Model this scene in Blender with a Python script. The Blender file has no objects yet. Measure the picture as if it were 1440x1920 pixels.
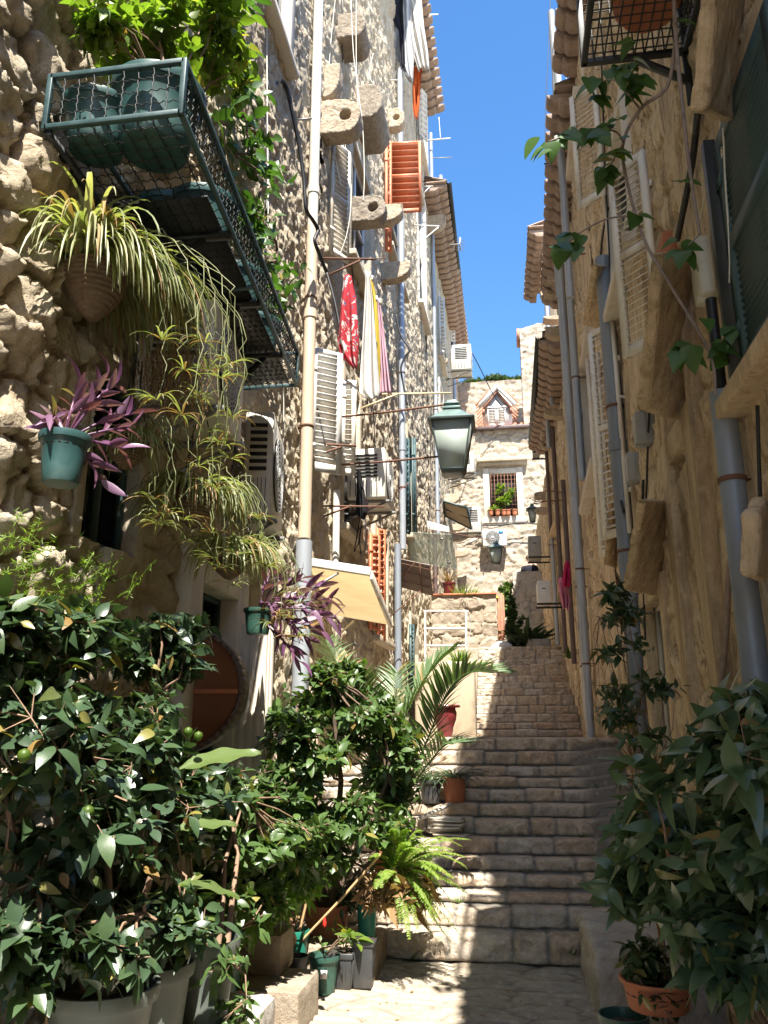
import bpy, math, random
import numpy as np
from mathutils import Vector, Matrix
R = math.radians
sc = bpy.context.scene
col = sc.collection
# ------------------------------------------------------------------ camera
F = 1520.0; PITCH = R(15.4); YAW = math.atan(225/1520.0)
cd = bpy.data.cameras.new('camera'); cam = bpy.data.objects.new('camera', cd); col.objects.link(cam)
cd.sensor_fit = 'VERTICAL'; cd.sensor_height = 36; cd.lens = 36*F/1920
cd.clip_start = .05; cd.clip_end = 3000
cam.location = (0, 0, 0); cam.rotation_euler = (math.pi/2+PITCH, 0, YAW)
sc.camera = cam
sc.render.resolution_x = 768; sc.render.resolution_y = 1024
sc.view_settings.view_transform = 'Standard'; sc.view_settings.look = 'None'
sc.view_settings.gamma = 1; sc.view_settings.exposure = 1.9
# ------------------------------------------------------------------ light
SUN = Vector((.17, -.55, 1.0)).normalized()
w = bpy.data.worlds.new('World'); sc.world = w; w.use_nodes = True
nt = w.node_tree; bg = nt.nodes['Background']
sk = nt.nodes.new('ShaderNodeTexSky'); sk.sky_type = 'NISHITA'; sk.sun_disc = False
sk.sun_elevation = math.asin(SUN.z); sk.sun_rotation = math.atan2(SUN.x, SUN.y)
sk.air_density = 1.0; sk.dust_density = 0.3; sk.ozone_density = 3.0
hs_ = nt.nodes.new('ShaderNodeHueSaturation'); hs_.inputs['Saturation'].default_value = 1.22; nt.links.new(sk.outputs[0], hs_.inputs['Color']); nt.links.new(hs_.outputs[0], bg.inputs[0]); bg.inputs[1].default_value = .092
ld = bpy.data.lights.new('sun', 'SUN'); ld.energy = 4.5; ld.angle = R(.5); ld.color = (1, .94, .84)
lo = bpy.data.objects.new('sun', ld); col.objects.link(lo); lo.location = (10, -20, 40)
lo.rotation_euler = (-SUN).to_track_quat('-Z', 'Y').to_euler()
sc.cycles.max_bounces = 10; sc.cycles.diffuse_bounces = 6; sc.cycles.transparent_max_bounces = 12
sc.cycles.use_denoising = True
# ------------------------------------------------------------------ pixel rays (photo pixels, 1440 x 1920)
CP, SP, CY, SY = math.cos(PITCH), math.sin(PITCH), math.cos(YAW), math.sin(YAW)
EYE = 1.63                                     # camera height over the lower landing
def ray(px, py):
    l = (px-720)/F; u = (960-py)/F
    f = CP-u*SP; z = SP+u*CP
    return Vector((l*CY-f*SY, f*CY+l*SY, z))
def atY(px, py, y): r = ray(px, py); return r*(y/r.y)
def atX(px, py, x): r = ray(px, py); return r*(x/r.x)
def atZ(px, py, z): r = ray(px, py); return r*(z/r.z)
LP = [(-8, -2.0), (8.6, -2.12), (13, -1.98), (20, -1.8), (34, -1.62)]
RP = [(-8, 1.2), (9.0, 1.22), (16.5, 1.42), (20, 1.3), (34, 1.2)]
def poly(P, y):
    return np.interp(y, [p[0] for p in P], [p[1] for p in P])
def xl(y): return float(poly(LP, y))
def xr(y): return float(poly(RP, y))
def _hit(px, py, fn, off):
    r = ray(px, py); k = r.x/r.y; y = 6.0
    for _ in range(60): y = (fn(y)+off)/k
    return r*(y/r.y)
def WL(px, py, off=0.0): return _hit(px, py, xl, off)
def WR(px, py, off=0.0): return _hit(px, py, xr, -off)
# ------------------------------------------------------------------ mesh builder
class MB:
    def __init__(s): s.v = []; s.f = []; s.n = 0; s.big = []
    def add(s, v, f):
        o = s.n; s.v.extend([tuple(p) for p in v]); s.f.extend([tuple(i+o for i in q) for q in f]); s.n += len(v); return s
    def hexa(s, c):   # 8 corners: bottom 4 ccw, top 4
        return s.add(c, [(3,2,1,0),(4,5,6,7),(0,1,5,4),(1,2,6,5),(2,3,7,6),(3,0,4,7)])
    def box(s, a, b):
        x0,x1 = sorted((a[0],b[0])); y0,y1 = sorted((a[1],b[1])); z0,z1 = sorted((a[2],b[2]))
        return s.hexa([(x0,y0,z0),(x1,y0,z0),(x1,y1,z0),(x0,y1,z0),(x0,y0,z1),(x1,y0,z1),(x1,y1,z1),(x0,y1,z1)])
    def obox(s, p, ux, uy, uz):   # corner p + three edge vectors
        p, ux, uy, uz = map(Vector, (p, ux, uy, uz))
        c = [p, p+ux, p+ux+uy, p+uy]; c += [q+uz for q in c]
        return s.hexa(c)
    def beam(s, a, b, wdt, h, up=(0,0,1)):
        a, b = Vector(a), Vector(b); d = (b-a); t = d.normalized(); up = Vector(up)
        sd = t.cross(up);
        if sd.length < 1e-4: sd = t.cross(Vector((1,0,0)))
        sd.normalize(); u2 = sd.cross(t).normalized()
        return s.obox(a-sd*wdt/2-u2*h/2, d, sd*wdt, u2*h)
    def tube(s, pts, r, n=8, caps=True):
        pts = [Vector(p) for p in pts]; m = len(pts)
        rs = r if hasattr(r, '__len__') else [r]*m
        T = []
        for i in range(m):
            a = pts[max(i-1,0)]; b = pts[min(i+1,m-1)]; d = b-a
            T.append(d.normalized() if d.length > 1e-9 else Vector((0,0,1)))
        up = Vector((0,0,1)) if abs(T[0].z) < .9 else Vector((1,0,0))
        u = T[0].cross(up).normalized(); V = []
        for i in range(m):
            u = (u-T[i]*u.dot(T[i]))
            if u.length < 1e-6: u = T[i].cross(Vector((1,0,.3)))
            u.normalize(); w2 = T[i].cross(u)
            for k in range(n):
                a = 2*math.pi*k/n
                V.append(pts[i]+(u*math.cos(a)+w2*math.sin(a))*rs[i])
        Fc = [(i*n+k, i*n+(k+1)%n, (i+1)*n+(k+1)%n, (i+1)*n+k) for i in range(m-1) for k in range(n)]
        if caps: Fc += [tuple(range(n-1,-1,-1)), tuple((m-1)*n+k for k in range(n))]
        return s.add(V, Fc)
    def lathe(s, prof, c, n=28, ax=1, ay=1, M=None):   # prof [(r,z)]
        c = Vector(c); V = []
        for r_, z in prof:
            for k in range(n):
                a = 2*math.pi*k/n; p = Vector((r_*math.cos(a)*ax, r_*math.sin(a)*ay, z))
                if M: p = M @ p
                V.append(c+p)
        m = len(prof)
        Fc = [(i*n+k, i*n+(k+1)%n, (i+1)*n+(k+1)%n, (i+1)*n+k) for i in range(m-1) for k in range(n)]
        return s.add(V, Fc)
    def prism(s, pts, vec):
        pts = [Vector(p) for p in pts]; vec = Vector(vec); n = len(pts)
        return s.add(pts+[p+vec for p in pts], [tuple(range(n-1,-1,-1)), tuple(range(n,2*n))]+[(i,(i+1)%n,n+(i+1)%n,n+i) for i in range(n)])
    def ring(s, outer, inner, vec):   # matched loops extruded
        n = len(outer); vec = Vector(vec)
        V = [Vector(p) for p in outer]+[Vector(p) for p in inner]; V += [p+vec for p in V]
        Fc = []
        for i in range(n):
            j = (i+1) % n
            Fc += [(j, i, n+i, n+j), (2*n+i, 2*n+j, 3*n+j, 3*n+i), (i, j, 2*n+j, 2*n+i), (n+j, n+i, 3*n+i, 3*n+j)]
        return s.add(V, Fc)
    def grid(s, P):   # P[i][j] points
        n = len(P); m = len(P[0])
        return s.add([p for r_ in P for p in r_], [(i*m+j, i*m+j+1, (i+1)*m+j+1, (i+1)*m+j) for i in range(n-1) for j in range(m-1)])
    def np(s, V, Fq):   # numpy arrays appended
        s.big.append((np.asarray(V, float), np.asarray(Fq, int))); return s
    def build(s, name, mat, parent=None, smooth=None, bevel=0, label=None, attrs=None, loc=None):
        me = bpy.data.meshes.new(name)
        V = np.array([tuple(p) for p in s.v], float).reshape(-1, 3); loops = []; starts = []; n = 0
        loops = [i for f in s.f for i in f]; lens = [len(f) for f in s.f]
        vs = [V]; off = len(V)
        loops = np.array(loops, dtype=np.int64); lens = np.array(lens, dtype=np.int64)
        for bv, bf in s.big:
            vs.append(bv); loops = np.concatenate([loops, (bf+off).ravel()]); lens = np.concatenate([lens, np.full(len(bf), bf.shape[1])]); off += len(bv)
        V = np.concatenate(vs)
        o = bpy.data.objects.new(name, me); col.objects.link(o)
        base = Vector((0,0,0))
        if parent is not None:
            o.parent = parent; q = parent
            while q is not None: base += q.location; q = q.parent
        elif loc is not None: o.location = loc; base = Vector(loc)
        V = V-np.array(base)
        me.vertices.add(len(V)); me.vertices.foreach_set('co', V.ravel())
        me.loops.add(len(loops)); me.loops.foreach_set('vertex_index', loops.astype(np.int32))
        me.polygons.add(len(lens)); st = np.concatenate([[0], np.cumsum(lens)[:-1]]) if len(lens) else np.array([])
        me.polygons.foreach_set('loop_start', st.astype(np.int32)); me.polygons.foreach_set('loop_total', lens.astype(np.int32))
        if attrs:
            for k, a in attrs.items():
                at = me.attributes.new(k, 'FLOAT', 'POINT'); at.data.foreach_set('value', a.astype(np.float32))
        me.update(calc_edges=True); me.validate()
        if smooth is not None:
            me.polygons.foreach_set('use_smooth', [True]*len(me.polygons))
            if smooth < 3: me.set_sharp_from_angle(angle=smooth)
        me.materials.append(mat)
        if bevel:
            b = o.modifiers.new('bevel', 'BEVEL'); b.width = bevel; b.segments = 2; b.limit_method = 'ANGLE'; b.angle_limit = .7
        if label: o['label'] = label
        return o
def empty(name, loc, label, cat, group=None):
    o = bpy.data.objects.new(name, None); col.objects.link(o); o.location = loc; o.empty_display_size = .1
    o['label'] = label; o['category'] = cat
    if group: o['group'] = group
    return o
def tag(o, label, cat, group=None):
    o['label'] = label; o['category'] = cat
    if group: o['group'] = group
    return o
def struct(o): o['kind'] = 'structure'; return o
def copy_tree(o, parent=None):
    c = o.copy(); col.objects.link(c); c.parent = parent
    for ch in [x for x in o.children]: copy_tree(ch, c)
    return c
# ------------------------------------------------------------------ noise (numpy)
def _h(ix, iy, s):
    n = (ix*374761393+iy*668265263+s*974711) & 0xffffffff
    n = ((n ^ (n >> 13))*1274126177) & 0xffffffff
    n = n ^ (n >> 16)
    return (n & 0xffffff)/float(0xffffff)
def vnoise(x, y, s=0):
    ix = np.floor(x).astype(np.int64); iy = np.floor(y).astype(np.int64); fx = x-ix; fy = y-iy
    fx = fx*fx*(3-2*fx); fy = fy*fy*(3-2*fy)
    a = _h(ix,iy,s); b = _h(ix+1,iy,s); c = _h(ix,iy+1,s); d = _h(ix+1,iy+1,s)
    return (a+(b-a)*fx)*(1-fy)+(c+(d-c)*fx)*fy
def fbm(x, y, s=0, o=4):
    r_ = 0; a = .5; t = 0
    for i in range(o):
        r_ = r_+a*vnoise(x*2**i+13.7*i, y*2**i+7.1*i, s+i); t += a; a *= .5
    return r_/t
def voro(x, y, s=0, jit=.8):
    ix = np.floor(x).astype(np.int64); iy = np.floor(y).astype(np.int64)
    f1 = np.full(x.shape, 9.); f2 = np.full(x.shape, 9.); cid = np.zeros(x.shape)
    for dx in (-1,0,1):
        for dy in (-1,0,1):
            cx = ix+dx; cy = iy+dy
            px = cx+.5+jit*(_h(cx,cy,s)-.5); py = cy+.5+jit*(_h(cx,cy,s+5)-.5)
            d = np.hypot(px-x, py-y); m = d < f1
            f2 = np.where(m, f1, np.minimum(f2, d)); cid = np.where(m, _h(cx,cy,s+9), cid); f1 = np.where(m, d, f1)
    return f1, f2, cid
def voro2(x, y, s=0, jit=.8):
    ix = np.floor(x).astype(np.int64); iy = np.floor(y).astype(np.int64)
    f1 = np.full(x.shape, 9.); f2 = np.full(x.shape, 9.); cid = np.zeros(x.shape); ox = np.zeros(x.shape); oy = np.zeros(x.shape)
    for dx in (-1,0,1):
        for dy in (-1,0,1):
            cx = ix+dx; cy = iy+dy
            px = cx+.5+jit*(_h(cx,cy,s)-.5); py = cy+.5+jit*(_h(cx,cy,s+5)-.5)
            d = np.maximum(abs(px-x), abs(py-y))*.55+np.hypot(px-x, py-y)*.45; m = d < f1
            f2 = np.where(m, f1, np.minimum(f2, d)); cid = np.where(m, _h(cx,cy,s+9), cid)
            ox = np.where(m, x-px, ox); oy = np.where(m, y-py, oy); f1 = np.where(m, d, f1)
    return f1, f2, cid, ox, oy
def masonry(u, v, s, cw, ch, ragged=.22, fill=.45):
    """rough-hewn stones: tilted faces, chipped edges, joints partly filled"""
    sc_ = 1+.0*u
    wx = u/cw+ragged*(fbm(u*4, v*4, s+30)-.5)*2+.12*(fbm(u*17, v*17, s+31, 3)-.5)*2
    wy = v/ch+ragged*(fbm(u*4, v*4, s+40)-.5)*2+.12*(fbm(u*17, v*17, s+41, 3)-.5)*2
    f1, f2, cid, ox, oy = voro2(wx, wy, s, .9); e = f2-f1
    c2 = (cid*7.77) % 1; c3 = (cid*13.31) % 1
    pl = np.clip(e/.2, 0, 1); pl = pl*(2-pl)
    tilt = (ox*(c2-.5)+oy*(c3-.35))*1.1
    full = .55+.45*(cid)+tilt
    gaps = sstep(.35, .7, fbm(u*1.3, v*1.3, s+77, 3))
    h = pl*full+(1-pl)*fill*gaps
    mort = 1-np.clip(e/.10, 0, 1)
    return h, cid, mort
def rubble(u, v, s, cw, ch, ragged=.25):   # returns height 0..1, cell id, mortar mask
    wx = u/cw+ragged*(fbm(u*5, v*5, s+30)-.5)*2; wy = v/ch+ragged*(fbm(u*5, v*5, s+40)-.5)*2
    wx = wx+.5*(np.floor(wy).astype(np.int64) % 2)*0
    f1, f2, cid = voro(wx, wy, s, .85); e = f2-f1
    h = np.clip(e/.42, 0, 1); h = h*h*(3-2*h)
    mort = 1-np.clip(e/.13, 0, 1)
    return h, cid, mort
def sstep(a, b, x): t = np.clip((x-a)/(b-a), 0, 1); return t*t*(3-2*t)
def quads(nu, nv):
    i, j = np.meshgrid(np.arange(nu-1), np.arange(nv-1), indexing='ij')
    a = i*nv+j
    return np.stack([a, a+nv, a+nv+1, a+1], -1).reshape(-1, 4)
# ------------------------------------------------------------------ materials
class NT:
    def __init__(s, name):
        s.m = bpy.data.materials.new(name); s.m.use_nodes = True; s.t = s.m.node_tree; s.b = s.t.nodes['Principled BSDF']
        s.o = s.t.nodes['Material Output']; s.co = s.t.nodes.new('ShaderNodeTexCoord').outputs['Object']
        s.geo = s.t.nodes.new('ShaderNodeNewGeometry')
    def n(s, ty, **k):
        x = s.t.nodes.new(ty)
        for a, b in k.items(): setattr(x, a, b)
        return x
    def L(s, a, b): s.t.links.new(a, b)
    def noise(s, scale, detail=5, rough=.6, vec=None, st=(1,1,1), dist=0):
        mp = s.n('ShaderNodeMapping'); mp.inputs['Scale'].default_value = st; s.L(vec or s.co, mp.inputs[0])
        x = s.n('ShaderNodeTexNoise'); x.inputs['Scale'].default_value = scale; x.inputs['Detail'].default_value = detail
        x.inputs['Roughness'].default_value = rough; x.inputs['Distortion'].default_value = dist; s.L(mp.outputs[0], x.inputs[0]); return x.outputs[0]
    def ramp(s, f, stops):
        x = s.n('ShaderNodeValToRGB'); e = x.color_ramp.elements
        while len(e) < len(stops): e.new(.5)
        for q, (p, c) in zip(e, stops): q.position = p; q.color = (*c, 1) if len(c) == 3 else c
        s.L(f, x.inputs[0]); return x.outputs[0]
    def mix(s, f, a, b, mode='MIX'):
        x = s.n('ShaderNodeMix'); x.data_type = 'RGBA'; x.blend_type = mode
        for v, i in ((f, 0), (a, 6), (b, 7)):
            if hasattr(v, 'is_linked') or isinstance(v, bpy.types.NodeSocket): s.L(v, x.inputs[i])
            else: x.inputs[i].default_value = v if i == 0 else (*v, 1)
        return x.outputs[2]
    def math(s, op, a, b=0, c=None):
        x = s.n('ShaderNodeMath', operation=op)
        for i, v in enumerate((a, b) if c is None else (a, b, c)):
            if isinstance(v, bpy.types.NodeSocket): s.L(v, x.inputs[i])
            else: x.inputs[i].default_value = v
        return x.outputs[0]
    def mr(s, v, a, b, c=0, d=1):
        x = s.n('ShaderNodeMapRange'); s.L(v, x.inputs[0])
        for i, q in enumerate((a, b, c, d)): x.inputs[i+1].default_value = q
        return x.outputs[0]
    def attr(s, name): return s.n('ShaderNodeAttribute', attribute_name=name).outputs['Fac']
    def bump(s, h, st=.3, dist=.01, prev=None):
        x = s.n('ShaderNodeBump'); x.inputs['Strength'].default_value = st; x.inputs['Distance'].default_value = dist; s.L(h, x.inputs['Height'])
        if prev: s.L(prev, x.inputs['Normal'])
        return x.outputs[0]
    def fin(s, colr, rough=.7, nrm=None, metal=0, spec=.5):
        if isinstance(colr, bpy.types.NodeSocket): s.L(colr, s.b.inputs['Base Color'])
        else: s.b.inputs['Base Color'].default_value = (*colr, 1)
        if isinstance(rough, bpy.types.NodeSocket): s.L(rough, s.b.inputs['Roughness'])
        else: s.b.inputs['Roughness'].default_value = rough
        s.b.inputs['Metallic'].default_value = metal; s.b.inputs['Specular IOR Level'].default_value = spec
        if nrm: s.L(nrm, s.b.inputs['Normal'])
        return s.m
def mul(c, k): return tuple(min(1, x*k) for x in c)
def pm(name, c, rough=.5, var=.2, scale=6, bump=.15, metal=0, spec=.5, streak=1, dirt=None, dscale=3):
    s = NT(name); n1 = s.noise(scale, 6, .6, st=(1,1,1/streak))
    cc = s.mix(s.mr(n1, .3, .7), mul(c, 1-var), mul(c, 1+var))
    if dirt:
        n2 = s.noise(dscale, 8, .7, st=(1,1,1/streak)); cc = s.mix(s.mr(n2, .5, .68), cc, dirt)
    return s.fin(cc, s.mr(n1, .2, .8, max(rough-.12,.05), min(rough+.12,1)), s.bump(s.noise(scale*12, 4), bump, .004), metal, spec)
def wallmat(name, cs, mortar, bump=.5, stain=(.12,.09,.06), stamt=.5, streak=3, fine=60, lime=None, fstreak=0, cvar=0):
    s = NT(name); cell = s.attr('cell'); mort = s.attr('mort')
    base = s.ramp(cell, [(i/(len(cs)-1), c) for i, c in enumerate(cs)])
    n1 = s.noise(3.2, 8, .65); n2 = s.noise(22, 6, .7); n3 = s.noise(2.4, 8, .72, st=(1,1,1/streak))
    base = s.mix(s.mr(n1, .3, .7, 0, .55), base, mul(cs[0], .62))
    base = s.mix(s.mr(n2, .35, .75, 0, .5), base, mul(cs[-1], 1.15))
    base = s.mix(mort, base, mortar)
    if lime: base = s.mix(s.mr(s.noise(1.7, 6, .6), .5, .62), base, lime)
    base = s.mix(s.mr(n3, .52, .66, 0, stamt), base, stain)
    if cvar: base = s.mix(s.mr(s.noise(9, 8, .75), .38, .62, 0, cvar), base, mul(cs[0], .5)); base = s.mix(s.mr(s.noise(13, 8, .7), .55, .7, 0, cvar), base, mul(cs[-1], 1.35))
    if fstreak:
        f0 = s.noise(15, 9, .8, st=(1,1,.12), dist=.5); base = s.mix(s.mr(f0, .53, .6, 0, fstreak*.9), base, stain); f1 = s.noise(7, 9, .8, st=(1,1,.16), dist=.4); base = s.mix(s.mr(f1, .52, .6, 0, fstreak*.8), base, mul(stain, 1.8))
        f2 = s.noise(4, 9, .75, st=(1,1,.22), dist=.3); base = s.mix(s.mr(f2, .55, .68, 0, fstreak*.8), base, mul(cs[-1], 1.12))
    pit = s.noise(fine, 6, .75); b1 = s.bump(n2, bump, .03); b2 = s.bump(pit, bump*.8, .008, b1)
    return s.fin(base, .9, b2, spec=.25)
M = {}
M['stoneL'] = wallmat('rubble_stone', [(.54,.455,.33),(.62,.535,.395),(.48,.375,.245),(.66,.595,.465)], (.45,.36,.25), .9, (.14,.10,.065), .5, cvar=.3)
M['stoneR'] = wallmat('ochre_plaster', [(.70,.55,.37),(.76,.63,.45),(.64,.48,.31),(.78,.67,.51)], (.48,.36,.22), .8, (.13,.085,.045), .75, 5, fstreak=.7)
M['stoneE'] = wallmat('pale_stone', [(.46,.39,.30),(.52,.46,.37),(.40,.32,.23),(.57,.52,.44)], (.34,.27,.19), .9, (.20,.15,.11), .5, 2, cvar=.45)
M['stoneG'] = wallmat('garden_stone', [(.38,.31,.23),(.43,.37,.29),(.34,.26,.18),(.45,.40,.33)], (.32,.26,.19), .9, (.28,.20,.13), .5, 2, cvar=.4)
M['stoneD'] = wallmat('grey_stone', [(.40,.37,.33),(.46,.43,.38),(.35,.32,.28),(.52,.49,.44)], (.27,.25,.22), .6, (.12,.11,.10), .4, 2)
M['step'] = wallmat('step_stone', [(.54,.43,.32),(.74,.65,.53),(.64,.44,.29),(.78,.73,.65),(.54,.49,.43),(.72,.58,.42)], (.31,.295,.275), 1.0, (.18,.15,.12), .4, 1, 70, cvar=.55)
M['paving'] = wallmat('paving_stone', [(.46,.39,.30),(.54,.46,.35),(.42,.33,.23),(.50,.44,.37)], (.22,.185,.15), .8, (.20,.16,.12), .45, 1, 80, cvar=.5)
M['frame'] = wallmat('dressed_stone', [(.52,.45,.34),(.60,.53,.42)], (.4,.3,.2), .6, (.24,.17,.11), .5, 4, cvar=.3, fstreak=.3)
M['frameR'] = wallmat('ochre_dressed_stone', [(.62,.48,.31),(.70,.57,.40)], (.36,.26,.15), .6, (.20,.14,.08), .7, 5, fstreak=.55, cvar=.3)
M['whitestone'] = pm('limewashed_stone', (.60,.55,.47), .85, .08, 5, .4, dirt=(.50,.42,.34), streak=3)
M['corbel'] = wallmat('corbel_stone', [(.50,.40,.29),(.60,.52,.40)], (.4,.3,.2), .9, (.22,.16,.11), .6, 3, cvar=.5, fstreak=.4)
M['corbelD'] = wallmat('dark_corbel_stone', [(.32,.27,.21),(.42,.36,.29)], (.2,.2,.2), .9, (.14,.11,.08), .6, 3, cvar=.5, fstreak=.4)  # darker mix of the corbel stone
M['white'] = pm('white_paint', (.62,.61,.58), .5, .05, 6, .1, dirt=(.55,.5,.42), dscale=2)
M['creamR'] = pm('peeling_cream_paint', (.76,.73,.66), .6, .06, 8, .25, dirt=(.50,.40,.28), streak=4, dscale=5)
M['cream'] = pm('weathered_cream_paint', (.62,.58,.50), .65, .1, 8, .25, dirt=(.36,.27,.18), streak=4)
M['pvc'] = pm('aged_white_plastic', (.60,.58,.52), .45, .06, 3, .05, dirt=(.5,.42,.32), streak=6, dscale=2)
M['pipetan'] = pm('faded_tan_pipe', (.52,.42,.31), .5, .12, 3, .08, dirt=(.42,.30,.2), streak=8)
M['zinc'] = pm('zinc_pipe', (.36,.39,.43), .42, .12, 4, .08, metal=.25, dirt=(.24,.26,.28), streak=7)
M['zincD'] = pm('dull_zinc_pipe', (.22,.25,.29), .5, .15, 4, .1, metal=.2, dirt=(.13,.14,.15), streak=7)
M['brownpipe'] = pm('brown_metal', (.11,.075,.07), .5, .2, 4, .1)
M['redwood'] = pm('red_brown_wood', (.42,.13,.055), .55, .2, 9, .2, streak=8)
M['greenwood'] = pm('dark_green_paint', (.035,.075,.08), .55, .2, 5, .15, dirt=(.12,.15,.14), streak=4)
M['greenmetal'] = pm('green_painted_iron', (.03,.065,.07), .45, .2, 10, .1, metal=.1)
M['blackmetal'] = pm('black_painted_iron', (.018,.022,.022), .5, .3, 10, .15)
M['rust'] = pm('rusty_iron', (.13,.06,.035), .8, .3, 20, .4)
M['iron'] = pm('grey_iron', (.25,.25,.25), .5, .2, 12, .2, metal=.4)
M['greenpot'] = pm('green_plastic', (.028,.08,.08), .42, .12, 5, .05, dirt=(.07,.13,.12))
M['dkpot'] = pm('dark_green_plastic', (.03,.085,.065), .42, .15, 5, .05)
M['tealpot'] = pm('teal_plastic', (.02,.20,.14), .4, .15, 5, .05)
M['greypot'] = pm('grey_green_plastic', (.10,.12,.105), .5, .12, 4, .08, dirt=(.17,.18,.15))
M['blackpot'] = pm('black_plastic', (.045,.048,.05), .45, .2, 6, .08, dirt=(.1,.09,.08))
M['terra'] = pm('terracotta', (.42,.15,.075), .75, .15, 8, .2)
M['redpot'] = pm('glazed_red_pot', (.13,.02,.022), .25, .15, 6, .05)
TEX = bpy.data.textures.new('chips', 'CLOUDS'); TEX.noise_scale = .07; TEX.noise_depth = 3
TEX2 = bpy.data.textures.new('wear', 'CLOUDS'); TEX2.noise_scale = .22; TEX2.noise_depth = 2
def chip(o, lv=4, a=.022, b=.03):
    m = o.modifiers.new('subdiv', 'SUBSURF'); m.subdivision_type = 'SIMPLE'; m.levels = m.render_levels = lv
    for t, k in ((TEX, a), (TEX2, b)): d = o.modifiers.new('wear', 'DISPLACE'); d.texture = t; d.strength = k; d.mid_level = .5; d.texture_coords = 'OBJECT' if False else 'LOCAL'
    return o
M['soil'] = pm('soil', (.05,.035,.025), .95, .3, 30, .8)
M['tile'] = pm('roof_tile', (.45,.20,.12), .85, .3, 10, .4, dirt=(.28,.2,.15))
M['eave'] = pm('eave_tile_underside', (.30,.22,.17), .9, .3, 8, .5)
M['wood'] = pm('pale_varnished_wood', (.62,.50,.30), .5, .12, 6, .1, streak=1)
M['brownboard'] = pm('brown_painted_board', (.20,.075,.04), .5, .12, 4, .1)
M['darkboard'] = pm('dark_brown_board', (.16,.12,.10), .6, .15, 4, .15)
M['dark'] = pm('dark_interior', (.012,.012,.012), .8, .1, 4, 0)
M['cable'] = pm('black_cable', (.012,.012,.014), .5, .1, 4, 0)
M['rope'] = pm('white_cord', (.62,.60,.52), .7, .1, 20, .1)
M['bark'] = pm('bark', (.12,.08,.055), .9, .3, 14, .6)
M['branch'] = pm('twig_bark', (.22,.14,.09), .85, .3, 20, .4)
M['vinestem'] = pm('vine_stem', (.28,.22,.19), .85, .25, 20, .4)
M['reed'] = pm('woven_straw', (.16,.11,.07), .95, .35, 40, .9)
M['bamboo'] = pm('bamboo_cane', (.45,.30,.15), .6, .15, 10, .1)
M['concrete'] = pm('trough_concrete', (.50,.40,.28), .9, .15, 6, .5, dirt=(.30,.22,.14))
M['plaster'] = pm('sand_plaster', (.40,.33,.235), .9, .1, 3, .3, dirt=(.28,.22,.15))
M['greybox'] = pm('grey_plastic_box', (.30,.30,.29), .5, .12, 5, .05, dirt=(.18,.17,.15))
M['beigebox'] = pm('beige_plastic_box', (.50,.47,.38), .5, .08, 5, .05, dirt=(.3,.27,.2))
M['acgrille'] = pm('fan_grille', (.45,.45,.44), .5, .1, 5, .05)
M['lampgreen'] = pm('lantern_green_paint', (.13,.19,.18), .4, .12, 10, .05, metal=.2)
M['lampdark'] = pm('lantern_dark_frame', (.06,.08,.08), .4, .15, 10, .05, metal=.2)
def leafmat(name, cs, rough=.35, trans=.25, spec=.5, yel=True):
    s = NT(name); rnd = s.geo.outputs['Random Per Island']
    base = s.ramp(rnd, [(.94*i/(len(cs)-1), c) for i, c in enumerate(cs)]+([(.986, (.24,.20,.05)), (1, (.20,.11,.04))] if yel else []))
    base = s.mix(s.mr(s.noise(60, 3), .3, .8, 0, .3), base, mul(cs[0], .7))
    s.fin(base, rough, s.bump(s.noise(90, 2), .15, .003), spec=spec)
    tr = s.n('ShaderNodeBsdfTranslucent')
    tc = s.mix(1.0, base, (2.2,2.4,.9), 'MULTIPLY'); s.L(tc, tr.inputs[0])
    mx = s.n('ShaderNodeMixShader'); mx.inputs[0].default_value = trans
    s.L(s.b.outputs[0], mx.inputs[1]); s.L(tr.outputs[0], mx.inputs[2]); s.L(mx.outputs[0], s.o.inputs[0])
    return s.m
M['camellia'] = leafmat('camellia_leaf', [(.030,.056,.026),(.045,.082,.036),(.038,.068,.038),(.06,.10,.036)], .34, .14, .5)
M['shrubleaf'] = leafmat('shrub_leaf', [(.045,.085,.025),(.075,.13,.035),(.055,.10,.03),(.10,.165,.045)], .38, .22)
M['darkleaf'] = leafmat('dark_ivy_leaf', [(.026,.05,.02),(.045,.078,.03),(.034,.062,.026)], .35, .15)
M['limeleaf'] = leafmat('bright_leaf', [(.09,.15,.02),(.14,.21,.03),(.075,.13,.02),(.17,.24,.035)], .45, .4)
M['vineleaf'] = leafmat('vine_leaf', [(.035,.085,.018),(.05,.11,.022),(.06,.13,.028)], .45, .25)
M['spider'] = leafmat('spider_plant_leaf', [(.19,.22,.085),(.30,.31,.16),(.13,.165,.06),(.38,.36,.24)], .45, .25)
M['limeleaf2'] = leafmat('yellow_green_leaf', [(.09,.19,.03),(.14,.26,.05),(.11,.21,.04)], .45, .3)
M['dryleaf'] = leafmat('dry_leaf', [(.22,.13,.06),(.30,.19,.09),(.16,.09,.04)], .8, .15)
M['purple'] = leafmat('purple_leaf', [(.10,.035,.09),(.16,.07,.15),(.13,.04,.07),(.20,.12,.20)], .4, .2)
M['palm'] = leafmat('palm_leaf', [(.07,.12,.05),(.11,.17,.07),(.06,.10,.04)], .4, .15)
M['fern'] = leafmat('fern_leaf', [(.15,.24,.03),(.21,.31,.05),(.11,.19,.025)], .5, .4)
M['aspi'] = leafmat('broad_leaf', [(.09,.135,.04),(.12,.17,.055)], .42, .3, yel=False)
M['pine'] = leafmat('pine_foliage', [(.04,.075,.02),(.06,.10,.03)], .6, .1)
M['bush'] = leafmat('bush_leaf', [(.05,.095,.045),(.08,.135,.06),(.065,.11,.06),(.10,.15,.06)], .34, .14, .55)
M['rafter'] = pm('brown_rafter', (.24,.11,.07), .7, .2, 8, .2)
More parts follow.
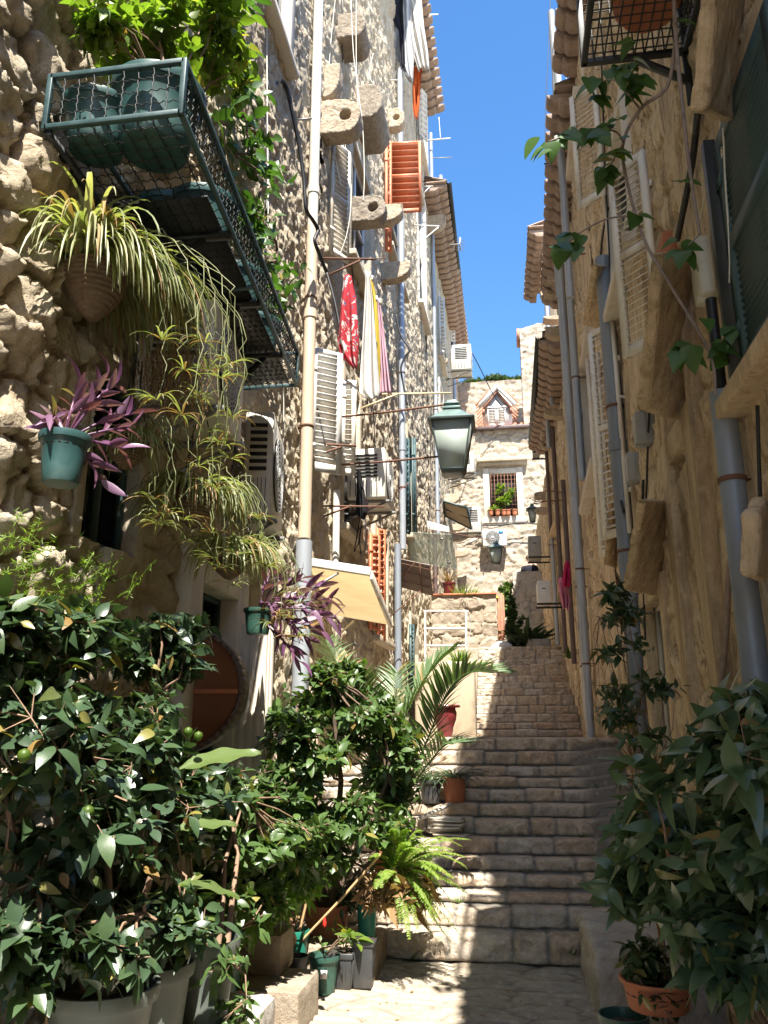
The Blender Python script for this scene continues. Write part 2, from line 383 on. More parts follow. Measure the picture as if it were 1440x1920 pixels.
# ------------------------------------------------------------------ ground, landing, steps
def sheet(name, P, cell, mort, mat, nu, nv, parent=None, flip=False, **k):
    q = quads(nu, nv)
    if flip: q = q[:, ::-1]
    o = MB().np(P.reshape(-1,3), q).build(name, mat, parent, smooth=3.2, attrs={'cell': cell.ravel(), 'mort': mort.ravel()}, **k)
    return o
gm = MB(); gm.box((-400,-400,-3.2),(400,900,-3.0)); struct(gm.build('ground', M['stoneD']))
# lower landing paving: long flat stones laid across the lane
def paving(name, x0, x1, y0, y1, z, st, cw, ch, seed):
    xs = np.arange(x0, x1+st, st); ys = np.arange(y0, y1+st, st); X, Y = np.meshgrid(xs, ys, indexing='ij')
    h, cid, mo = rubble(X, Y, seed, cw, ch, .12)
    Z = z-.016+.018*h+.012*(fbm(X*3, Y*6, seed+3)-.5)+.008*(cid-.5)
    return struct(sheet(name, np.stack([X, Y, Z], -1), cid, mo, M['paving'], len(xs), len(ys)))
paving('paving', -2.3, 1.4, 2.5, 6.86, -EYE, .014, .42, .13, 11)
mb = MB(); mb.box((-2.5,-8,-EYE-.5),(1.5,2.52,-EYE-.002)); struct(mb.build('lane', M['paving']))
DN = [6.8+.25*i for i in range(14)]
ROWS = [1798,1752,1704,1673,1640,1609,1572,1536,1507,1480,1459,1436,1409,1384]
ZN = [-EYE]+[atY(980, ROWS[i], DN[i-1 if i else 0]).z for i in range(1,14)]
def stepflight(name, ds, zs, x0, x1, seed, st=.013, mat='step', cem=True):
    # profile: for every riser i (front at ds[i], from zs[i] to zs[i+1])
    prof = []   # (y, z, ny, nz, kind, vcoord)
    for i in range(len(zs)-1):
        y = ds[i]; za = zs[i]; zb = zs[i+1]; yn = ds[i+1] if i+1 < len(ds) else y+.3
        nr = max(5, int((zb-za)/.013))
        for k in range(nr+1): prof.append((y, za+(zb-za)*k/nr, -1, 0, i, k/nr))
        nt_ = max(4, int((yn-y)/.025))
        for k in range(1, nt_): prof.append((y+(yn-y)*k/nt_, zb, 0, 1, i+.5, k/nt_))
    P = np.array(prof); xs = np.arange(x0, x1+st, st); nu = len(xs)
    X = np.repeat(xs[:,None], len(P), 1); Yb = np.repeat(P[None,:,0], nu, 0); Zb = np.repeat(P[None,:,1], nu, 0)
    row = np.floor(P[:,4]).astype(int); out = np.zeros(X.shape); cell = np.zeros(X.shape); mort = np.zeros(X.shape); tz = np.zeros(X.shape)
    rg = np.random.RandomState(seed)
    for r_ in np.unique(row):
        j = np.where(row == r_)[0]; e = [x0-.3]
        while e[-1] < x1+.3: e.append(e[-1]+rg.uniform(.22, .52))
        e = np.array(e); idv = rg.rand(len(e)); sink = rg.uniform(-.012, .012, len(e)); dep = rg.uniform(-.012,.014,len(e))
        xx = X[:, j]+.02*(fbm(X[:, j]*9, Zb[:, j]*9, seed+r_)-.5)
        k = np.clip(np.searchsorted(e, xx)-1, 0, len(e)-2)
        dj = np.minimum(xx-e[k], e[k+1]-xx); v = P[j,5][None,:]; ris = (P[j,3][None,:] == 0)
        edge = np.clip(dj/.05, 0, 1); vv = np.where(ris, v, 1); hh = (zs[min(r_+1,len(zs)-1)]-zs[r_])
        bot = np.clip(v*hh/.03, 0, 1); top = np.clip((1-v)*hh/.035, 0, 1)
        rr = np.sqrt(edge*(2-edge)); rb = np.sqrt(bot*(2-bot)); rt = np.sqrt(top*(2-top))
        ro = fbm(xx*14, Zb[:, j]*14+r_*3.1, seed+50+r_, 4)-.5
        out[:, j] = np.where(ris, .044*rr*rb*(.45+.55*rt)+.07*ro*edge+dep[k], np.where(v < .3, .018*rr*(1-v/.3), 0))
        fr = np.where(ris, np.clip((v-.6)/.4, 0, 1), np.where(v < .35, 1-v/.35, 0))
        tz[:, j] = sink[k]*np.where(ris, v, 1)-.018*(1-rr)*np.where(ris, v, 1)-.012*fr*0+.006*(fbm(xx*11, Yb[:, j]*9, seed+80)-.5)*np.where(ris, v, 1)
        cell[:, j] = idv[k]; mort[:, j] = np.maximum(1-np.clip(dj/.028, 0, 1), np.where(ris, 1-np.clip(v*hh/.018,0,1), np.clip((v-.45)/.2, 0, 1)))
    bow = -.06*(1-((X-(x0+x1)/2)/((x1-x0)/2))**2)
    if cem:   # smooth cement patch near the right wall
        c = sstep(.62, .80, X+.16*(fbm(X*2, Zb*3, 5)-.5)*2+.05*(Zb+1.6)*0)*sstep(-1.35,-1.15,Zb)*(1-sstep(-.16,-.06,Zb))
        out = out*(1-c)+.012*c; mort = np.maximum(mort*(1-c), c*.999); tz = tz*(1-c)+c*(.012*(fbm(X*3,Yb*3,9)-.5))
        slope = c*.05*sstep(.75, 1.2, X); tz = tz+slope
    Y = Yb-out+bow; Z = Zb+tz
    return struct(sheet(name, np.stack([X, Y, Z], -1), cell, mort, M[mat], nu, len(P), flip=False))
stepflight('lower_steps', DN, ZN, -2.2, 1.3, 3)
zl = ZN[-1]
mb = MB(); 
for i in range(13): mb.box((-2.3, DN[i]+.1, -3), (1.5, DN[i+1]+.12, ZN[i+1]-.03))
mb.box((-2.3, DN[13], -3), (1.7, 17, zl-.03)); struct(mb.build('step_bed', M['step']))
paving('upper_landing', -2.3, 1.7, DN[12]+.1, 16.6, zl, .03, .45, .3, 21)
UR = [1368,1355,1339,1323,1304,1291,1281,1268,1247,1237,1219,1213]
DU = [16.4+.30*i for i in range(12)]
ZU = [zl]+[atY(990, UR[i], DU[i]).z for i in range(12)]
stepflight('upper_steps', DU, ZU, -.62, 1.5, 7, .02, cem=False)
ztop = ZU[-1]
mb = MB()
for i in range(11): mb.box((-.6, DU[i]+.1, -3), (1.7, DU[i+1]+.12, ZU[i+1]-.03))
mb.box((-2.3, DU[11], -3), (1.7, 40, ztop-.01)); struct(mb.build('upper_bed', M['step']))
# ------------------------------------------------------------------ building walls
def wallpart(parent, side, y0, y1, z0, z1, st, mat, holes, amp, cw, ch, seed, rough=.02, stv=None, name='wall', plas=0):
    fn = LP if side > 0 else RP; stv = stv or st
    ys = np.arange(y0, y1+st*.5, st); zs = np.arange(z0, z1+stv*.5, stv); Y, Z = np.meshgrid(ys, zs, indexing='ij')
    h, cid, mo = masonry(Y, Z, seed, cw, ch)
    A = amp if not callable(amp) else amp(Y)
    rg_ = fbm(Y*7, Z*7, seed+60, 5)-.5; rg2 = abs(fbm(Y*16, Z*11, seed+65, 3)-.5)
    d = A*(h-.6)*1.3+rough*(rg_*2.4-rg2*1.6)*np.where(A > .05, 1.3, 1)+.05*(fbm(Y*.6, Z*.6, seed+70, 2)-.5)
    if plas:
        pm_k = sstep(plas-.05, plas+.05, fbm(Y*1.1, Z*.45, seed+90, 4)); d = d*(1-pm_k)+pm_k*(.018+.008*rg_); mo = mo*(1-pm_k); cid = cid*(1-pm_k)+.5*pm_k
    X = poly(fn, Y)+side*d
    q = quads(len(ys), len(zs))
    yc = (Y.ravel()[q[:,0]]+Y.ravel()[q[:,2]])/2; zc = (Z.ravel()[q[:,0]]+Z.ravel()[q[:,2]])/2
    keep = np.ones(len(q), bool)
    for a, b, c, e in holes: keep &= ~((yc > a)&(yc < b)&(zc > c)&(zc < e))
    q = q[keep]
    if side < 0: q = q[:, ::-1]
    mb = MB(); brk = sorted(set([y0, y1]+[p[0] for p in fn if y0 < p[0] < y1]))
    for a, b in zip(brk[:-1], brk[1:]):
        xa = float(poly(fn, a))-side*.16; xb = float(poly(fn, b))-side*.16
        c = [(xa,a),(xb,b),(xb-side*5,b),(xa-side*5,a)]
        if side < 0: c = c[::-1]
        mb.hexa([(x,y,z0) for x,y in c]+[(x,y,z1) for x,y in c])
    nb = mb.n; mb.np(np.stack([X,Y,Z],-1).reshape(-1,3), q)
    return mb.build(name, M[mat], parent, smooth=3.2, attrs={'cell': np.concatenate([np.full(nb,.4), cid.ravel()]), 'mort': np.concatenate([np.zeros(nb), mo.ravel()])})
def S(side, y, z, off=0.0): return Vector(((xl(y)+off) if side > 0 else (xr(y)-off), y, z))
def sbox(mb, side, y0, y1, z0, z1, o0, o1):   # box on a wall following its direction
    p = S(side, y0, z0, o0); ux = S(side, y1, z0, o0)-p; uy = Vector((side*(o1-o0), 0, 0)); uz = Vector((0,0,z1-z0))
    if side > 0: return mb.obox(p, uy, ux, uz)
    return mb.obox(p, ux, uy, uz)
def window(root, side, y0, y1, z0, z1, fm='frame', fw=.14, proud=.05, sill=.12, pane=True, pm_='dark', name='window', lintel=0):
    mb = MB(); a = -.15
    sbox(mb, side, y0-fw, y0, z0-.02, z1+fw, a, proud); sbox(mb, side, y1, y1+fw, z0-.02, z1+fw, a, proud)
    sbox(mb, side, y0, y1, z1, z1+fw, a, proud-.003)
    o = mb.build(name, M[fm], root, bevel=.012)
    if sill:
        mb = MB(); sbox(mb, side, y0-fw-.05, y1+fw+.05, z0-.12, z0-.02, a, proud+sill); mb.build('sill', M[fm], o, bevel=.015)
    if lintel:
        mb = MB(); sbox(mb, side, y0-fw-.12, y1+fw+.12, z1+fw+.02, z1+fw+.14, a, proud+lintel); mb.build('hood', M[fm], o, bevel=.02)
    if pane:
        mb = MB(); sbox(mb, side, y0, y1, z0-.02, z1, -.155, -.10); g = mb.build('pane', M['glass'], o)
        mb = MB(); t = .04; ym = (y0+y1)/2
        for (c, d, e, f) in ((y0,y0+t,z0,z1),(y1-t,y1,z0,z1),(ym-t/2,ym+t/2,z0,z1),(y0+t,y1-t,z0,z0+t),(y0+t,y1-t,z1-t,z1),(y0+t,y1-t,(z0+z1)/2,(z0+z1)/2+t)): sbox(mb, side, c, d, e, f, -.10, -.06)
        mb.build('sash', M['white'] if pm_ == 'dark' else M[pm_], o)
    return o
s = NT('window_glass'); s.fin((.02,.025,.03), .06, spec=.6); M['glass'] = s.m
def louvre(root, A, d, wd, zb, mat, n=22, th=.035, fr=.055, mid=True, name='shutter', tilt=.6, label=None):
    # A top hinge point, d horizontal unit direction away from the hinge
    A = Vector(A); d = Vector((d[0], d[1], 0)).normalized(); nn = Vector((-d.y, d.x, 0)); H = A.z-zb; mb = MB(); B = Vector((A.x, A.y, zb))
    def bx(u0, u1, z0, z1, t0=-th/2, t1=th/2): mb.obox(B+d*u0+nn*t0+Vector((0,0,z0)), d*(u1-u0), nn*(t1-t0), (0,0,z1-z0))
    bx(0, fr, 0, H); bx(wd-fr, wd, 0, H); bx(fr, wd-fr, 0, fr*1.4); bx(fr, wd-fr, H-fr, H)
    segs = [(fr*1.4, H-fr)]
    if mid: bx(fr, wd-fr, H*.5, H*.5+fr); segs = [(fr*1.4, H*.5), (H*.5+fr, H-fr)]
    for a, b in segs:
        m = max(3, int(n*(b-a)/H))
        for k in range(m):
            z = a+(b-a)*(k+.5)/m; hh = (b-a)/m*1.2
            c = B+Vector((0,0,z)); v1 = nn*math.cos(tilt)*(hh*.75)+Vector((0,0,-math.sin(tilt)*hh*.75)); v2 = nn*.004*math.sin(tilt)+Vector((0,0,.007))
            mb.obox(c+d*fr-v1*.5-v2*.5, d*(wd-2*fr), v1, v2)
    for z in (H*.18, H*.8): mb.obox(B+d*(-.02)+nn*(-th/2-.006)+Vector((0,0,z)), d*.09, nn*.005, (0,0,.05))
    return mb.build(name, M[mat], root, label=label)
def eave(root, side, y0, y1, z, xe, mat='eave', rise=.32, depth=3.2, gutter=None, name='roof', under='eave'):
    # pantile roof rising away from the lane, edge at x = xe
    st = .24/8; ys = np.arange(y0, y1+st*.5, st); us = np.linspace(0, depth, 14)
    Yg, U = np.meshgrid(ys, us, indexing='ij'); ph = (Yg/.24*2*np.pi)
    Z = z+.05+U*rise+.045*np.sin(ph)-.02*(np.floor(U/.35+1e-6) % 1)*0; X = xe-side*U
    top = np.stack([X, Yg, Z], -1); bot = np.stack([X, Yg, Z-.03], -1)
    q = quads(len(ys), len(us)); mb = MB(); n = top.reshape(-1,3).shape[0]
    qq = q if side < 0 else q[:, ::-1]
    i = np.arange(len(ys)-1)*len(us); e = np.stack([i, i+len(us), i+len(us)+n, i+n], -1)
    mb.np(np.concatenate([top.reshape(-1,3), bot.reshape(-1,3)]), np.concatenate([qq, qq[:, ::-1]+n, e, e[:, ::-1]]))
    r = mb.build(name, M[mat], root, smooth=3.2)
    # under-eave stone/tile courses (scalloped)
    mb = MB(); fn = LP if side > 0 else RP; k = y0; xw0 = float(poly(fn, (y0+y1)/2))
    while k < y1-.1:
        L = abs(xe-xw0)+.05
        for t, (o, zz) in enumerate(((L*.62, -.17), (L*.97, -.05))):
            pts = [(0,-.13),(o*.75,-.12),(o*.95,-.06),(o,0),(0,0)]
            P = [Vector((xw0+side*a if False else float(poly(fn,k))+side*a, k+.015+.06*t, z+zz+b)) for a, b in pts]
            mb.prism(P, (0, .24, 0))
        k += .34
    mb.box((xe-side*.03, y0, z-.015), (xw0-side*.5, y1, z+.03)); mb.build('eave_tiles', M[under], r, bevel=.012)
    if gutter:
        mb = MB(); pr = [(math.cos(a)*.07, math.sin(a)*.07) for a in np.linspace(math.pi, 2*math.pi, 9)]; gx = xe+side*.06
        inn = [(a*.9, b*.9) for a, b in pr[::-1]]
        mb.prism([Vector((gx+a, y0+.05, z+.02+b)) for a, b in pr+inn], (0, y1-y0-.1, 0)); mb.build('gutter', M[gutter], r)
    return r
def pipe(root, pts, r, mat, n=12, clamps=(), name='downpipe', joints=()):
    mb = MB(); mb.tube(pts, r, n); o = None
    for z in joints:
        p = None
        for a, b in zip(pts[:-1], pts[1:]):
            a, b = Vector(a), Vector(b)
            if min(a.z,b.z) <= z <= max(a.z,b.z) and abs(a.z-b.z) > .2: p = a.lerp(b, (z-a.z)/(b.z-a.z))
        if p: mb.lathe([(r*1.0,-.05),(r*1.16,-.05),(r*1.16,.05),(r*1.0,.05)], p, n)
    o = mb.build(name, M[mat], root, smooth=.6)
    if clamps:
        mb = MB()
        for z, sd in clamps:
            for a, b in zip(pts[:-1], pts[1:]):
                a, b = Vector(a), Vector(b)
                if min(a.z,b.z) <= z <= max(a.z,b.z) and abs(a.z-b.z) > .2:
                    p = a.lerp(b, (z-a.z)/(b.z-a.z)); mb.lathe([(r*1.02,-.012),(r*1.12,-.012),(r*1.12,.012),(r*1.02,.012)], p, n)
                    mb.beam(p-Vector((sd*r*1.0,0,0)), p-Vector((sd*(r+.1),0,0)), .02, .008)
        mb.build('clamp', M['rust'], o)
    return o
# left side houses -------------------------------------------------------
def px_span(side, pn, pf, py_t, py_b, at='n'):
    f = WL if side > 0 else WR
    a = f(pn, (py_t+py_b)/2).y; b = f(pf, (py_t+py_b)/2).y
    q = pn if at == 'n' else pf
    return min(a,b), max(a,b), f(q, py_b).z, f(q, py_t).z
def hole(w_, m=.02): return (w_[0]-m, w_[1]+m, w_[2]-m, w_[3]+m)
H1 = empty('stone_house', (-2.1, 4, -EYE), 'rough boulder-walled house at the left with planter balcony, air conditioners and round brown board', 'house')
w_a = px_span(1, 160, 262, 655, 1010)        # dark window behind the hanging basket
w_b = px_span(1, 345, 418, 1085, 1560)       # doorway with white jamb
w_c = px_span(1, 505, 541, -260, 130, 'f')   # upper window with white curtain
w_d = px_span(1, 225, 330, -260, 200, 'f')
hs = [hole(x) for x in (w_a, w_b, w_c, w_d)]
wallpart(H1, 1, .9, 8.7, -EYE-.2, 10.5, .020, 'stoneL', hs, lambda y: .10-.075*sstep(4.3,6.0,y), .36, .25, 101, .034)
mb = MB(); mb.box((-7, -8, -3), (-2.02, .92, 16)); mb.box((-7,.9,10.5),(-2.1,8.7,16)); mb.build('masonry', M['stoneL'], H1)
window(H1, 1, *w_a, fm='frame', fw=.1, proud=.03, sill=0, pm_='greenwood')
window(H1, 1, *w_b, fm='whitestone', fw=.24, proud=.09, sill=0, pm_='greenwood', name='doorway')
window(H1, 1, *w_c, fm='whitestone', fw=.15, proud=.06, sill=.05)
window(H1, 1, *w_d, fm='frame', fw=.15, proud=.06, sill=.1)
H2 = empty('stone_house', (-2.0, 14, -EYE), 'tall rubble-stone house on the left with red-brown shutters, laundry rods and pierced stone brackets', 'house')
w_e = px_span(1, 640, 668, 700, 985)         # window with open white shutters
w_f = px_span(1, 655, 690, 250, 480)
w_g = px_span(1, 726, 752, 270, 460)
w_h = px_span(1, 700, 722, 1000, 1190)
w_i = px_span(1, 762, 776, 810, 1000)
w_j = px_span(1, 768, 780, 1160, 1300)
w_k = px_span(1, 784, 797, 20, 260)
w_l = px_span(1, 783, 795, 330, 560)
ws2 = (w_e, w_f, w_g, w_h, w_i, w_j, w_k, w_l)
wallpart(H2, 1, 8.7, 20, -EYE-.2, 18, .034, 'stoneL', [hole(x) for x in ws2], .03, .34, .2, 202, .045, stv=.034)
for k, x in enumerate(ws2): window(H2, 1, *x, fm='whitestone' if k > 5 else 'frame', fw=.13, proud=.05, sill=.1, pm_='greenwood' if k in (4,5) else 'dark')
eave(H2, 1, 8.7, 20, 17.8, -1.29, gutter=None)
H3 = empty('stone_house', (-1.8, 21.5, ztop), 'narrow rubble house on the left beyond the long grey pipe, with dark eave gutter', 'house')
w_m = px_span(1, 822, 828, 560, 660); w_n = px_span(1, 823, 829, 720, 770)
wallpart(H3, 1, 20, 24.5, -1, 15.4, .06, 'stoneL', [hole(w_m), hole(w_n)], .05, .35, .24, 303, .025)
window(H3, 1, *w_m, fm='whitestone'); window(H3, 1, *w_n, fm='whitestone')
eave(H3, 1, 19.9, 24.5, 15.3, -1.13, gutter='blackmetal')
H4 = empty('stone_house', (-1.7, 28, ztop), 'farthest rubble house on the left, next to the pale end house', 'house')
w_o = px_span(1, 842, 848, 560, 660)
wallpart(H4, 1, 24.5, 34, -1, 15.6, .07, 'stoneL', [hole(w_o)], .05, .35, .24, 404, .025)
window(H4, 1, *w_o, fm='whitestone')
eave(H4, 1, 24.5, 32.9, 15.6, -1.02)
pyl = WL(424, 1300, 0).y; mb = MB(); zt1 = atY(424, 1170, pyl).z
for q_, (a_, b_, c_) in enumerate(((0,.05,.30),(.05,.08,.27),(.08,.13,.30),(.13,.16,.27),(.16,.22,.30))): sbox(mb, 1, pyl+a_, pyl+b_, -EYE, zt1, -.05, c_-.0)
for k_ in range(4): mb.box((xl(pyl)+.05+.06*k_, pyl-.012, -EYE), (xl(pyl)+.085+.06*k_, pyl+.01, zt1-.05))
mb.build('jamb', M['whitestone'], H1, bevel=.006)
# right side houses ------------------------------------------------------
G1 = empty('plastered_house', (1.2, 4, -EYE), 'ochre house with peeling plaster at the right, dark green shutters and stone hoods', 'house')
v_a = px_span(-1, 1375, 1480, 60, 720, 'n')
v_a = (WR(1440, 500).y-.55, WR(1388, 500).y, WR(1400, 740).z, WR(1372, 250).z)
v_b = px_span(-1, 1150, 1196, 300, 620)
v_c = px_span(-1, 1292, 1332, 840, 1350)
v_d = px_span(-1, 1225, 1262, 1130, 1420)
vs1 = (v_b, v_c, v_d)
wallpart(G1, -1, .9, 5.6, -EYE-.2, 6.4, .021, 'stoneR', [hole(v_a)], .05, .42, .28, 511, .035, plas=.60)
wallpart(G1, -1, 5.5, 9.0, -EYE-.2, 8.6, .022, 'stoneR', [hole(x) for x in (v_a,)+vs1], .05, .42, .28, 501, .035, plas=.60)
mb = MB(); mb.box((1.22, -8, -3), (6, .92, 6.2)); mb.build('masonry', M['stoneR'], G1)
window(G1, -1, *v_a, fm='frameR', fw=.16, proud=.05, sill=.1, pane=False)
window(G1, -1, *v_b, fm='whitestone', fw=.10, proud=.05, sill=.1)
window(G1, -1, *v_c, fm='frameR', fw=.20, proud=.07, sill=0, name='doorway')
window(G1, -1, *v_d, fm='frameR', fw=.14, proud=.05, sill=0)
eave(G1, -1, -8, 2.75, 6.2, .98)  # unseen near roof, set low so sun reaches the landing
mb = MB(); mb.box((1.24, 2.8, 6.3), (6, 5.6, 8.5)); mb.build('masonry', M['stoneR'], G1)  # unseen wall piece raised here so its shadow falls on the steps
eave(G1, -1, 2.8, 9.0, 8.45, .93)
G2 = empty('plastered_house', (1.3, 12, -.5), 'brown weathered house on the right above the upper steps', 'house')
v_e = px_span(-1, 1080, 1105, 120, 370); v_f = px_span(-1, 1100, 1128, 650, 980); v_g = px_span(-1, 1038, 1050, 880, 1010)
wallpart(G2, -1, 8.85, 14.2, -EYE-.2, 8.3, .032, 'stoneR', [hole(x) for x in (v_e,v_f,v_g)], .055, .42, .28, 602, .04, plas=.62)
window(G2, -1, *v_e, fm='whitestone', fw=.1); window(G2, -1, *v_f, fm='whitestone', fw=.1); window(G2, -1, *v_g, fm='frameR', fw=.1)
eave(G2, -1, 9.0, 14.2, 8.2, .93)
G3 = empty('plastered_house', (1.3, 18, -.5), 'low brown house right of the stair top, dark gutter along its eave', 'house')
wallpart(G3, -1, 14.05, 20.2, -.5, 7.2, .045, 'stoneR', [], .045, .34, .26, 703, .03)
eave(G3, -1, 14.2, 20.2, 7.3, .93, gutter='blackmetal')
G4 = empty('plastered_house', (1.2, 23, ztop), 'taller house on the right whose red-brown tiled eave pokes into the sky', 'house')
wallpart(G4, -1, 20.0, 29, 0, 6.9, .06, 'stoneR', [], .045, .34, .26, 804, .03)
mb = MB(); mb.box((1.75, 19.0, 6.9), (5, 23, 12.6)); mb.build('masonry', M['stoneE'], G4)
eave(G4, -1, 18.2, 21.5, 12.4, .98, gutter=None)
# end house --------------------------------------------------------------
YE = 30.0
E1 = empty('end_house', (0, YE, ztop), 'pale stone house closing the lane, with barred window, white dormer and tall gable wall', 'house')
def front(parent, name, y, x0, x1, z0, z1, st, mat, seed, amp=.075, cw=.42, ch=.24, holes=(), depth=3.0, top=None):
    xs = np.arange(x0, x1+st*.5, st); zs = np.arange(z0, z1+st*.5, st); X, Z = np.meshgrid(xs, zs, indexing='ij')
    h, cid, mo = masonry(X, Z, seed, cw, ch, .16); d = amp*(h-.5)*1.2+.025*(fbm(X*9, Z*9, seed, 4)-.5)*2
    if top is not None:
        zt = np.interp(X, top[0], top[1]); Z = z0+(Z-z0)*(zt-z0)/(z1-z0)
    P = np.stack([X, y-d, Z], -1); q = quads(len(xs), len(zs))
    xc = (X.ravel()[q[:,0]]+X.ravel()[q[:,2]])/2; zc = (Z.ravel()[q[:,0]]+Z.ravel()[q[:,2]])/2; keep = np.ones(len(q), bool)
    for a, b, c, e in holes: keep &= ~((xc > a)&(xc < b)&(zc > c)&(zc < e))
    mb = MB()
    if top is None: mb.box((x0, y+.12, z0), (x1, y+depth, z1))
    else:
        tx, tz = top
        for a, b, c, e in zip(tx[:-1], tx[1:], tz[:-1], tz[1:]):
            mb.hexa([(a,y+.12,z0),(b,y+.12,z0),(b,y+depth,z0),(a,y+depth,z0),(a,y+.12,c),(b,y+.12,e),(b,y+depth,e),(a,y+depth,c)])
    # edge closing strips
    nb = mb.n; mb.np(P.reshape(-1,3), q[keep])
    nx, nz = len(xs), len(zs)
    tp = P[:, -1]; bk = tp.copy(); bk[:, 1] = y+.2; mb.np(np.concatenate([tp, bk]), np.array([(i, i+1, nx+i+1, nx+i) for i in range(nx-1)]))
    for c_ in (0, -1):
        sd = P[c_]; bk = sd.copy(); bk[:, 1] = y+.2; qd = np.array([(i, i+1, nz+i+1, nz+i) for i in range(nz-1)])
        mb.np(np.concatenate([sd, bk]), qd if c_ == -1 else qd[:, ::-1])
    ex = 2*nx+4*nz
    o = mb.build(name, M[mat], parent, smooth=1.1, attrs={'cell': np.concatenate([np.full(nb,.4), cid.ravel(), np.full(ex,.5)]), 'mort': np.concatenate([np.zeros(nb), mo.ravel(), np.zeros(ex)])})
    return o
def EX(px, py, y=YE): p = atY(px, py, y); return p.x, p.z
wx0, wz1 = EX(917, 890); wx1, wz0 = EX(971, 966)
zg = EX(940, 806)[1]
front(E1, 'wall', YE, -2.6, 1.75, 2.0, zg, .05, 'stoneE', 900, holes=[(wx0-.02, wx1+.02, wz0-.02, wz1+.02)])
mb = MB(); t = .24
for a, b, c, e in ((wx0-t, wx0, wz0-.02, wz1+t), (wx1, wx1+t, wz0-.02, wz1+t), (wx0, wx1, wz1, wz1+t*.9), (wx0-t-.05, wx1+t+.05, wz0-.28, wz0-.02)): mb.box((a, YE-.07, c), (b, YE+.15, e))
wo = mb.build('window', M['whitestone'], E1, bevel=.02)
mb = MB(); mb.box((wx0-.45, YE-.32, wz1+t+.2), (wx1+.45, YE+.1, wz1+t+.36)); mb.box((wx0-.4, YE-.2, wz1+t+.08), (wx1+.4, YE+.1, wz1+t+.2)); mb.build('hood', M['frame'], wo, bevel=.02)
mb = MB(); mb.box((wx0, YE+.10, wz0), (wx1, YE+.118, wz1)); mb.build('pane', M['dark'], wo)
mb = MB()
for k in range(8): x = wx0+(wx1-wx0)*(k+.5)/8; mb.tube([(x, YE-.05, wz0), (x, YE-.05, wz1)], .014, 6)
for k in range(10): z = wz0+(wz1-wz0)*(k+.5)/10; mb.tube([(wx0, YE-.045, z), (wx1, YE-.045, z)], .014, 6)
mb.build('grille', M['rust'], wo)
# roof in front, gutter, dormer, parapet and gable
gx0, _ = EX(893, 800); gx1, _ = EX(1000, 800)
mb = MB(); mb.box((gx0, YE-.28, zg-.04), (gx1, YE-.1, zg+.09)); mb.build('gutter', M['brownpipe'], E1, bevel=.02)
st = .24/8; xs = np.arange(-2.4, gx1, st); us = np.linspace(0, 3.6, 12); Xg, U = np.meshgrid(xs, us, indexing='ij')
Zr = zg+.1+U*.42+.05*np.sin(Xg/.24*2*np.pi); MB().np(np.stack([Xg, YE-.2+U, Zr], -1).reshape(-1,3), quads(len(xs), len(us))).build('roof', M['tile'], E1, smooth=3.2)
dx0, dz1 = EX(904, 740, YE+.1); dx1, dz0 = EX(961, 800, YE+.1); dm = (dx0+dx1)/2; apex = EX(932, 722, YE+.1)[1]; ez = EX(932, 752, YE+.1)[1]
D = MB(); D.prism([(dx0, YE+.1, dz0), (dx1, YE+.1, dz0), (dx1, YE+.1, ez), (dm, YE+.1, apex-.12), (dx0, YE+.1, ez)], (0, 3, 0)); dm_o = D.build('dormer', M['white'], E1)
mb = MB()
for sgn in (-1, 1):
    a = Vector((dm, YE-.12, apex)); b = Vector((dm+sgn*((dx1-dx0)/2+.14), YE-.12, ez-.16))
    d = b-a; mb.prism([a, b, b+Vector((0,0,-.22)), a+Vector((0,0,-.22))] if sgn > 0 else [a+Vector((0,0,-.22)), b+Vector((0,0,-.22)), b, a], (0, .1, 0))
mb.build('bargeboard', M['white'], dm_o)
mb = MB()
for sgn in (-1, 1):
    a = Vector((dm, YE-.05, apex-.24)); b = Vector((dm+sgn*((dx1-dx0)/2+.02), YE-.05, ez-.36))
    mb.prism([a, b, b+Vector((0,0,-.14)), a+Vector((0,0,-.14))] if sgn > 0 else [a+Vector((0,0,-.14)), b+Vector((0,0,-.14)), b, a], (0, .14, 0))
    mb.box((b.x-.1 if sgn > 0 else b.x, YE-.07, b.z-.22), (b.x if sgn > 0 else b.x+.1, YE+.1, b.z-.02))
mb.build('rafter', M['rafter'], dm_o)
mb = MB()
for sgn in (-1, 1):
    for k in range(9):
        y = YE+.02+k*.36
        a = Vector((dm, y, apex+.07)); b = Vector((dm+sgn*((dx1-dx0)/2+.26), y, ez-.14)); mb.tube([a, b], .035, 7)
mb.build('dormer_roof', M['tile'], dm_o, smooth=.8)
sx0, sz1 = EX(914, 768, YE+.05); sx1, sz0 = EX(949, 797, YE+.05)
mb = MB(); sm = (sx0+sx1)/2
for a, b in ((sx0, sm-.01), (sm+.01, sx1)):
    t = .05
    for (c, d, e, f) in ((a, a+t, sz0, sz1), (b-t, b, sz0, sz1), (a+t, b-t, sz0, sz0+t), (a+t, b-t, sz1-t, sz1)): mb.box((c, YE+.02, e), (d, YE+.07, f))
    for k in range(9): z = sz0+t+(sz1-sz0-2*t)*(k+.5)/9; mb.obox((a+t, YE+.03, z), (b-a-2*t, 0, 0), (0, .045, .03), (0, -.004, .008))
mb.box((sx0-.08, YE-.0, sz1+.03), (sx1+.08, YE+.09, sz1+.1)); mb.build('dormer_shutters', M['white'], dm_o)
px_ = lambda a, b, y: EX(a, b, y)
yp = YE+3.2
p0 = EX(872, 719, yp); p1 = EX(975, 717, yp)
front(E1, 'parapet', yp, p0[0]-1.5, p1[0]+.1, 8, p0[1], .06, 'stoneE', 930, depth=.6)
yg = YE+.9
q0 = EX(974, 617, yg); q1 = EX(1009, 606, yg); q2 = EX(975, 800, yg)
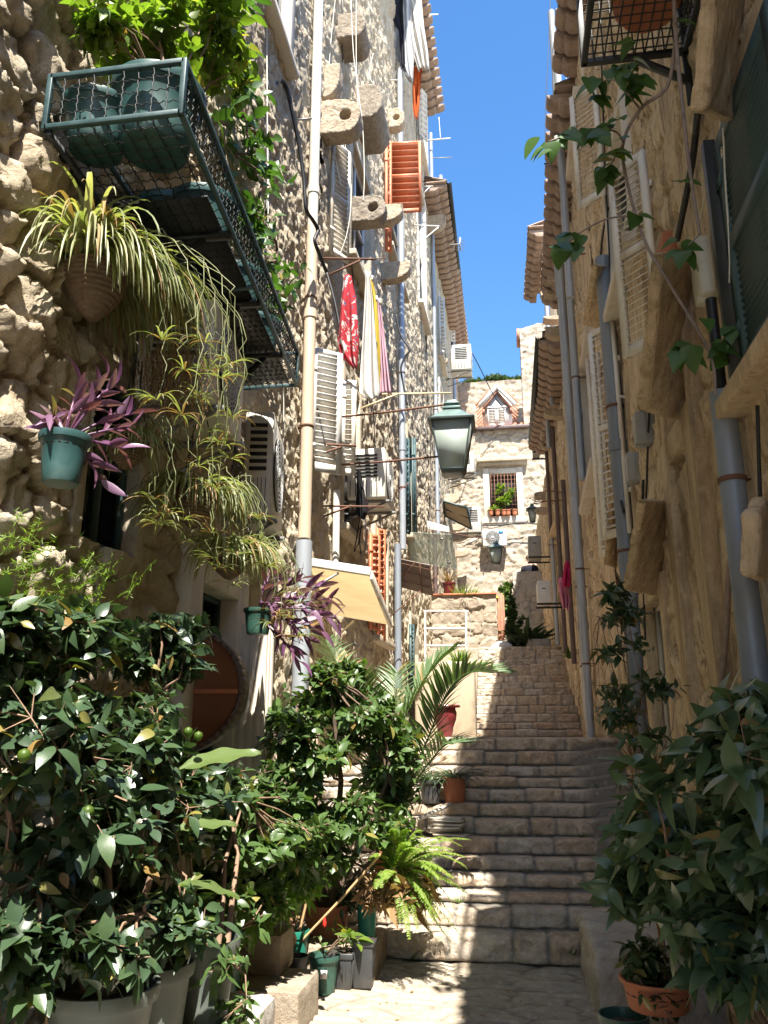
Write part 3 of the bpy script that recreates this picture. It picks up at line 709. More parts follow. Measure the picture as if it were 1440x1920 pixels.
front(E1, 'gable_wall', yg, q0[0], q1[0]+.6, 7, q1[1]+.15, .06, 'stoneE', 940, depth=.8, top=([q0[0], q1[0], q1[0]+.6], [q0[1], q1[1], q1[1]-.1]))
mb = MB(); mb.box((q0[0]-.12, yg-.02, q0[1]-.45), (q0[0]-.005, yg+.8, q0[1]+.02)); mb.build('gable_coping', M['tile'], E1)
# garden wall, red door, plinth, shaded wall -------------------------------
yw = 20.35
def PX(px, py, y): p = atY(px, py, y); return p.x, p.z
g0 = PX(800, 1118, yw); g1 = PX(929, 1122, yw)
GW = front(None, 'garden_wall', yw, -1.95, g1[0], -.1, g0[1], .03, 'stoneG', 950, amp=.06, cw=.5, ch=.3, depth=.45)
tag(GW, 'sunlit blotchy stone wall beside the upper steps, behind the white rails', 'wall')
mb = MB(); mb.box((-1.95, yw-.05, g0[1]+.0), (g1[0]+.02, yw+.3, g0[1]+.05)); mb.build('coping', M['terra'], GW)
d0 = PX(930, 1113, yw+.3); d1 = PX(946, 1200, yw+.3)
RD = empty('garden_door', (d0[0], yw+.3, d1[1]), 'half-open red wooden door at the end of the sunlit garden wall', 'door')
mb = MB(); mb.box((d0[0]+.01, yw+.3, d1[1]), (d1[0], yw+.36, d0[1]))
for k in range(3): mb.box((d0[0]+.02+k*.07, yw+.285, d1[1]+.05), (d0[0]+.06+k*.07, yw+.3, d0[1]-.05))
mb.build('door_leaf', M['redpaint'] if 'redpaint' in M else M['tile'], RD, bevel=.005)
mb = MB(); mb.lathe([(0.001,0),(.035,.0),(.04,.03),(.02,.06),(.001,.065)], (d0[0]+.02, yw+.25, d0[1]-.14), 12); mb.build('yellow_bell', pm('yellow_paint', (.65,.42,.02), .4), RD)
# plinth (stair parapet)
a = PX(828, 1385, 15.8); b = PX(889, 1240, 15.8)
PL = MB(); PL.box((-1.75, 15.8, zl-.02), (b[0], 16.35, PX(860, 1240, 15.8)[1])); PLo = PL.build('stair_parapet', M['plaster'], bevel=.05, loc=(-1.2, 16, zl))
tag(PLo, 'smooth sand-plastered stair parapet standing on the landing by the upper steps', 'wall')
SW = MB(); z0 = zl
front_side = MB(); front_side.hexa([(-1.9,16.4,z0),(-.63,16.4,z0),(-.63,20.34,z0),(-1.9,20.34,z0),(-1.9,16.4,z0+1.1),(-.63,16.4,z0+1.1),(-.63,20.34,ztop+.15),(-1.9,20.34,ztop+.15)])
tag(front_side.build('side_terrace', M['stoneG']), 'low sunlit stone terrace flanking the upper steps on their left', 'wall')
ys_ = 26.0; s0 = PX(961, 1072, ys_); s1 = PX(1030, 1072, ys_)
SH = front(None, 'retaining_wall', ys_, s0[0], 1.3, ztop-.2, s0[1], .05, 'stoneD', 960, amp=.06, depth=.7)
tag(SH, 'shaded grey stone retaining wall at the top of the steps, ivy on its left edge', 'wall')
# ================================================================== left wall objects
UZ = Vector((0,0,1)); UX = Vector((1,0,0)); UY = Vector((0,1,0))
def pipe_px(root, side, pts, r, mat, off=.09, **k):   # pts: photo pixels of the pipe axis at top/bottom, pinned to one Y
    f = WL if side > 0 else WR
    mid = f(*pts[len(pts)//2], off); Y = mid.y
    x = mid.x; P = [Vector((x, Y, atX(px, py, x).z)) for px, py in pts]
    P = [Vector((x, Y, atY(px, py, Y).z)) for px, py in pts]
    return pipe(root, P, r, mat, **k), Vector((x, Y, 0))
# tall pipe close to the near house edge, in three coloured lengths
o, pp = pipe_px(H1, 1, [(600,-40),(586,430)], .062, 'pvc', clamps=[(3.9,1)], joints=(6.2,)); 
X0, Y0 = pp.x, pp.y
def zat(px, py, y): return atY(px, py, y).z
o['label'] = 'white plastic upper length of the tall downpipe'
o = pipe(H1, [(X0,Y0,zat(584,425,Y0)),(X0,Y0,zat(566,1010,Y0))], .068, 'pipetan', clamps=[(zat(580,560,Y0),1),(zat(572,800,Y0),1)], joints=(zat(580,590,Y0),)); o['label'] = 'tan stained middle length of the tall downpipe'
o = pipe(H1, [(X0,Y0,zat(566,1015,Y0)),(X0,Y0,zat(560,1420,Y0))], .088, 'zinc', joints=()); o['label'] = 'grey zinc sleeve at the foot of the tall downpipe'
# other left pipes
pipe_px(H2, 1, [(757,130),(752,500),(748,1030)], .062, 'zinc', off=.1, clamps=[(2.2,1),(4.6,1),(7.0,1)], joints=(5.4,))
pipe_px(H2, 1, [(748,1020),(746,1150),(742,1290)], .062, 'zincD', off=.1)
pipe_px(H2, 1, [(812,250),(814,600),(817,1000)], .058, 'zinc', off=.08, clamps=[(6,1),(9,1)])
pipe_px(H2, 1, [(817,990),(817,1100),(816,1215)], .05, 'brownpipe', off=.08)
pipe_px(H3, 1, [(826,330),(828,420)], .07, 'zinc', off=.3)
pipe_px(H4, 1, [(851,640),(853,760)], .07, 'zinc', off=.12)
pipe_px(H2, 1, [(628,920),(630,1010),(632,1060)], .045, 'pvc', off=.06)
# pierced stone brackets --------------------------------------------------
def corbel(root, px, py, rx, ry, holepx, depth, mat='corbel', side=1, wallpx=None, flat=False):
    """px,py centre of the round end; rx its radius in photo pixels; wallpx where it leaves the wall"""
    f = WL if side > 0 else WR
    Y = f(wallpx, py).y; c = atY(px, py, Y); r_ = abs(atY(px+rx, py, Y).x-c.x); h = abs(atY(px, py+ry, Y).z-c.z)
    xw = (xl(Y) if side > 0 else xr(Y))-side*.15; n = 28; outer = []; inner = []
    L = abs(c.x-xw); hr = r_*.42 if holepx else 0
    for k in range(n):
        a = 2*math.pi*k/n; ca, sa = math.cos(a), math.sin(a)
        if ca >= 0: p = (side*r_*ca, h*sa if not (flat and sa > 0) else h*sa)
        else:
            t = min(L/max(-ca,1e-6), h/max(abs(sa),1e-6)); p = (side*t*ca, t*sa)
        outer.append(Vector((c.x+p[0], Y-depth/2, c.z+p[1]))); inner.append(Vector((c.x+side*hr*ca, Y-depth/2, c.z+hr*sa)))
    mb = MB()
    if side < 0: outer = outer[::-1]; inner = inner[::-1]
    if holepx: mb.ring(outer, inner, (0, depth, 0))
    else: mb.prism(outer, (0, depth, 0))
    return chip(mb.build('stone_bracket', M[mat], root, bevel=.02))
def halfcorbel(root, px0, py0, px1, py1, side=1, mat='corbel', depth=.22):
    """quarter-round bracket: flat top from px0 (wall) to px1 (tip), py0 top, py1 bottom"""
    f = WL if side > 0 else WR
    Y = f(px0, (py0+py1)/2).y; a = atY(px0, py0, Y); b = atY(px1, py0, Y); c = atY(px1, py1, Y); L = abs(b.x-a.x)+.15; h = abs(c.z-a.z); xw = a.x-side*.15
    pts = [(0, -h), (L*.45, -h)]+[(L*.45+L*.55*math.sin(t), -h*.35-h*.65*math.cos(t)) for t in np.linspace(.15, math.pi/2, 7)]+[(L, 0), (0, 0)]
    P = [Vector((xw+side*x, Y-depth/2, a.z+z)) for x, z in pts]
    if side < 0: P = P[::-1]
    return chip(MB().prism(P, (0, depth, 0)).build('stone_bracket', M[mat], root, bevel=.012), a=.015, b=.02)
corbel(H2, 651, 228, 27, 31, True, .26, wallpx=606)
corbel(H2, 744, 226, 15, 18, True, .2, wallpx=728)
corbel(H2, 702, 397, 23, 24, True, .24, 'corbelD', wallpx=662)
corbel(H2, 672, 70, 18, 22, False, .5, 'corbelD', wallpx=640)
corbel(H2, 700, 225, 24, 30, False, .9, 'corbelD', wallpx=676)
halfcorbel(H2, 705, 392, 756, 418); halfcorbel(H2, 716, 498, 770, 526)
halfcorbel(H2, 608, 133, 640, 190); halfcorbel(H2, 802, 408, 836, 434)
for (a, b, c, d) in ((806,402,838,420),): pass
for cx, cy, rr, wp in ((858,905,7,846),(870,913,6,856),(835,678,5,826),(843,795,0,0)):
    if rr: corbel(H3 if cx < 850 else H4, cx, cy, rr, rr, True, .2, wallpx=wp)
for a in ((838,928,862,945),(858,889,890,902),(870,925,893,936),(838,792,864,806),(852,1000,878,1014),(858,1033,880,1044),(862,1052,884,1060),(862,1074,882,1086),(872,1088,893,1100),(853,985,873,995)):
    halfcorbel(H4, a[0]-4, a[1], a[2], a[3])
# shutters ---------------------------------------------------------------
def shut(root, side, hp, fp, pyb, mat, off=.05, n=22, fr=.055, width=None, label=None, **k):
    """hp: hinge-top pixel, fp: free-edge-top pixel, pyb: pixel row of the hinge's foot"""
    f = WL if side > 0 else WR
    A = f(*hp, off); B = atZ(*fp, A.z)
    d = Vector((B.x-A.x, B.y-A.y)); wd = d.length
    if width: wd = width
    zb = atY(hp[0], pyb, A.y).z
    return louvre(root, A, d.normalized(), wd, zb, mat, n=n, fr=fr, label=label, **k)
sh = []
A = WL(583, 648, .06); B = atZ(642, 682, A.z); wd = .62
def shdir(hp, fp, side=1, off=.06, lim=None):
    f = WL if side > 0 else WR
    A = f(*hp, off); B = atZ(*fp, A.z); return A, Vector((B.x-A.x, B.y-A.y))
def shfix(root, hp, fpx, ang, pyb, mat, side=1, off=.06, **k):
    """hinge pixel + free-edge pixel column + angle from the wall's outward normal (degrees, + = away)"""
    f = WL if side > 0 else WR
    A = f(*hp, off); d = Vector((side*math.cos(R(ang)), math.sin(R(ang))))
    # distance along d so that the free edge projects to fpx
    r0 = ray(fpx, hp[1]); kk = r0.x/r0.y; t = (kk*A.y-A.x)/(d.x-kk*d.y)
    zb = f(hp[0], hp[1], off); zb = atY(hp[0], pyb, A.y).z
    return louvre(root, A, d, abs(t), zb, mat, **k)
shfix(H2, (584,650), 642, 38, 880, 'white', n=20, fr=.07, mid=False, label='white slatted shutter swung out, nearer leaf')
shfix(H2, (640,712), 668, 20, 890, 'white', n=20, fr=.06, mid=False, label='white slatted shutter swung out, farther leaf')
shfix(H2, (623,258), 656, 62, 470, 'cream', n=26, fr=.05, label='grey-white slatted shutter almost flat to the wall')
shfix(H2, (727,268), 789, 4, 400, 'redwood', n=12, fr=.055, label='red-brown slatted shutter swung square to the wall')
shfix(H2, (722,262), 734, 30, 470, 'redwood', n=14, label='red-brown slatted shutter ajar')
shfix(H2, (693,1000), 712, 55, 1180, 'redwood', n=16)
shfix(H2, (706,990), 722, 55, 1200, 'redwood', n=16)
shfix(H2, (758,820), 767, 50, 1000, 'greenwood', n=16); shfix(H2, (772,820), 779, 50, 1000, 'greenwood', n=16)
shfix(H2, (768,1170), 776, 60, 1290, 'greenwood', n=16)
shfix(H2, (783,20), 797, 65, 250, 'white', n=24); shfix(H3, (822,556), 833, 35, 660, 'white', n=16)
shfix(H4, (843,540), 851, 35, 640, 'white', n=16)
# --------------------------------------------------------- air conditioners
def ac(P, u, wv, W, D, H, label, group, face='fan', mat='pvc', bracket=True, logo=False):
    """P: back-bottom near corner; u: along the fan face's width; wv: outward from the wall; box W (u) x D (wv) x H"""
    P = Vector(P); u = Vector(u).normalized(); wv = Vector(wv).normalized()
    root = empty('air_conditioner', P, label, 'air conditioner', group)
    mb = MB(); mb.obox(P, u*W, wv*D, UZ*H); mb.build('casing', M[mat], root, bevel=.018)
    fo = P+wv*(D+.004); rr = min(H*.42, W*.36); c = fo+u*(W*.42)+UZ*(H*.5)
    def disc(r0, r1, off, n=36):
        o = [c+wv*off+u*(math.cos(t)*r1)+UZ*(math.sin(t)*r1) for t in np.linspace(0, 2*math.pi, n, endpoint=False)]
        i = [c+wv*off+u*(math.cos(t)*r0)+UZ*(math.sin(t)*r0) for t in np.linspace(0, 2*math.pi, n, endpoint=False)]
        return o, i
    mb = MB(); o, i = disc(.001, rr, 0); mb.prism(o, wv*.003); mb.build('fan_opening', M['dark'], root)
    mb = MB()
    for k in range(9):
        o, i = disc(rr*(k+1)/9-.004, rr*(k+1)/9+.003, .012); mb.ring(o, i, wv*.006)
    for k in range(20):
        t = 2*math.pi*k/20+.1; dd = u*math.cos(t)+UZ*math.sin(t); mb.beam(c+wv*.014+dd*rr*.2, c+wv*.014+dd*rr, .008, .006, wv)
    o, i = disc(.001, rr*.22, .010); mb.prism(o, wv*.014)
    mb.build('fan_grille', M['acgrille'], root)
    mb = MB(); q = P-u*.004
    for k in range(7): mb.obox(q+wv*(D*.2)+UZ*(H*(.42+.07*k)), wv*(D*.6), -u*.006, UZ*(H*.035))
    for k in range(6): mb.obox(P+wv*(D*.08+D*.14*k)+u*0-u*.006+UZ*(H*.05), wv*(D*.02), -u*.004, UZ*H*.3)
    mb.build('side_vent', M['dark'], root)
    if bracket:
        for t in (.15, .85):
            mb = MB(); a = P+u*(W*t)-wv*.2; mb.beam(a-UZ*.02, P+u*(W*t)+wv*(D+.04)-UZ*.02, .035, .035); mb.beam(a-UZ*.34, P+u*(W*t)+wv*(D)-UZ*.03, .025, .025); mb.build('bracket', M['iron'], root)
    return root
Y = 3.95; P = atY(300, 742, Y); P.x = xl(Y)+.08
D_ = atY(392, 742, Y).x-P.x
ac(P, UY-UX*.13, UX+UY*.13, .85, D_, .62, 'large dusty white air conditioner behind the trailing spider plant, under the iron planter', 'air conditioners on the left wall')
P = WL(452, 965, .1); Dd = atY(505, 965, P.y).x-P.x
ac(P, UY-UX*.17, UX+UY*.17, .85, Dd, atY(470, 770, P.y).z-P.z, 'white air conditioner with big round fan, beside the tan pipe below the planter', 'air conditioners on the left wall')
P = WL(650, 935, .06); Dd = atY(722, 935, P.y).x-P.x
ac(P, UY, UX, .85, Dd, atY(700, 840, P.y).z-P.z, 'white air conditioner with caged side grille beneath the white shutters', 'air conditioners on the left wall')
P = atY(867, 692, 26.0); P.x = xl(26)+.25; ac(P, UY, UX, .8, atY(884, 690, 26).x-P.x, .95, 'small white air conditioner high on the farthest left house against the sky', 'air conditioners on the left wall', bracket=True)
P = atY(877, 998, 27.0); ac(P, UY, UX, .8, .45, .9, 'air conditioner with dark side louvres beside the barred window', 'air conditioners on the left wall')
P = atY(878, 885, 26.0); P.x = xl(26)+.2; ac(P, UY, UX, .8, atY(890, 885, 26).x-P.x, .7, 'air conditioner half hidden behind the big street lantern', 'air conditioners on the left wall')
# end wall unit faces the lane
a = atY(906, 1028, YE-.12); b = atY(951, 1028, YE-.12); h = atY(906, 998, YE-.12).z-a.z
root = ac((a.x, YE-.12, a.z), UX, -UY, b.x-a.x, .38, h, 'white air conditioner with grey fan and small blue badge on the end wall', None, mat='white')
mb = MB(); mb.box((a.x+.66*(b.x-a.x), YE-.506, a.z+h*.72), (a.x+.86*(b.x-a.x), YE-.500, a.z+h*.92)); mb.build('badge', pm('blue_badge', (.03,.22,.55), .4), root)
# right far units
P = atY(982, 1050, 19.0); q = atY(1018, 1050, 19.0)
def boxunit(px0, py0, px1, py1, y, dy, label, name='air_conditioner', cat='air conditioner', mat='greybox', group=None):
    a = atY(px0, py1, y); b = atY(px1, py0, y); root = empty(name, (b.x, y, a.z), label, cat, group)
    mb = MB(); mb.box((a.x, y, a.z), (b.x, y+dy, b.z)); mb.build('casing', M[mat], root, bevel=.015)
    mb = MB(); w_ = b.x-a.x; mb.box((a.x+w_*.35, y-.006, a.z+(b.z-a.z)*.62), (a.x+w_*.6, y+.002, a.z+(b.z-a.z)*.66)); mb.build('handle_slot', M['dark'], root)
    for ya_ in (y+.03, y+dy-.07): mb = MB(); mb.box((a.x-.02, ya_, a.z-.04), (b.x+.3, ya_+.04, a.z-.003)); mb.build('bracket', M['blackmetal'], root)
    return root
boxunit(992, 1004, 1014, 1043, 21, .8, 'grey box air conditioner on the right wall beside the end lantern', group='units on the right wall')
boxunit(1000, 818, 1012, 845, 21, .7, 'small grey unit on the right wall under the dark gutter', group='units on the right wall')
boxunit(1009, 1088, 1032, 1130, 16.5, .6, 'pale meter box low on the right wall near the pink laundry', 'meter_box', 'box', 'white')
# --------------------------------------------------------- iron planter cage
Zc = 2.70
def Zp(px, py, z=Zc): return atZ(px, py, z)
a = Zp(84, 240); b = Zp(352, 235); c = Zp(523, 724)
b = Vector((b.x, a.y, Zc)); H_ = atY(355, 114, a.y).z-Zc; c.x = b.x-.22
d = Vector((xl(c.y)+.04, c.y, Zc))
a.x = max(a.x, xl(a.y)+.02)
def cage(name, a, b, c, d, H, mat, label, group, grid=.07, wave=True, floor=True, th=.026, gr=.0035, parent_label=None, rows=None):
    root = empty(name, a, label, 'window planter', group); a, b, c, d = map(Vector, (a, b, c, d)); up = UZ*H
    mb = MB()
    for p, q in ((a,b),(b,c),(c,d),(d,a)):
        mb.beam(p, q, th, th); mb.beam(p+up, q+up, th, th)
    for p in (a,b,c,d): mb.beam(p-UZ*th/2, p+up+UZ*th/2, th, th, UY)
    mb.beam(a.lerp(d,.5), b.lerp(c,.5), th, th)
    mb.build('frame', M[mat], root, bevel=.003)
    def wire(p, q, nn, ph):
        L = (q-p).length; m = max(3, int(L/.02)) if wave else 2
        return [p.lerp(q, t/(m-1))+nn*((.006 if (int(t)+ph) % 2 else -.006) if wave else 0) for t in range(m)]
    mb = MB()
    def panel(p, q, r_, s):   # p->q horizontal, r_ above p, s above q
        nn = (q-p).cross(r_-p).normalized(); L = (q-p).length; Hh = (r_-p).length; nu = max(2, round(L/grid)); nv = max(2, round(Hh/grid))
        for k in range(1, nu):
            t = k/nu; mb.tube(wire(p.lerp(q,t), r_.lerp(s,t), nn, k), gr, 4, False)
        for k in range(1, nv):
            t = k/nv; mb.tube(wire(p.lerp(r_,t), q.lerp(s,t), nn, k+1), gr, 4, False)
    panel(a, b, a+up, b+up); panel(b, c, b+up, c+up); panel(c, d, c+up, d+up)
    if floor: panel(a, b, d, c)
    mb.build('wire_mesh', M['blackmetal'] if wave else M[mat], root, smooth=3.2)
    return root
CG = cage('window_planter', a, b, c, d, H_, 'greenmetal', 'dark green iron mesh planter jutting from the left wall, full of pots', 'window planters')
mb = MB()
for t in (.30, .55, .80):
    p = a.lerp(d, t); q = b.lerp(c, t); mb.beam(p-UZ*.03, q-UZ*.03, .05, .03); mb.beam(p-UZ*.45+UX*-.02, q.lerp(p,.25)-UZ*.04, .03, .03)
mb.beam(a.lerp(b,.02)+UZ*-.03, d.lerp(c,.02)-UZ*.03, .04, .03)
mb.build('bracket', M['blackmetal'], CG)
mb = MB(); p = a.lerp(d,.30); q = b.lerp(c,.30); mb.hexa([Vector(v)+UZ*.0 for v in (a.lerp(d,.20)+UX*.05, b.lerp(c,.20)-UX*.05, b.lerp(c,.97)-UX*.05, a.lerp(d,.97)+UX*.05)]+[Vector(v)+UZ*.012 for v in (a.lerp(d,.20)+UX*.05, b.lerp(c,.20)-UX*.05, b.lerp(c,.97)-UX*.05, a.lerp(d,.97)+UX*.05)])
mb.build('tray', M['blackmetal'], CG)  # black tray added over the mesh floor to darken the underside
def pot(c, r, h, mat, label, group=None, taper=.72, rim=True, soil=True, name='flower_pot', sq=False, ribs=0, cat='flower pot', n=32, parts=None):
    c = Vector(c); root = empty(name, c, label, cat, group); mb = MB()
    if not sq:
        rh = h*.14
        prof = [(.001,0),(r*taper*.96,0),(r*taper,.006)]+[(r*(taper+(.94-taper)*t), h*t) for t in (.25,.5,.8)]
        prof += [(r*.945,h-rh),(r*1.0,h-rh),(r*1.03,h-rh*.5),(r*1.02,h),(r*.95,h),(r*.90,h-rh),(r*.8,h*.5)] if rim else [(r*.97,h),(r*.9,h),(r*.82,h*.5)]
        mb.lathe(prof, c, n)
        o = mb.build('body', M[mat], root, smooth=.7)
    else:
        t = taper; P = [(-t,-t,0),(t,-t,0),(t,t,0),(-t,t,0),(-1,-1,h),(1,-1,h),(1,1,h),(-1,1,h)]
        P = [(c.x+x*r, c.y+y*r, c.z+z) for x,y,z in P]; mb.hexa(P)
        mb.ring([c+Vector((x*r*1.08, y*r*1.08, h-.03)) for x,y in ((-1,-1),(1,-1),(1,1),(-1,1))], [c+Vector((x*r*.93, y*r*.93, h-.03)) for x,y in ((-1,-1),(1,-1),(1,1),(-1,1))], (0,0,.036))
        if ribs:
            for k in range(ribs):
                u = -1+2*(k+.5)/ribs; mb.beam(c+Vector((u*r*t, -r*t-.004, .01)), c+Vector((u*r*.98, -r*.98-.004, h-.04)), .008, .008, UY); mb.beam(c+Vector((r*t+.004, u*r*t, .01)), c+Vector((r*.98+.004, u*r*.98, h-.04)), .008, .008, UY)
        o = mb.build('body', M[mat], root, bevel=.008)
    if soil:
        mb = MB(); rs = r*.88
        mb.lathe([(.001,h-.035),(rs*.6,h-.03),(rs,h-.045),(rs,h-.06),(.001,h-.07)], c, 20) if not sq else mb.box((c.x-rs, c.y-rs, c.z+h-.02), (c.x+rs, c.y+rs, c.z+h+.008))
        mb.build('soil', M['soil'], root, smooth=3.2)
    return root
for k, (t, s_, r_, h) in enumerate(((.085,.66,.225,.33),(.07,.22,.175,.24),(.36,.62,.2,.30),(.36,.24,.18,.3),(.62,.60,.19,.3),(.62,.22,.17,.3),(.86,.5,.2,.32))):
    p = a.lerp(d, t).lerp(b.lerp(c, t), s_)+UZ*.02
    pot(p, r_, h, 'greenpot', ['biggest green pot, at the outer front corner inside the iron planter','smaller green pot beside the wall at the front of the iron planter','green pot on the planter tray, outer row behind the front pair','green pot on the planter tray, wall row behind the front pair','green pot farther back in the planter, outer row','green pot farther back in the planter, wall row','last green pot at the far end of the iron planter'][k], 'green pots in the iron planter')
# right window planter cage (top right)
ya = WR(1297, 115).y; a2 = atY(1095, 118, ya); b2 = Vector((xr(ya)-.03, ya, a2.z))
c2 = b2-UY*1.1; c2.x = xr(c2.y)-.03; d2 = a2-UY*1.1
CR = cage('window_planter', a2, b2, c2, d2, .55, 'blackmetal', 'black iron planter high on the right wall with a terracotta pot in it', 'window planters', wave=False, grid=.06, th=.035, gr=.005)
mb = MB(); mb.beam((a2.x+.3, ya, a2.z-.02), (xr(ya)-.02, ya, a2.z-.22), .04, .03); mb.beam((xr(ya)-.03, ya, a2.z), (xr(ya)-.03, ya, a2.z-.38), .04, .02, UY); mb.build('bracket', M['blackmetal'], CR)
tp = pot(Vector((a2.x+.33, ya-.30, a2.z+.02)), .23, .5, 'terra', 'ribbed terracotta pot standing in the black iron planter at top right', None, taper=.7)
mb = MB()
for k in range(6): z = a2.z+.06+k*.07; mb.lathe([(.17+k*.009,0),(.19+k*.009,.015),(.17+k*.009,.03)], (a2.x+.33, ya-.30, z), 24)
mb.build('ribs', M['terra'], tp, smooth=3.2)
# ================================================================== lanterns, rods, laundry, boards, cables
def lantern(root_loc, x, y, z0, z1, wd, label, group, arms=()):
    """z0 bottom, z1 top of the chimney cap; wd = width of the head at the roof"""
    H = z1-z0; root = empty('street_lantern', (x, y, z0), label, 'street lamp', group)
    def fr(za, zb, wa, wb): return [Vector((x+sx*wa/2, y+sy*wa/2, za)) for sx, sy in ((-1,-1),(1,-1),(1,1),(-1,1))]+[Vector((x+sx*wb/2, y+sy*wb/2, zb)) for sx, sy in ((-1,-1),(1,-1),(1,1),(-1,1))]
    zb = z0+H*.06; zt = z0+H*.66; wb = wd*.52; wt = wd*.90
    g = MB(); g.hexa(fr(zb, zt, wb, wt)); g.build('glass', M['lampglass'], root)
    mb = MB(); lo = fr(zb, zt, wb+.008, wt+.008); t = wd*.035
    for k in range(4):
        mb.beam(lo[k], lo[k+4], t, t, UY+UX*.3)
    mb.hexa(fr(zb-H*.05, zb+.004, wb*.86, wb+.03)); mb.hexa(fr(zt, zt+.03, wt+.10, wt+.11))
    mb.build('frame', M['lampdark'], root, bevel=.003)
    mb = MB(); mb.hexa(fr(zt+.032, z0+H*.86, wt+.05, wd*.34)); mb.hexa(fr(z0+H*.862, z0+H*.89, wd*.44, wd*.44)); mb.hexa(fr(z0+H*.892, z0+H*.93, wd*.32, wd*.32)); mb.hexa(fr(z0+H*.932, z0+H*.95, wd*.38, wd*.38)); mb.hexa(fr(z0+H*.952, z1, wd*.27, wd*.2))
    mb.build('roof', M['lampgreen'], root, bevel=.004)
    mb = MB(); mb.lathe([(.001,0),(wd*.08,.02),(wd*.1,H*.12),(wd*.07,H*.2),(.001,H*.22)], (x, y, z0+H*.40), 14); mb.build('bulb', M['lampbulb'], root, smooth=3.2)
    for a, b in arms:
        mb = MB(); mb.tube([a, Vector(a).lerp(Vector(b), .5)-UZ*.01, b], .014, 7); mb.build('arm', M['rust'], root, smooth=1)
    return root
s = NT('frosted_lantern_glass'); s.fin((.46,.53,.49), .35, spec=.5); s.b.inputs['Transmission Weight'].default_value = .35; M['lampglass'] = s.m
s = NT('lantern_bulb'); s.fin((.75,.74,.6), .4); M['lampbulb'] = s.m
ly = 9.6; A = atY(850, 893, ly); B = atY(848, 752, ly); wd = (atY(893, 806, ly)-atY(808, 806, ly)).x
w1 = WL(712, 778, 0); w2 = WL(722, 866, 0)
lantern(None, A.x, ly, A.z, B.z, wd*.92, 'large green street lantern on rusty arms from the left wall', 'street lanterns', [((xl(ly)-.05, ly, atY(760,776,ly).z), (A.x-.02, ly, atY(835,758,ly).z)), ((xl(ly)-.05, ly, atY(760,866,ly).z), (A.x-wd*.28, ly, atY(818,856,ly).z))])
y2 = 24; A = atY(931, 1060, y2); B = atY(930, 1014, y2); wd2 = (atY(945,1030,y2)-atY(917,1030,y2)).x
lantern(None, A.x, y2, A.z, B.z, wd2*.92, 'pale street lantern in front of the end wall air conditioner', 'street lanterns', [((xl(y2), y2, B.z+.35), (A.x, y2, B.z))])
y3 = 22; A = atY(999, 980, y3); B = atY(998, 944, y3); wd2 = (atY(1008,957,y3)-atY(990,957,y3)).x
lantern(None, A.x, y3, A.z, B.z, wd2*.95, 'small street lantern near the right wall, beside the barred window', 'street lanterns', [((xr(y3), y3, B.z+.05), (A.x, y3, B.z-.02))])
# rods ---------------------------------------------------------------
def rod(root, side, px0, py0, px1, py1, mat='rust', r=.011, brace=None, name='laundry_rod'):
    f = WL if side > 0 else WR
    p = f(px0, py0, 0); q = atY(px1, py1, p.y); a = p-Vector((side*.1,0,0)); mb = MB(); mb.tube([a, q], r, 6)
    if brace: b0 = atY(brace[0], brace[1], p.y); mb.tube([Vector((f(brace[0],brace[1],0).x if False else p.x-side*.02, p.y, b0.z)), atY(brace[2], brace[3], p.y)], r, 6)
    return mb.build(name, M[mat], root), p.y
r1, yr1 = rod(H2, 1, 610, 483, 704, 486, brace=(612, 520, 676, 488), r=.014)
rod(H2, 1, 672, 739, 846, 737, mat='yellowbar' if 'yellowbar' in M else 'wood', brace=(680, 768, 745, 739), r=.014)
rod(H2, 1, 574, 830, 668, 836, brace=(580, 862, 640, 838), r=.014)
rod(H2, 1, 610, 948, 720, 950, brace=(612, 968, 655, 950), r=.012)
rod(H2, 1, 700, 486, 724, 484, r=.01)
rod(H2, 1, 792, 27, 822, 27, mat='white', r=.02); rod(H3, 1, 802, 263, 845, 259, mat='white', r=.02); rod(H3, 1, 806, 296, 848, 295, mat='iron', r=.014)
rod(H2, 1, 776, 421, 824, 424, mat='white', r=.014, brace=(778, 465, 822, 426)); rod(H2, 1, 790, 349, 812, 349, mat='white', r=.014, brace=(790,368,806,350))
rod(H2, 1, 728, 150, 745, 150, mat='white', r=.012); rod(H2, 1, 560, 224, 585, 222, mat='iron', r=.01)
rod(H2, 1, 730, 940, 768, 905, r=.008); rod(H2, 1, 726, 1170, 788, 1108, r=.009)
for a in ((858,890,890,893),(864,922,902,922),(868,1000,898,1000),(872,1010,890,1008)): rod(H4, 1, a[0], a[1], a[2], a[3], r=.016)
for a in ((1060,925,1022,920),(1062,938,1002,940),(1050,1022,1028,1022)): rod(G2, -1, *a, r=.012)
rod(G2, -1, 1072, 305, 1020, 307, mat='blackmetal', r=.012); rod(G2, -1, 1100, 474, 1066, 480, mat='rust', r=.01)
for a in ((1030,634,1008,634),(1030,662,1004,662),(1032,900,1058,884)): rod(G2, -1, *a, mat='rust', r=.012)
# clips (white pipe ties on the right)
# aerial
mb = MB(); p = atY(843, 460, 21); q = atY(862, 458, 21); mb.tube([p, q, atY(863,446,21)], .03, 6); mb.tube([atY(862,445,21), atY(863,470,21)], .02, 5)
for k in range(6): zz_ = atY(863, 448+4*k, 21); mb.tube([zz_-UX*.12, zz_+UX*.12+UY*.1], .008, 4)
tag(mb.build('television_aerial', M['iron'], loc=p), 'grey television aerial sticking out from the left eaves against the sky', 'aerial')
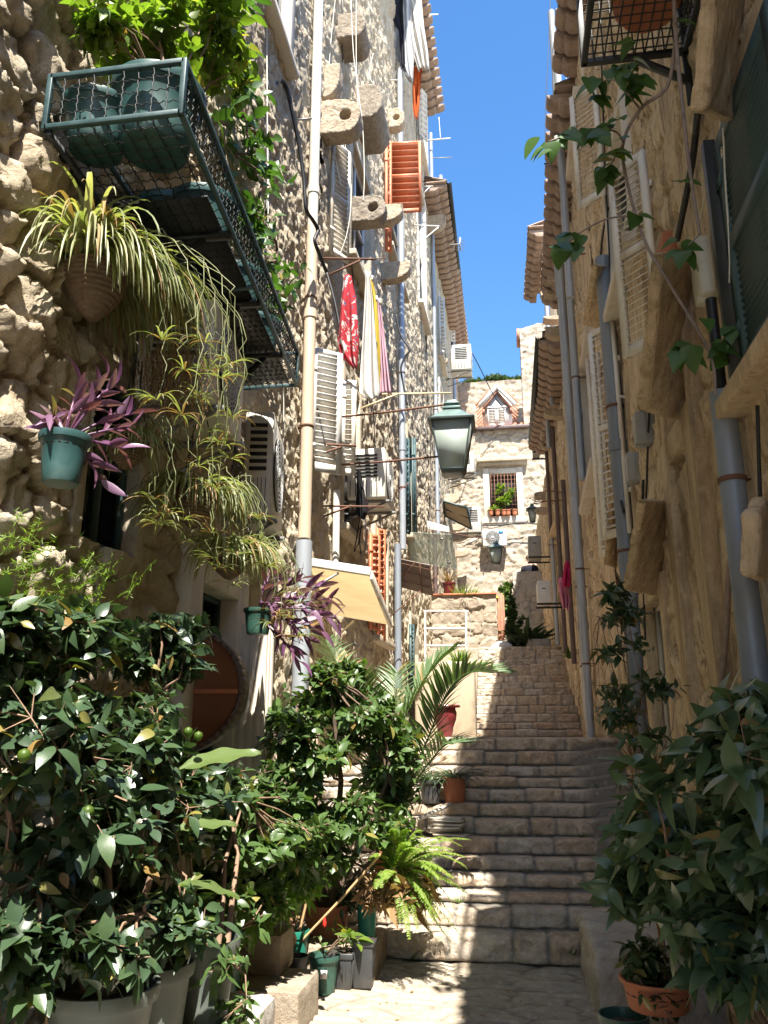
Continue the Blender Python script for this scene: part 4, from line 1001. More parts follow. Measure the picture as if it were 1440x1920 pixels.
# laundry ------------------------------------------------------------
def clothmat(name, c, c2=None, rough=.9, pat=None, nz=False):
    s = NT(name); n = s.noise(7, 4)
    base = s.mix(s.mr(n, .3, .7), mul(c, .88), mul(c, 1.08))
    if c2 and nz: base = s.mix(s.mr(s.noise(pat*1.6, 3, .5, dist=1.5), .56, .58), base, c2); base = s.mix(s.mr(s.noise(pat*4, 2, .5), .64, .66), base, (.08,.12,.25))
    elif c2:
        v = s.n('ShaderNodeTexVoronoi'); v.inputs['Scale'].default_value = pat or 9; s.L(s.co, v.inputs[0]); f = s.mr(v.outputs['Distance'], .22, .26, 1, 0)
        base = s.mix(f, base, c2)
    s.fin(base, rough, s.bump(s.noise(150, 2), .2, .002)); 
    tr = s.n('ShaderNodeBsdfTranslucent'); s.L(base, tr.inputs[0]); mx = s.n('ShaderNodeMixShader'); mx.inputs[0].default_value = .3
    s.L(s.b.outputs[0], mx.inputs[1]); s.L(tr.outputs[0], mx.inputs[2]); s.L(mx.outputs[0], s.o.inputs[0]); return s.m
M['clred'] = clothmat('red_print_cloth', (.50,.03,.045), (.62,.55,.52), pat=5, nz=True); M['clwhite'] = clothmat('white_cloth', (.66,.64,.60)); M['clyellow'] = clothmat('yellow_cloth', (.60,.45,.05))
M['clpink'] = clothmat('pink_cloth', (.62,.40,.48)); M['clnavy'] = clothmat('navy_cloth', (.02,.02,.035)); M['clgrey'] = clothmat('grey_white_cloth', (.55,.56,.58)); M['clorange'] = clothmat('orange_cloth', (.65,.13,.02))
M['clblack'] = clothmat('black_cloth', (.012,.012,.015)); M['clpinkhot'] = clothmat('hot_pink_cloth', (.60,.02,.12)); M['clpinkpale'] = clothmat('pale_pink_cloth', (.75,.28,.38)); M['cldot'] = clothmat('spotted_pink_cloth', (.72,.55,.58), (.35,.02,.12), pat=26)
def cloth(poly_px, Y, mat, label, group='washing hung on the left wall', folds=4, amp=.035, seed=0, name='laundry_cloth', cat='laundry', dy=0.0, n=26, m=40, peg=True, th=.003, parent=None):
    """poly_px: list of (py, x_left, x_right) photo rows giving the hanging outline"""
    rows = np.array(poly_px, float); P = []; rg = random.Random(seed); ph = rg.uniform(0, 6)
    for i in range(m):
        py = rows[0,0]+(rows[-1,0]-rows[0,0])*i/(m-1); xa = np.interp(py, rows[:,0], rows[:,1]); xb = np.interp(py, rows[:,0], rows[:,2]); r_ = []
        for j in range(n):
            t = j/(n-1); k = i/(m-1)
            off = amp*(.3+.7*k)*math.sin(t*folds*2*math.pi+ph+1.2*math.sin(k*3+ph))+amp*.5*math.sin(t*folds*4.7+k*5)
            e = atY(xa+(xb-xa)*t, py+(3*math.sin(t*7+ph) if i == m-1 else 0), Y); r_.append(e+UY*(off+dy*k))
        P.append(r_)
    mb = MB(); mb.grid(P); o = mb.build(name, M[mat], parent, smooth=3.2, loc=None if parent else P[0][n//2])
    sm = o.modifiers.new('cloth', 'SOLIDIFY'); sm.thickness = th
    if parent is None: tag(o, label, cat, group)
    return o
Yc = yr1
cloth([(515,645,658),(560,638,668),(640,632,672),(668,640,670),(690,662,668)], Yc-.25, 'clred', 'red printed tea towel hanging in a bunch under the rusty rod', folds=2, seed=1, amp=.05)
cloth([(512,686,694),(560,683,699),(650,678,706),(735,673,712),(748,690,708)], Yc-.1, 'clwhite', 'long off-white towel hanging beside the red tea towel', folds=2, seed=2)
cloth([(520,694,698),(560,698,706),(650,703,712),(740,706,712)], Yc+.3, 'clyellow', 'narrow yellow cloth hanging between the off-white and pink towels', folds=1, seed=3)
cloth([(560,706,712),(620,711,720),(700,713,729),(738,712,734)], Yc+.6, 'clpink', 'pale pink towel, last on the line after the yellow cloth', folds=3, seed=4)
Yt = WL(742, 100).y
cloth([(-60,742,768),(60,738,772),(100,734,778),(140,758,775),(152,768,776)], Yt, 'clgrey', 'grey and white shirt hanging at the top of the left wall', folds=3, seed=5, amp=.07)
cloth([(-60,716,760),(20,722,756),(60,748,758),(125,752,760)], Yt-.15, 'clnavy', 'navy garment hanging in front of the grey shirt at the top', folds=2, seed=6, amp=.05)
cloth([(-60,748,785),(50,762,795),(100,775,803),(130,784,805)], Yt+.2, 'clwhite', 'white pillowcase-like cloth hanging nearest the sky at the top', folds=3, seed=7, amp=.06)
cloth([(125,776,792),(150,774,789),(165,773,788),(200,774,786),(222,777,782)], Yt+.5, 'clorange', 'orange cloth dangling below the white cloth by the sky', folds=2, seed=8, amp=.05)
cloth([(880,669,676),(920,668,683),(960,666,688),(972,672,682)], WL(640,948).y-.05, 'clblack', 'black garment with straps hanging before the caged air conditioner', folds=2, seed=9, amp=.04)
cloth([(890,676,682),(930,680,688),(958,686,692)], WL(640,948).y+.1, 'cldot', 'small spotted pink cloth beside the black garment', folds=1, seed=10, amp=.02)
mb = MB(); yk = WL(640,948).y
for pts in ([(676,965),(670,1000),(664,1035),(672,1020),(678,985)], [(684,965),(687,1000),(684,1030),(676,1038),(674,1010)]): mb.tube([atY(a_, b_, yk) for a_, b_ in pts], .008, 6)
tag(mb.build('garment_strap', M['clblack'], loc=atY(680,965,yk)), 'thin black straps dangling under the black garment', 'strap', 'washing hung on the left wall')
yq = 8.2
cloth([(1052,1060,1067),(1075,1056,1070),(1100,1055,1070),(1098,1058,1068)][:3], yq-.1, 'clpinkhot', 'hot pink cloth knotted on a line by the right wall', 'washing on the right wall', folds=2, seed=11, amp=.03)
cloth([(1083,1046,1062),(1100,1048,1064),(1125,1052,1070),(1142,1056,1068)], yq+.05, 'clpinkpale', 'pale pink cloth hanging under the hot pink one', 'washing on the right wall', folds=3, seed=12, amp=.04)
# pegs and cords
mb = MB()
for a_, b_ in ((686,512),(694,515),(698,522),(706,560),(712,566)):
    p = atY(a_, b_, Yc); mb.beam(p-UZ*.04, p+UZ*.04, .02, .02)
mb.tube([atY(678,496,Yc), atY(700,540,Yc+.4), atY(728,612,Yc+1.6)], .004, 5); tag(mb.build('washing_line', M['rope'], loc=atY(678,496,Yc)), 'short washing line with pegs carrying the towels from the rusty rod', 'washing line')
def cord(ptspx, Ys, label, r=.006, mat='rope', name='cord', cat='cord', group='cords down the left wall'):
    if not hasattr(Ys, '__len__'): Ys = [Ys]*len(ptspx)
    P = [atY(a_, b_, y_) for (a_, b_), y_ in zip(ptspx, Ys)]
    Q = []
    for i in range(len(P)-1):
        p0 = P[max(i-1,0)]; p1 = P[i]; p2 = P[i+1]; p3 = P[min(i+2,len(P)-1)]
        for t in np.linspace(0, 1, 7)[:-1]:
            Q.append(.5*((2*p1)+(p2-p0)*t+(2*p0-5*p1+4*p2-p3)*t*t+(3*p1-p0-3*p2+p3)*t**3))
    Q.append(P[-1]); mb = MB(); mb.tube(Q, r, 6); o = mb.build(name, M[mat], smooth=3.2, loc=Q[0]); tag(o, label, cat, group); return o
yl = 9.0
cord([(632,-30),(622,60),(617,130),(616,200),(628,290),(640,350)], yl, 'thin white cord crossing the pierced stone bracket')
cord([(657,-30),(662,90),(670,160),(680,240),(683,330),(681,378)], yl, 'white cord hanging just right of the pierced bracket')
cord([(668,-30),(668,120),(672,210)], yl+.1, 'straight white cord beside the hanging one, upper left wall')
cord([(666,262),(660,300),(658,385),(650,440),(636,480)], yl, 'white cord falling from the pierced bracket to the rusty rod')
cord([(700,100),(692,140),(702,160)], yl+1, 'short loose cord end high on the left wall')
cord([(500,-30),(501,200),(503,400),(499,470)], WL(501,300,.05).y, 'pale pair of cords running down the wall left of the tall pipe')
def ycord(pts, off): return [WL(a_, b_, off).y for a_, b_ in pts]
pts = [(499,400),(504,330),(503,260),(508,190),(520,152),(535,160),(548,210),(562,280),(570,340),(574,392),(586,412),(596,432),(590,450),(598,475),(612,510)]
yy = WL(530, 300, .06).y
cord(pts, [yy+(p[0]-520)*.012 for p in pts], 'thick black cable looping up and over the left wall beside the tall pipe', r=.022, mat='cable', name='cable', cat='cable', group='cables on the left wall')
pts = [(612,510),(626,560),(636,610),(640,660)]
cord(pts, 8.9, 'black cable continuing down behind the red towel', r=.02, mat='cable', name='cable', cat='cable', group='cables on the left wall')
pts = [(742,590),(752,630),(768,655),(760,668),(752,690),(756,720),(764,760)]
cord(pts, WL(748,650,.15).y, 'black cable kinked around the grey downpipe', r=.02, mat='cable', name='cable', cat='cable', group='cables on the left wall')
pts = [(600,640),(605,700),(590,740),(605,800),(625,850)]
cord([(545,655),(568,700),(588,740),(600,790),(610,835)], 8.3, 'thin cable drooping over the tall pipe to the rod', r=.008, mat='cable', name='cable', cat='cable', group='cables on the left wall')
cord([(0,255),(60,340),(120,440),(128,470)], [3.05,3.3,3.6,3.65], 'pair of thin pale wires slanting over the boulders at far left', r=.004)
cord([(823,220),(826,262)], 15, 'thin plumb cord below the left eaves', r=.008)
cord([(1033,-30),(1028,100),(1023,200),(1022,300)], WR(1072,305).y, 'thin line dropping through the sky at the right eaves', r=.006, mat='cable', group='lines at the right eaves')
cord([(1062,-30),(1062,150),(1058,300)], WR(1072,305).y, 'thin line close to the right wall shutters', r=.006, mat='rope', group='lines at the right eaves')
cord([(884,660),(900,690),(925,740),(948,770)], [27,28,29,29.5], 'thin cable crossing the sky to the dormer', r=.02, mat='cable', name='cable', cat='cable', group='cables on the left wall')
cord([(895,985),(930,985),(960,982),(985,980),(1015,984)], 29.6, 'black cable strung across the end wall below the barred window', r=.03, mat='cable', name='cable', cat='cable', group='cables on the end wall')
cord([(905,988),(925,990),(950,984),(990,978)], 29.7, 'thinner black cable sagging over the end wall', r=.018, mat='cable', name='cable', cat='cable', group='cables on the end wall')
s = NT('pale_translucent_board'); bs_ = s.mix(s.mr(s.noise(5, 5, .6, st=(.3,1,1)), .3, .7), (.60,.52,.37), (.70,.62,.46)); s.fin(bs_, .5); tr = s.n('ShaderNodeBsdfTranslucent'); s.L(bs_, tr.inputs[0]); mx = s.n('ShaderNodeMixShader'); mx.inputs[0].default_value = .75
s.L(s.b.outputs[0], mx.inputs[1]); s.L(tr.outputs[0], mx.inputs[2]); s.L(mx.outputs[0], s.o.inputs[0]); M['awningsheet'] = s.m  # translucent sheet, mixed so sun from above brightens the underside
# boards and canopies ---------------------------------------------------
def board(corners, Ys, th, mat, name, label, cat, extra=None):
    P = [atY(p[0], p[1], y) for p, y in zip(corners, Ys)]; nn = (P[1]-P[0]).cross(P[3]-P[0]).normalized()
    root = empty(name, P[0], label, cat)
    mb = MB(); mb.prism(P, nn*th); mb.build('panel', M[mat], root, bevel=.004)
    return root, P, nn
Ya = WL(577, 1050).y; Yb = WL(600, 1140).y
A = WL(577, 1062, .02); 
ca = [(577,1062),(694,1082),(730,1172),(622,1155)]
ya_ = [8.3, 8.3, 9.6, 9.6]
aw, P, nn = board([ (577,1060),(694,1078),(731,1172),(618,1152)], ya_, .006, 'awningsheet', 'translucent_awning', 'pale translucent board awning with white edge above the purple plant', 'awning')
mb = MB(); e0 = atY(577,1049,8.27); e1 = atY(696,1068,8.27); mb.beam(e0.lerp(P[0],.35), e1.lerp(P[1],.35), .03, .085); mb.build('front_edge', M['white'], aw, bevel=.004)
mb = MB(); mb.beam(P[1]+UX*.01, P[2]+UX*.01, .03, .10); mb.build('side_edge', M['cream'], aw, bevel=.004)
mb = MB(); mb.beam(P[0]+UY*.03, P[3], .03, .06); mb.build('side_edge', M['cream'], aw, bevel=.004)
mb = MB(); mb.tube([atY(575,1110,8.25), P[0].lerp(P[1],.5)-UZ*.03], .014, 7); mb.build('stay', M['iron'], aw); mb = MB(); mb.tube([atY(612,1212,9.2), P[3].lerp(P[2],.4)-UZ*.03], .014, 7); mb.build('stay', M['cream'], aw)
bb, P, nn = board([(740,1046),(806,1060),(812,1118),(740,1098)], [WL(740,1046).y+.05]*2+[WL(740,1046).y+.5]*2, .02, 'darkboard', 'canopy_board', 'dark brown board canopy with curled iron scrolls on the left wall', 'canopy')
mb = MB()
for k in range(3):
    p = P[0].lerp(P[3], .15+.3*k)-UY*.03; q = P[1].lerp(P[2], .15+.3*k)-UY*.03; mb.tube([p, q], .008, 6)
    c_ = q; mb.tube([c_+Vector((.04*math.sin(t), 0, .04-.04*math.cos(t))) for t in np.linspace(0, 4.5, 10)], .007, 5)
mb.beam(P[0].lerp(P[1],.72)-UY*.04, P[3].lerp(P[2],.72)-UY*.04, .02, .02); mb.tube([P[3]-UZ*.02-UY*.04, P[0].lerp(P[1],.6)-UY*.05], .009, 6); mb.build('scroll_iron', M['rust'], bb)
s = NT('greenish_glass'); s.fin((.50,.60,.54), .08, spec=.6); s.b.inputs['Alpha'].default_value = .42; M['canopyglass'] = s.m
yg_ = WL(762, 1000).y
gb, P, nn = board([(762,998),(846,1002),(858,1067),(762,1052)], [yg_, yg_, yg_+.5, yg_+.5], .012, 'canopyglass', 'glass_canopy', 'clear greenish glass canopy panel on the left wall beyond the brown board', 'canopy')
mb = MB()
for u_, v_ in ((.78,.15),(.85,.85)): c_ = P[0].lerp(P[1],u_).lerp(P[3].lerp(P[2],u_), v_); mb.lathe([(.001,-.02),(.035,-.02),(.035,.02),(.001,.02)], c_, 14)
mb.build('fixing', M['iron'], gb)
yf = WL(830, 970).y
fb, P, nn = board([(831,940),(876,952),(884,992),(836,968)], [yf,yf,yf+.8,yf+.8], .015, 'plaster', 'glass_canopy', 'beige sheet canopy in a dark green frame beside the lantern foot', 'canopy')
mb = MB(); 
for i in range(4): mb.beam(P[i], P[(i+1)%4], .05, .05)
mb.beam(P[0].lerp(P[3],.5), P[1].lerp(P[2],.5), .03, .03); mb.build('frame', M['greenmetal'], fb)
fb, P, nn = board([(800,976),(842,988),(842,998),(802,992)], [WL(800,980).y]*4, .02, 'white', 'glass_canopy', 'white framed triangular canopy edge above the greenish glass panel', 'canopy')
# white rail rack
yr = 17.5; rk = empty('rail_rack', atY(835,1220,yr), 'white tubular rack of three rails before the sunlit garden wall', 'rack')
mb = MB()
for a_, b_ in ((1146,878),(1179,876),(1211,874)): mb.tube([atY(795, a_, yr), atY(b_, a_, yr)], .022, 8)
mb.tube([atY(874,1146,yr), atY(874,1225,yr)], .026, 8); mb.tube([atY(878,1146,yr), atY(884,1170,yr+.1), atY(876,1225,yr+.2)], .01, 6); mb.tube([atY(797,1146,yr), atY(797,1385,yr)], .022, 8); mb.tube([atY(874,1220,yr), atY(874,1300,yr)], .026, 8); mb.build('rails', M['white'], rk, smooth=1)
# red urns on the parapet/landing
def urn(c, h, r_, label, group='red glazed pots'):
    root = empty('red_urn', c, label, 'urn', group); mb = MB(); mb.lathe([(.001,0),(r_*.45,0),(r_*.5,h*.1),(r_*.55,h*.3),(r_*.75,h*.55),(r_*.8,h*.75),(r_*.7,h*.9),(r_*1.0,h*.92),(r_*1.05,h*.96),(r_*1.0,h),(r_*.7,h*.97),(r_*.6,h*.6)], c, 28); mb.build('body', M['redpot'], root, smooth=.8); return root
cu = atY(835, 1386, 14.2); hu = atY(835,1322,14.2).z-zl; urn((cu.x, 14.2, zl), hu, (atY(868,1330,14.2)-atY(812,1330,14.2)).x/2, 'tall red glazed urn with wide rim standing on the upper landing')
pc = atY(842, 1118, yw+.1); pot((pc.x, yw+.12, g0[1]+.05), .17, .30, 'redpot', 'dark red glazed pot standing on top of the garden wall', None)
# white sack
mb = MB(); p = PX(941, 1208, 20.1); rr_ = np.random.RandomState(4)
mb.lathe([(.001,0),(.22,.0),(.27,.06),(.24,.15),(.13,.22),(.001,.24)], (p[0], 20.0, ztop-.06), 18, 1.0, .7); o = mb.build('white_sack', M['white'], smooth=3.2, loc=(p[0],20,ztop)); tag(o, 'small white sack lying at the foot of the red door', 'sack')
# round brown board ------------------------------------------------------
yb_ = WL(352, 1300, .05).y; c0 = atY(352, 1268, yb_); 
top = atY(345, 1105, yb_).z; bot = atY(400, 1402, yb_).z; cx = atY(322, 1260, yb_).x; rx = atY(452, 1268, yb_).x-cx; cz = atY(452,1290,yb_).z
rb = empty('round_signboard', (cx, yb_, bot), 'large brown round-edged board jutting from the left doorway behind the camellia', 'board')
pts = [Vector((cx, yb_, top+.3))]+[Vector((cx+rx*math.sin(t), yb_, cz+(cz-bot)*1.1*math.cos(t))) for t in np.linspace(.35, math.pi-.05, 22)]+[Vector((cx, yb_, bot-.02))]
mb = MB(); mb.prism(pts, (0, .035, 0)); mb.build('panel', M['brownboard'], rb)
mb = MB()
for p, q in zip(pts[1:-2], pts[2:-1]): mb.beam(p+UY*.07, q+UY*.07, .16, .02, (q-p).cross(UY))
mb.build('rim', M['brownpipe'], rb)
mb = MB(); mb.beam((cx, yb_-.008, cz-.02), (cx+rx*.97, yb_-.008, cz-.02), .012, .03); mb.build('seam', M['terra'], rb)
# ================================================================== right wall objects
pipe_px(G2, -1, [(1058,150),(1072,600),(1080,900)], .055, 'zinc', off=.11, clamps=[(3,-1),(5,-1)], joints=(4.4,))
o, pr_ = pipe_px(G2, -1, [(1066,560),(1078,900),(1090,1120),(1100,1350)], .075, 'zinc', off=.13, clamps=[(2.2,-1),(1.0,-1)], joints=(1.6,2.9))
x_, y_ = pr_.x, pr_.y
yz = WR(1100, 1200, .12).y; P1 = atY(1110, 1450, yz)
pipe(G1, [(P1.x+.02, yz, atY(1075,350,yz).z), (P1.x+.02, yz, atY(1116,1430,yz).z), (P1.x+.0, yz-.02, P1.z), (P1.x-.09, yz-.03, P1.z-.05)], .06, 'zinc', clamps=[(1.0,-1),(2.4,-1)], joints=(1.9,3.6))
yz = WR(1180, 1100, .1).y; P1 = atY(1180,1100,yz)
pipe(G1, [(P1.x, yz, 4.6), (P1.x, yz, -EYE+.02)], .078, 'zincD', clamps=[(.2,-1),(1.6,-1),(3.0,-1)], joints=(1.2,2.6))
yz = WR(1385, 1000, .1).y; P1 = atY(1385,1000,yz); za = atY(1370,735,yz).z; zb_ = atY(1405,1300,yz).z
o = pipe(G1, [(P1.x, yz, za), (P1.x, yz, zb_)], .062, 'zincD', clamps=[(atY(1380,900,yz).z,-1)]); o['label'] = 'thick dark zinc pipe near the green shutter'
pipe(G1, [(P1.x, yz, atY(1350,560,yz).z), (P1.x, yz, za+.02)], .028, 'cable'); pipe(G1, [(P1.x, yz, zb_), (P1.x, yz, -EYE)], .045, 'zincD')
for (a_, b_, c_, r_, mt) in ((1048,800,1225,.05,'brownpipe'),(1066,900,1245,.05,'brownpipe'),(1040,1000,1210,.05,'zinc'),(1030,700,1190,.045,'brownpipe')):
    yz = WR(a_, (b_+c_)/2, .1).y; p = atY(a_, (b_+c_)/2, yz); pipe(G2 if yz < 14.2 else G3, [(p.x, yz, atY(a_,b_,yz).z), (p.x, yz, atY(a_,c_,yz).z)], r_, mt)
for (a_, b_, c_, r_) in ((1052,20,560,.05),(1046,90,200,.05),(1041,360,560,.04),(1030,560,760,.05),(1027,760,840,.05)):
    yz = WR(a_, (b_+c_)/2, .2).y; p = atY(a_, (b_+c_)/2, yz); pipe(G2 if yz < 14.2 else G3, [(p.x, yz, atY(a_,b_,yz).z), (p.x, yz, atY(a_,c_,yz).z)], r_, 'zinc')
def hc_r(*a, **k): return halfcorbel(*a, side=-1, **k)
for (x0, y0, x1, y1) in ((1064,515,1026,532),(1064,616,1022,638),(1056,690,1020,706),(1056,770,1020,786),(1058,548,1020,560),(1052,596,1018,606),(1050,724,1014,736),(1046,650,1016,662)): hc_r(G2, x0, y0, x1, y1, depth=.25)
for (cx_, cy_, rr_, wp) in ((1040,355,8,1060),(1022,553,9,1045),(1024,670,8,1045),(1018,812,6,1035),(1022,836,7,1036)): corbel(G2, cx_, cy_, rr_, rr_*1.1, True, .2, side=-1, wallpx=wp)
for (cx_, cy_, rr_, wp) in ((1010,930,9,1024),(1012,958,9,1026)): corbel(G3, cx_, cy_, rr_, rr_*.7, False, .2, side=-1, wallpx=wp)
shfix(G2, (1118,150), 1066, 42, 365, 'creamR', side=-1, n=24, label='peeling white slatted shutter swung open high on the right')
shfix(G1, (1208,280), 1137, 50, 640, 'creamR', side=-1, n=28, label='long cream slatted shutter swung open mid right wall')
shfix(G2, (1150,600), 1102, 52, 1000, 'creamR', side=-1, n=30, label='long cream slatted shutter lower on the right wall')
shfix(G2, (1122,660), 1098, 55, 1040, 'creamR', side=-1, n=30)
# big green shutter at right edge
gy0, gy1, gz0, gz1 = v_a
A = S(-1, gy1, gz1, .035); ldir = (S(-1, gy0, 0, .07)-S(-1, gy1, 0, .07))
louvre(G1, (A.x, gy1-.02, gz1+.02), (-.005, -1), gy1-gy0-.02, gz0, 'greenwood', n=34, th=.05, fr=.08, tilt=.7, label='big dark green slatted shutter at the right edge')
mb = MB(); sbox(mb, -1, gy1-.0, gy1+.06, gz0-.05, gz1+.08, -.05, .10); mb.build('shutter_frame', M['blackmetal'], G1)
# stone hoods
def hood(px_pts, drop, label=None, outw=.42, thick=.07, mat='frameR', curved=False):
    """px of wall-side top near & far; slab slopes outward and down"""
    a = WR(*px_pts[0], .0); b = WR(*px_pts[1], .0); mb = MB(); y0, y1 = min(a.y,b.y), max(a.y,b.y); z = a.z
    pts = []
    for o_, dz in ((-.05, .02), (outw, -drop), (outw, -drop-thick), (-.05, -thick*1.2)): pts.append((o_, dz))
    V = [S(-1, y0, z+dz, o_) for o_, dz in pts]; mb.prism(V, (S(-1,y1,0)-S(-1,y0,0)))
    for yb in (y0+.05, y1-.13):   # side cheeks
        V = [S(-1, yb, z+dz, o_) for o_, dz in ((-.05,-thick),(outw*.8,-drop*.8-thick),(outw*.75,-drop-thick-.08),(.05,-drop-.35),(-.05,-drop-.5))]; mb.prism(V, (0,.08,0))
    return mb.build('stone_hood', M[mat], G1, bevel=.012, label=label)

def slab(corners, offs, th, name='stone_hood', mat='frameR', parent=None, label=None):
    P = [WR(px, py, o) for px, py, o in corners]; nn = (P[1]-P[0]).cross(P[3]-P[0]).normalized(); mb = MB(); mb.prism(P, nn*th)
    return chip(mb.build(name, M[mat], parent or G1, bevel=.02, label=label), 5, .018, .03)
# slanted stone slabs seen from below on the right wall
slab([(1258,940,.0),(1212,938,.30),(1180,1108,.30),(1238,1118,.0)], 0, -.06, label='slanting stone hood slab low on the right wall')
slab([(1300,480,.0),(1246,472,.30),(1212,770,.30),(1290,790,.0)], 0, -.07, label='big slanting stone hood slab mid right wall')
slab([(1400,-60,.0),(1350,-60,.26),(1326,205,.26),(1385,228,.0)], 0, -.07, label='stone slab hanging from the wall beside the green shutter')
slab([(1148,500,.0),(1120,498,.2),(1100,610,.2),(1136,620,.0)], 0, -.05)
slab([(1440,930,.02),(1424,960,.25),(1422,1080,.25),(1440,1090,.02)], 0, -.06)
slab([(1160,940,.0),(1150,938,.12),(1140,1060,.12),(1158,1065,.0)], 0, -.05)
# flat pilasters and mouldings
def pil(px, py0, py1, wd_, proud, mat='frameR'):
    p = WR(px, (py0+py1)/2, 0); z1_ = atY(px, py0, p.y).z; z0_ = atY(px, py1, p.y).z; mb = MB()
    for k, (a_, b_, c_) in enumerate(((0,.25,proud),(.25,.4,proud*.5),(.4,.75,proud*.85),(.75,1,proud*.4))): sbox(mb, -1, p.y+wd_*(a_-.5), p.y+wd_*(b_-.5), z0_, z1_, -.05, c_)
    return mb.build('pilaster', M[mat], G1, bevel=.01)
pil(1285, 600, 1500, .20, .08); pil(1345, 560, 1500, .16, .09); pil(1215, 860, 1500, .14, .05); pil(1235, 560, 900, .12, .05)
# boxes
def wbox(px0, py0, px1, py1, dep, mat, name, label, cat, group=None, lid=True, side=-1):
    a = WR(px1, py1, 0); y0_ = a.y; wdt = abs(atY(px0,py1,y0_).x-a.x); z1_ = atY(px1,py0,y0_).z
    root = empty(name, (a.x-wdt/2, y0_, a.z), label, cat, group); mb = MB(); mb.box((a.x-wdt, y0_, a.z), (a.x+.05, y0_+dep, z1_)); mb.build('body', M[mat], root, bevel=.02)
    mb = MB(); mb.box((a.x-wdt*.48-.004, y0_-.006, a.z+.02), (a.x-wdt*.48+.004, y0_+.01, z1_-.02)); mb.box((a.x-wdt-.006, y0_+dep*.3, a.z-.012), (a.x-.02, y0_+dep*.7, a.z+.01)); mb.build('seam', M[mat], root)
    return root
wbox(1314, 434, 1368, 546, .16, 'beigebox', 'cable_box', 'beige plastic cable box with wires on the right wall by the vine', 'junction box', 'boxes on the right wall')
wbox(1194, 768, 1230, 828, .14, 'greybox', 'cable_box', 'grey junction box, upper one of the pair on the right wall', 'junction box', 'boxes on the right wall')
wbox(1178, 845, 1208, 900, .14, 'greybox', 'cable_box', 'grey junction box, lower one of the pair on the right wall', 'junction box', 'boxes on the right wall')
p = WR(1272, 490, 0); mb = MB(); y0_ = p.y; q = atY(1236, 432, y0_); P = [Vector((p.x+.02, y0_+t*.02, p.z)) for t in (0,)]
mb.obox((q.x, y0_, p.z+.0), (p.x-q.x+.03, 0, 0), (0, .28, 0), (0.02, 0, q.z-p.z)); o = mb.build('roof_tile', M['terra'], bevel=.015, loc=(p.x, y0_, p.z)); tag(o, 'old terracotta tile fixed on the wall left of the beige cable box', 'tile')
yb2 = WR(1350, 500, .05).y
def rc(pts, off, label, r=.006, mat='rope', group='wires on the right wall', name='wire', cat='wire'):
    Y_ = [WR(a_, b_, off).y for a_, b_ in pts]; return cord(pts, Y_, label, r=r, mat=mat, name=name, cat=cat, group=group)
rc([(1358,0),(1352,120),(1350,240),(1338,300),(1310,420)], .05, 'pale wire falling from the top to the terracotta tile')
rc([(1356,240),(1360,340),(1366,430),(1368,520),(1360,560),(1350,570)], .06, 'pale wire looping behind the beige cable box', r=.005)
rc([(1352,250),(1356,350),(1362,440),(1364,530)], .05, 'second pale wire next to the beige cable box', r=.005)
rc([(1330,30),(1322,120),(1310,200),(1300,290),(1286,370),(1270,450)], .05, 'bundle of black cables down the right wall behind the vine', r=.02, mat='cable')
rc([(1336,20),(1328,110),(1316,190),(1303,250)], .08, 'second black cable in the bundle behind the vine', r=.014, mat='cable')
rc([(1236,560),(1225,640),(1222,700),(1205,760),(1196,800)], .05, 'black cable feeding the upper grey junction box', r=.014, mat='cable')
rc([(1206,900),(1204,960),(1198,1020),(1190,1100)], .05, 'black cable below the lower grey junction box', r=.012, mat='cable')
rc([(1170,960),(1156,900),(1150,830)], .12, 'black cable hooked behind the dark downpipe', r=.014, mat='cable')
rc([(1140,390),(1130,440),(1124,500),(1112,540)], .03, 'black cable between the two high right shutters', r=.012, mat='cable')
rc([(1385,1000),(1368,1060),(1362,1180),(1350,1300)], .08, 'grey conduit wandering down beside the doorway', r=.016, mat='vinestem')
rc([(1412,1240),(1390,1255),(1372,1290),(1366,1330)], .10, 'pale cord tied round the thick pipe above the bush', r=.006)
mb = MB(); pts = [(1070,1100,596),(1072,1092,560),]
tie = MB()
for (a_, b_, c_, d_) in ((1078,590,1106,578),(1074,686,1094,672),(1160,745,1172,745),(1086,868,1102,874),(1120,890,1146,880),(1100,1140,1112,1146)):
    y_ = WR(a_, b_, .1).y; tie.tube([atY(a_, b_, y_), atY((a_+c_)/2, min(b_,d_)-2, y_), atY(c_, d_, y_)], .012, 6)
tie.build('pipe_tie', M['white'], G1)
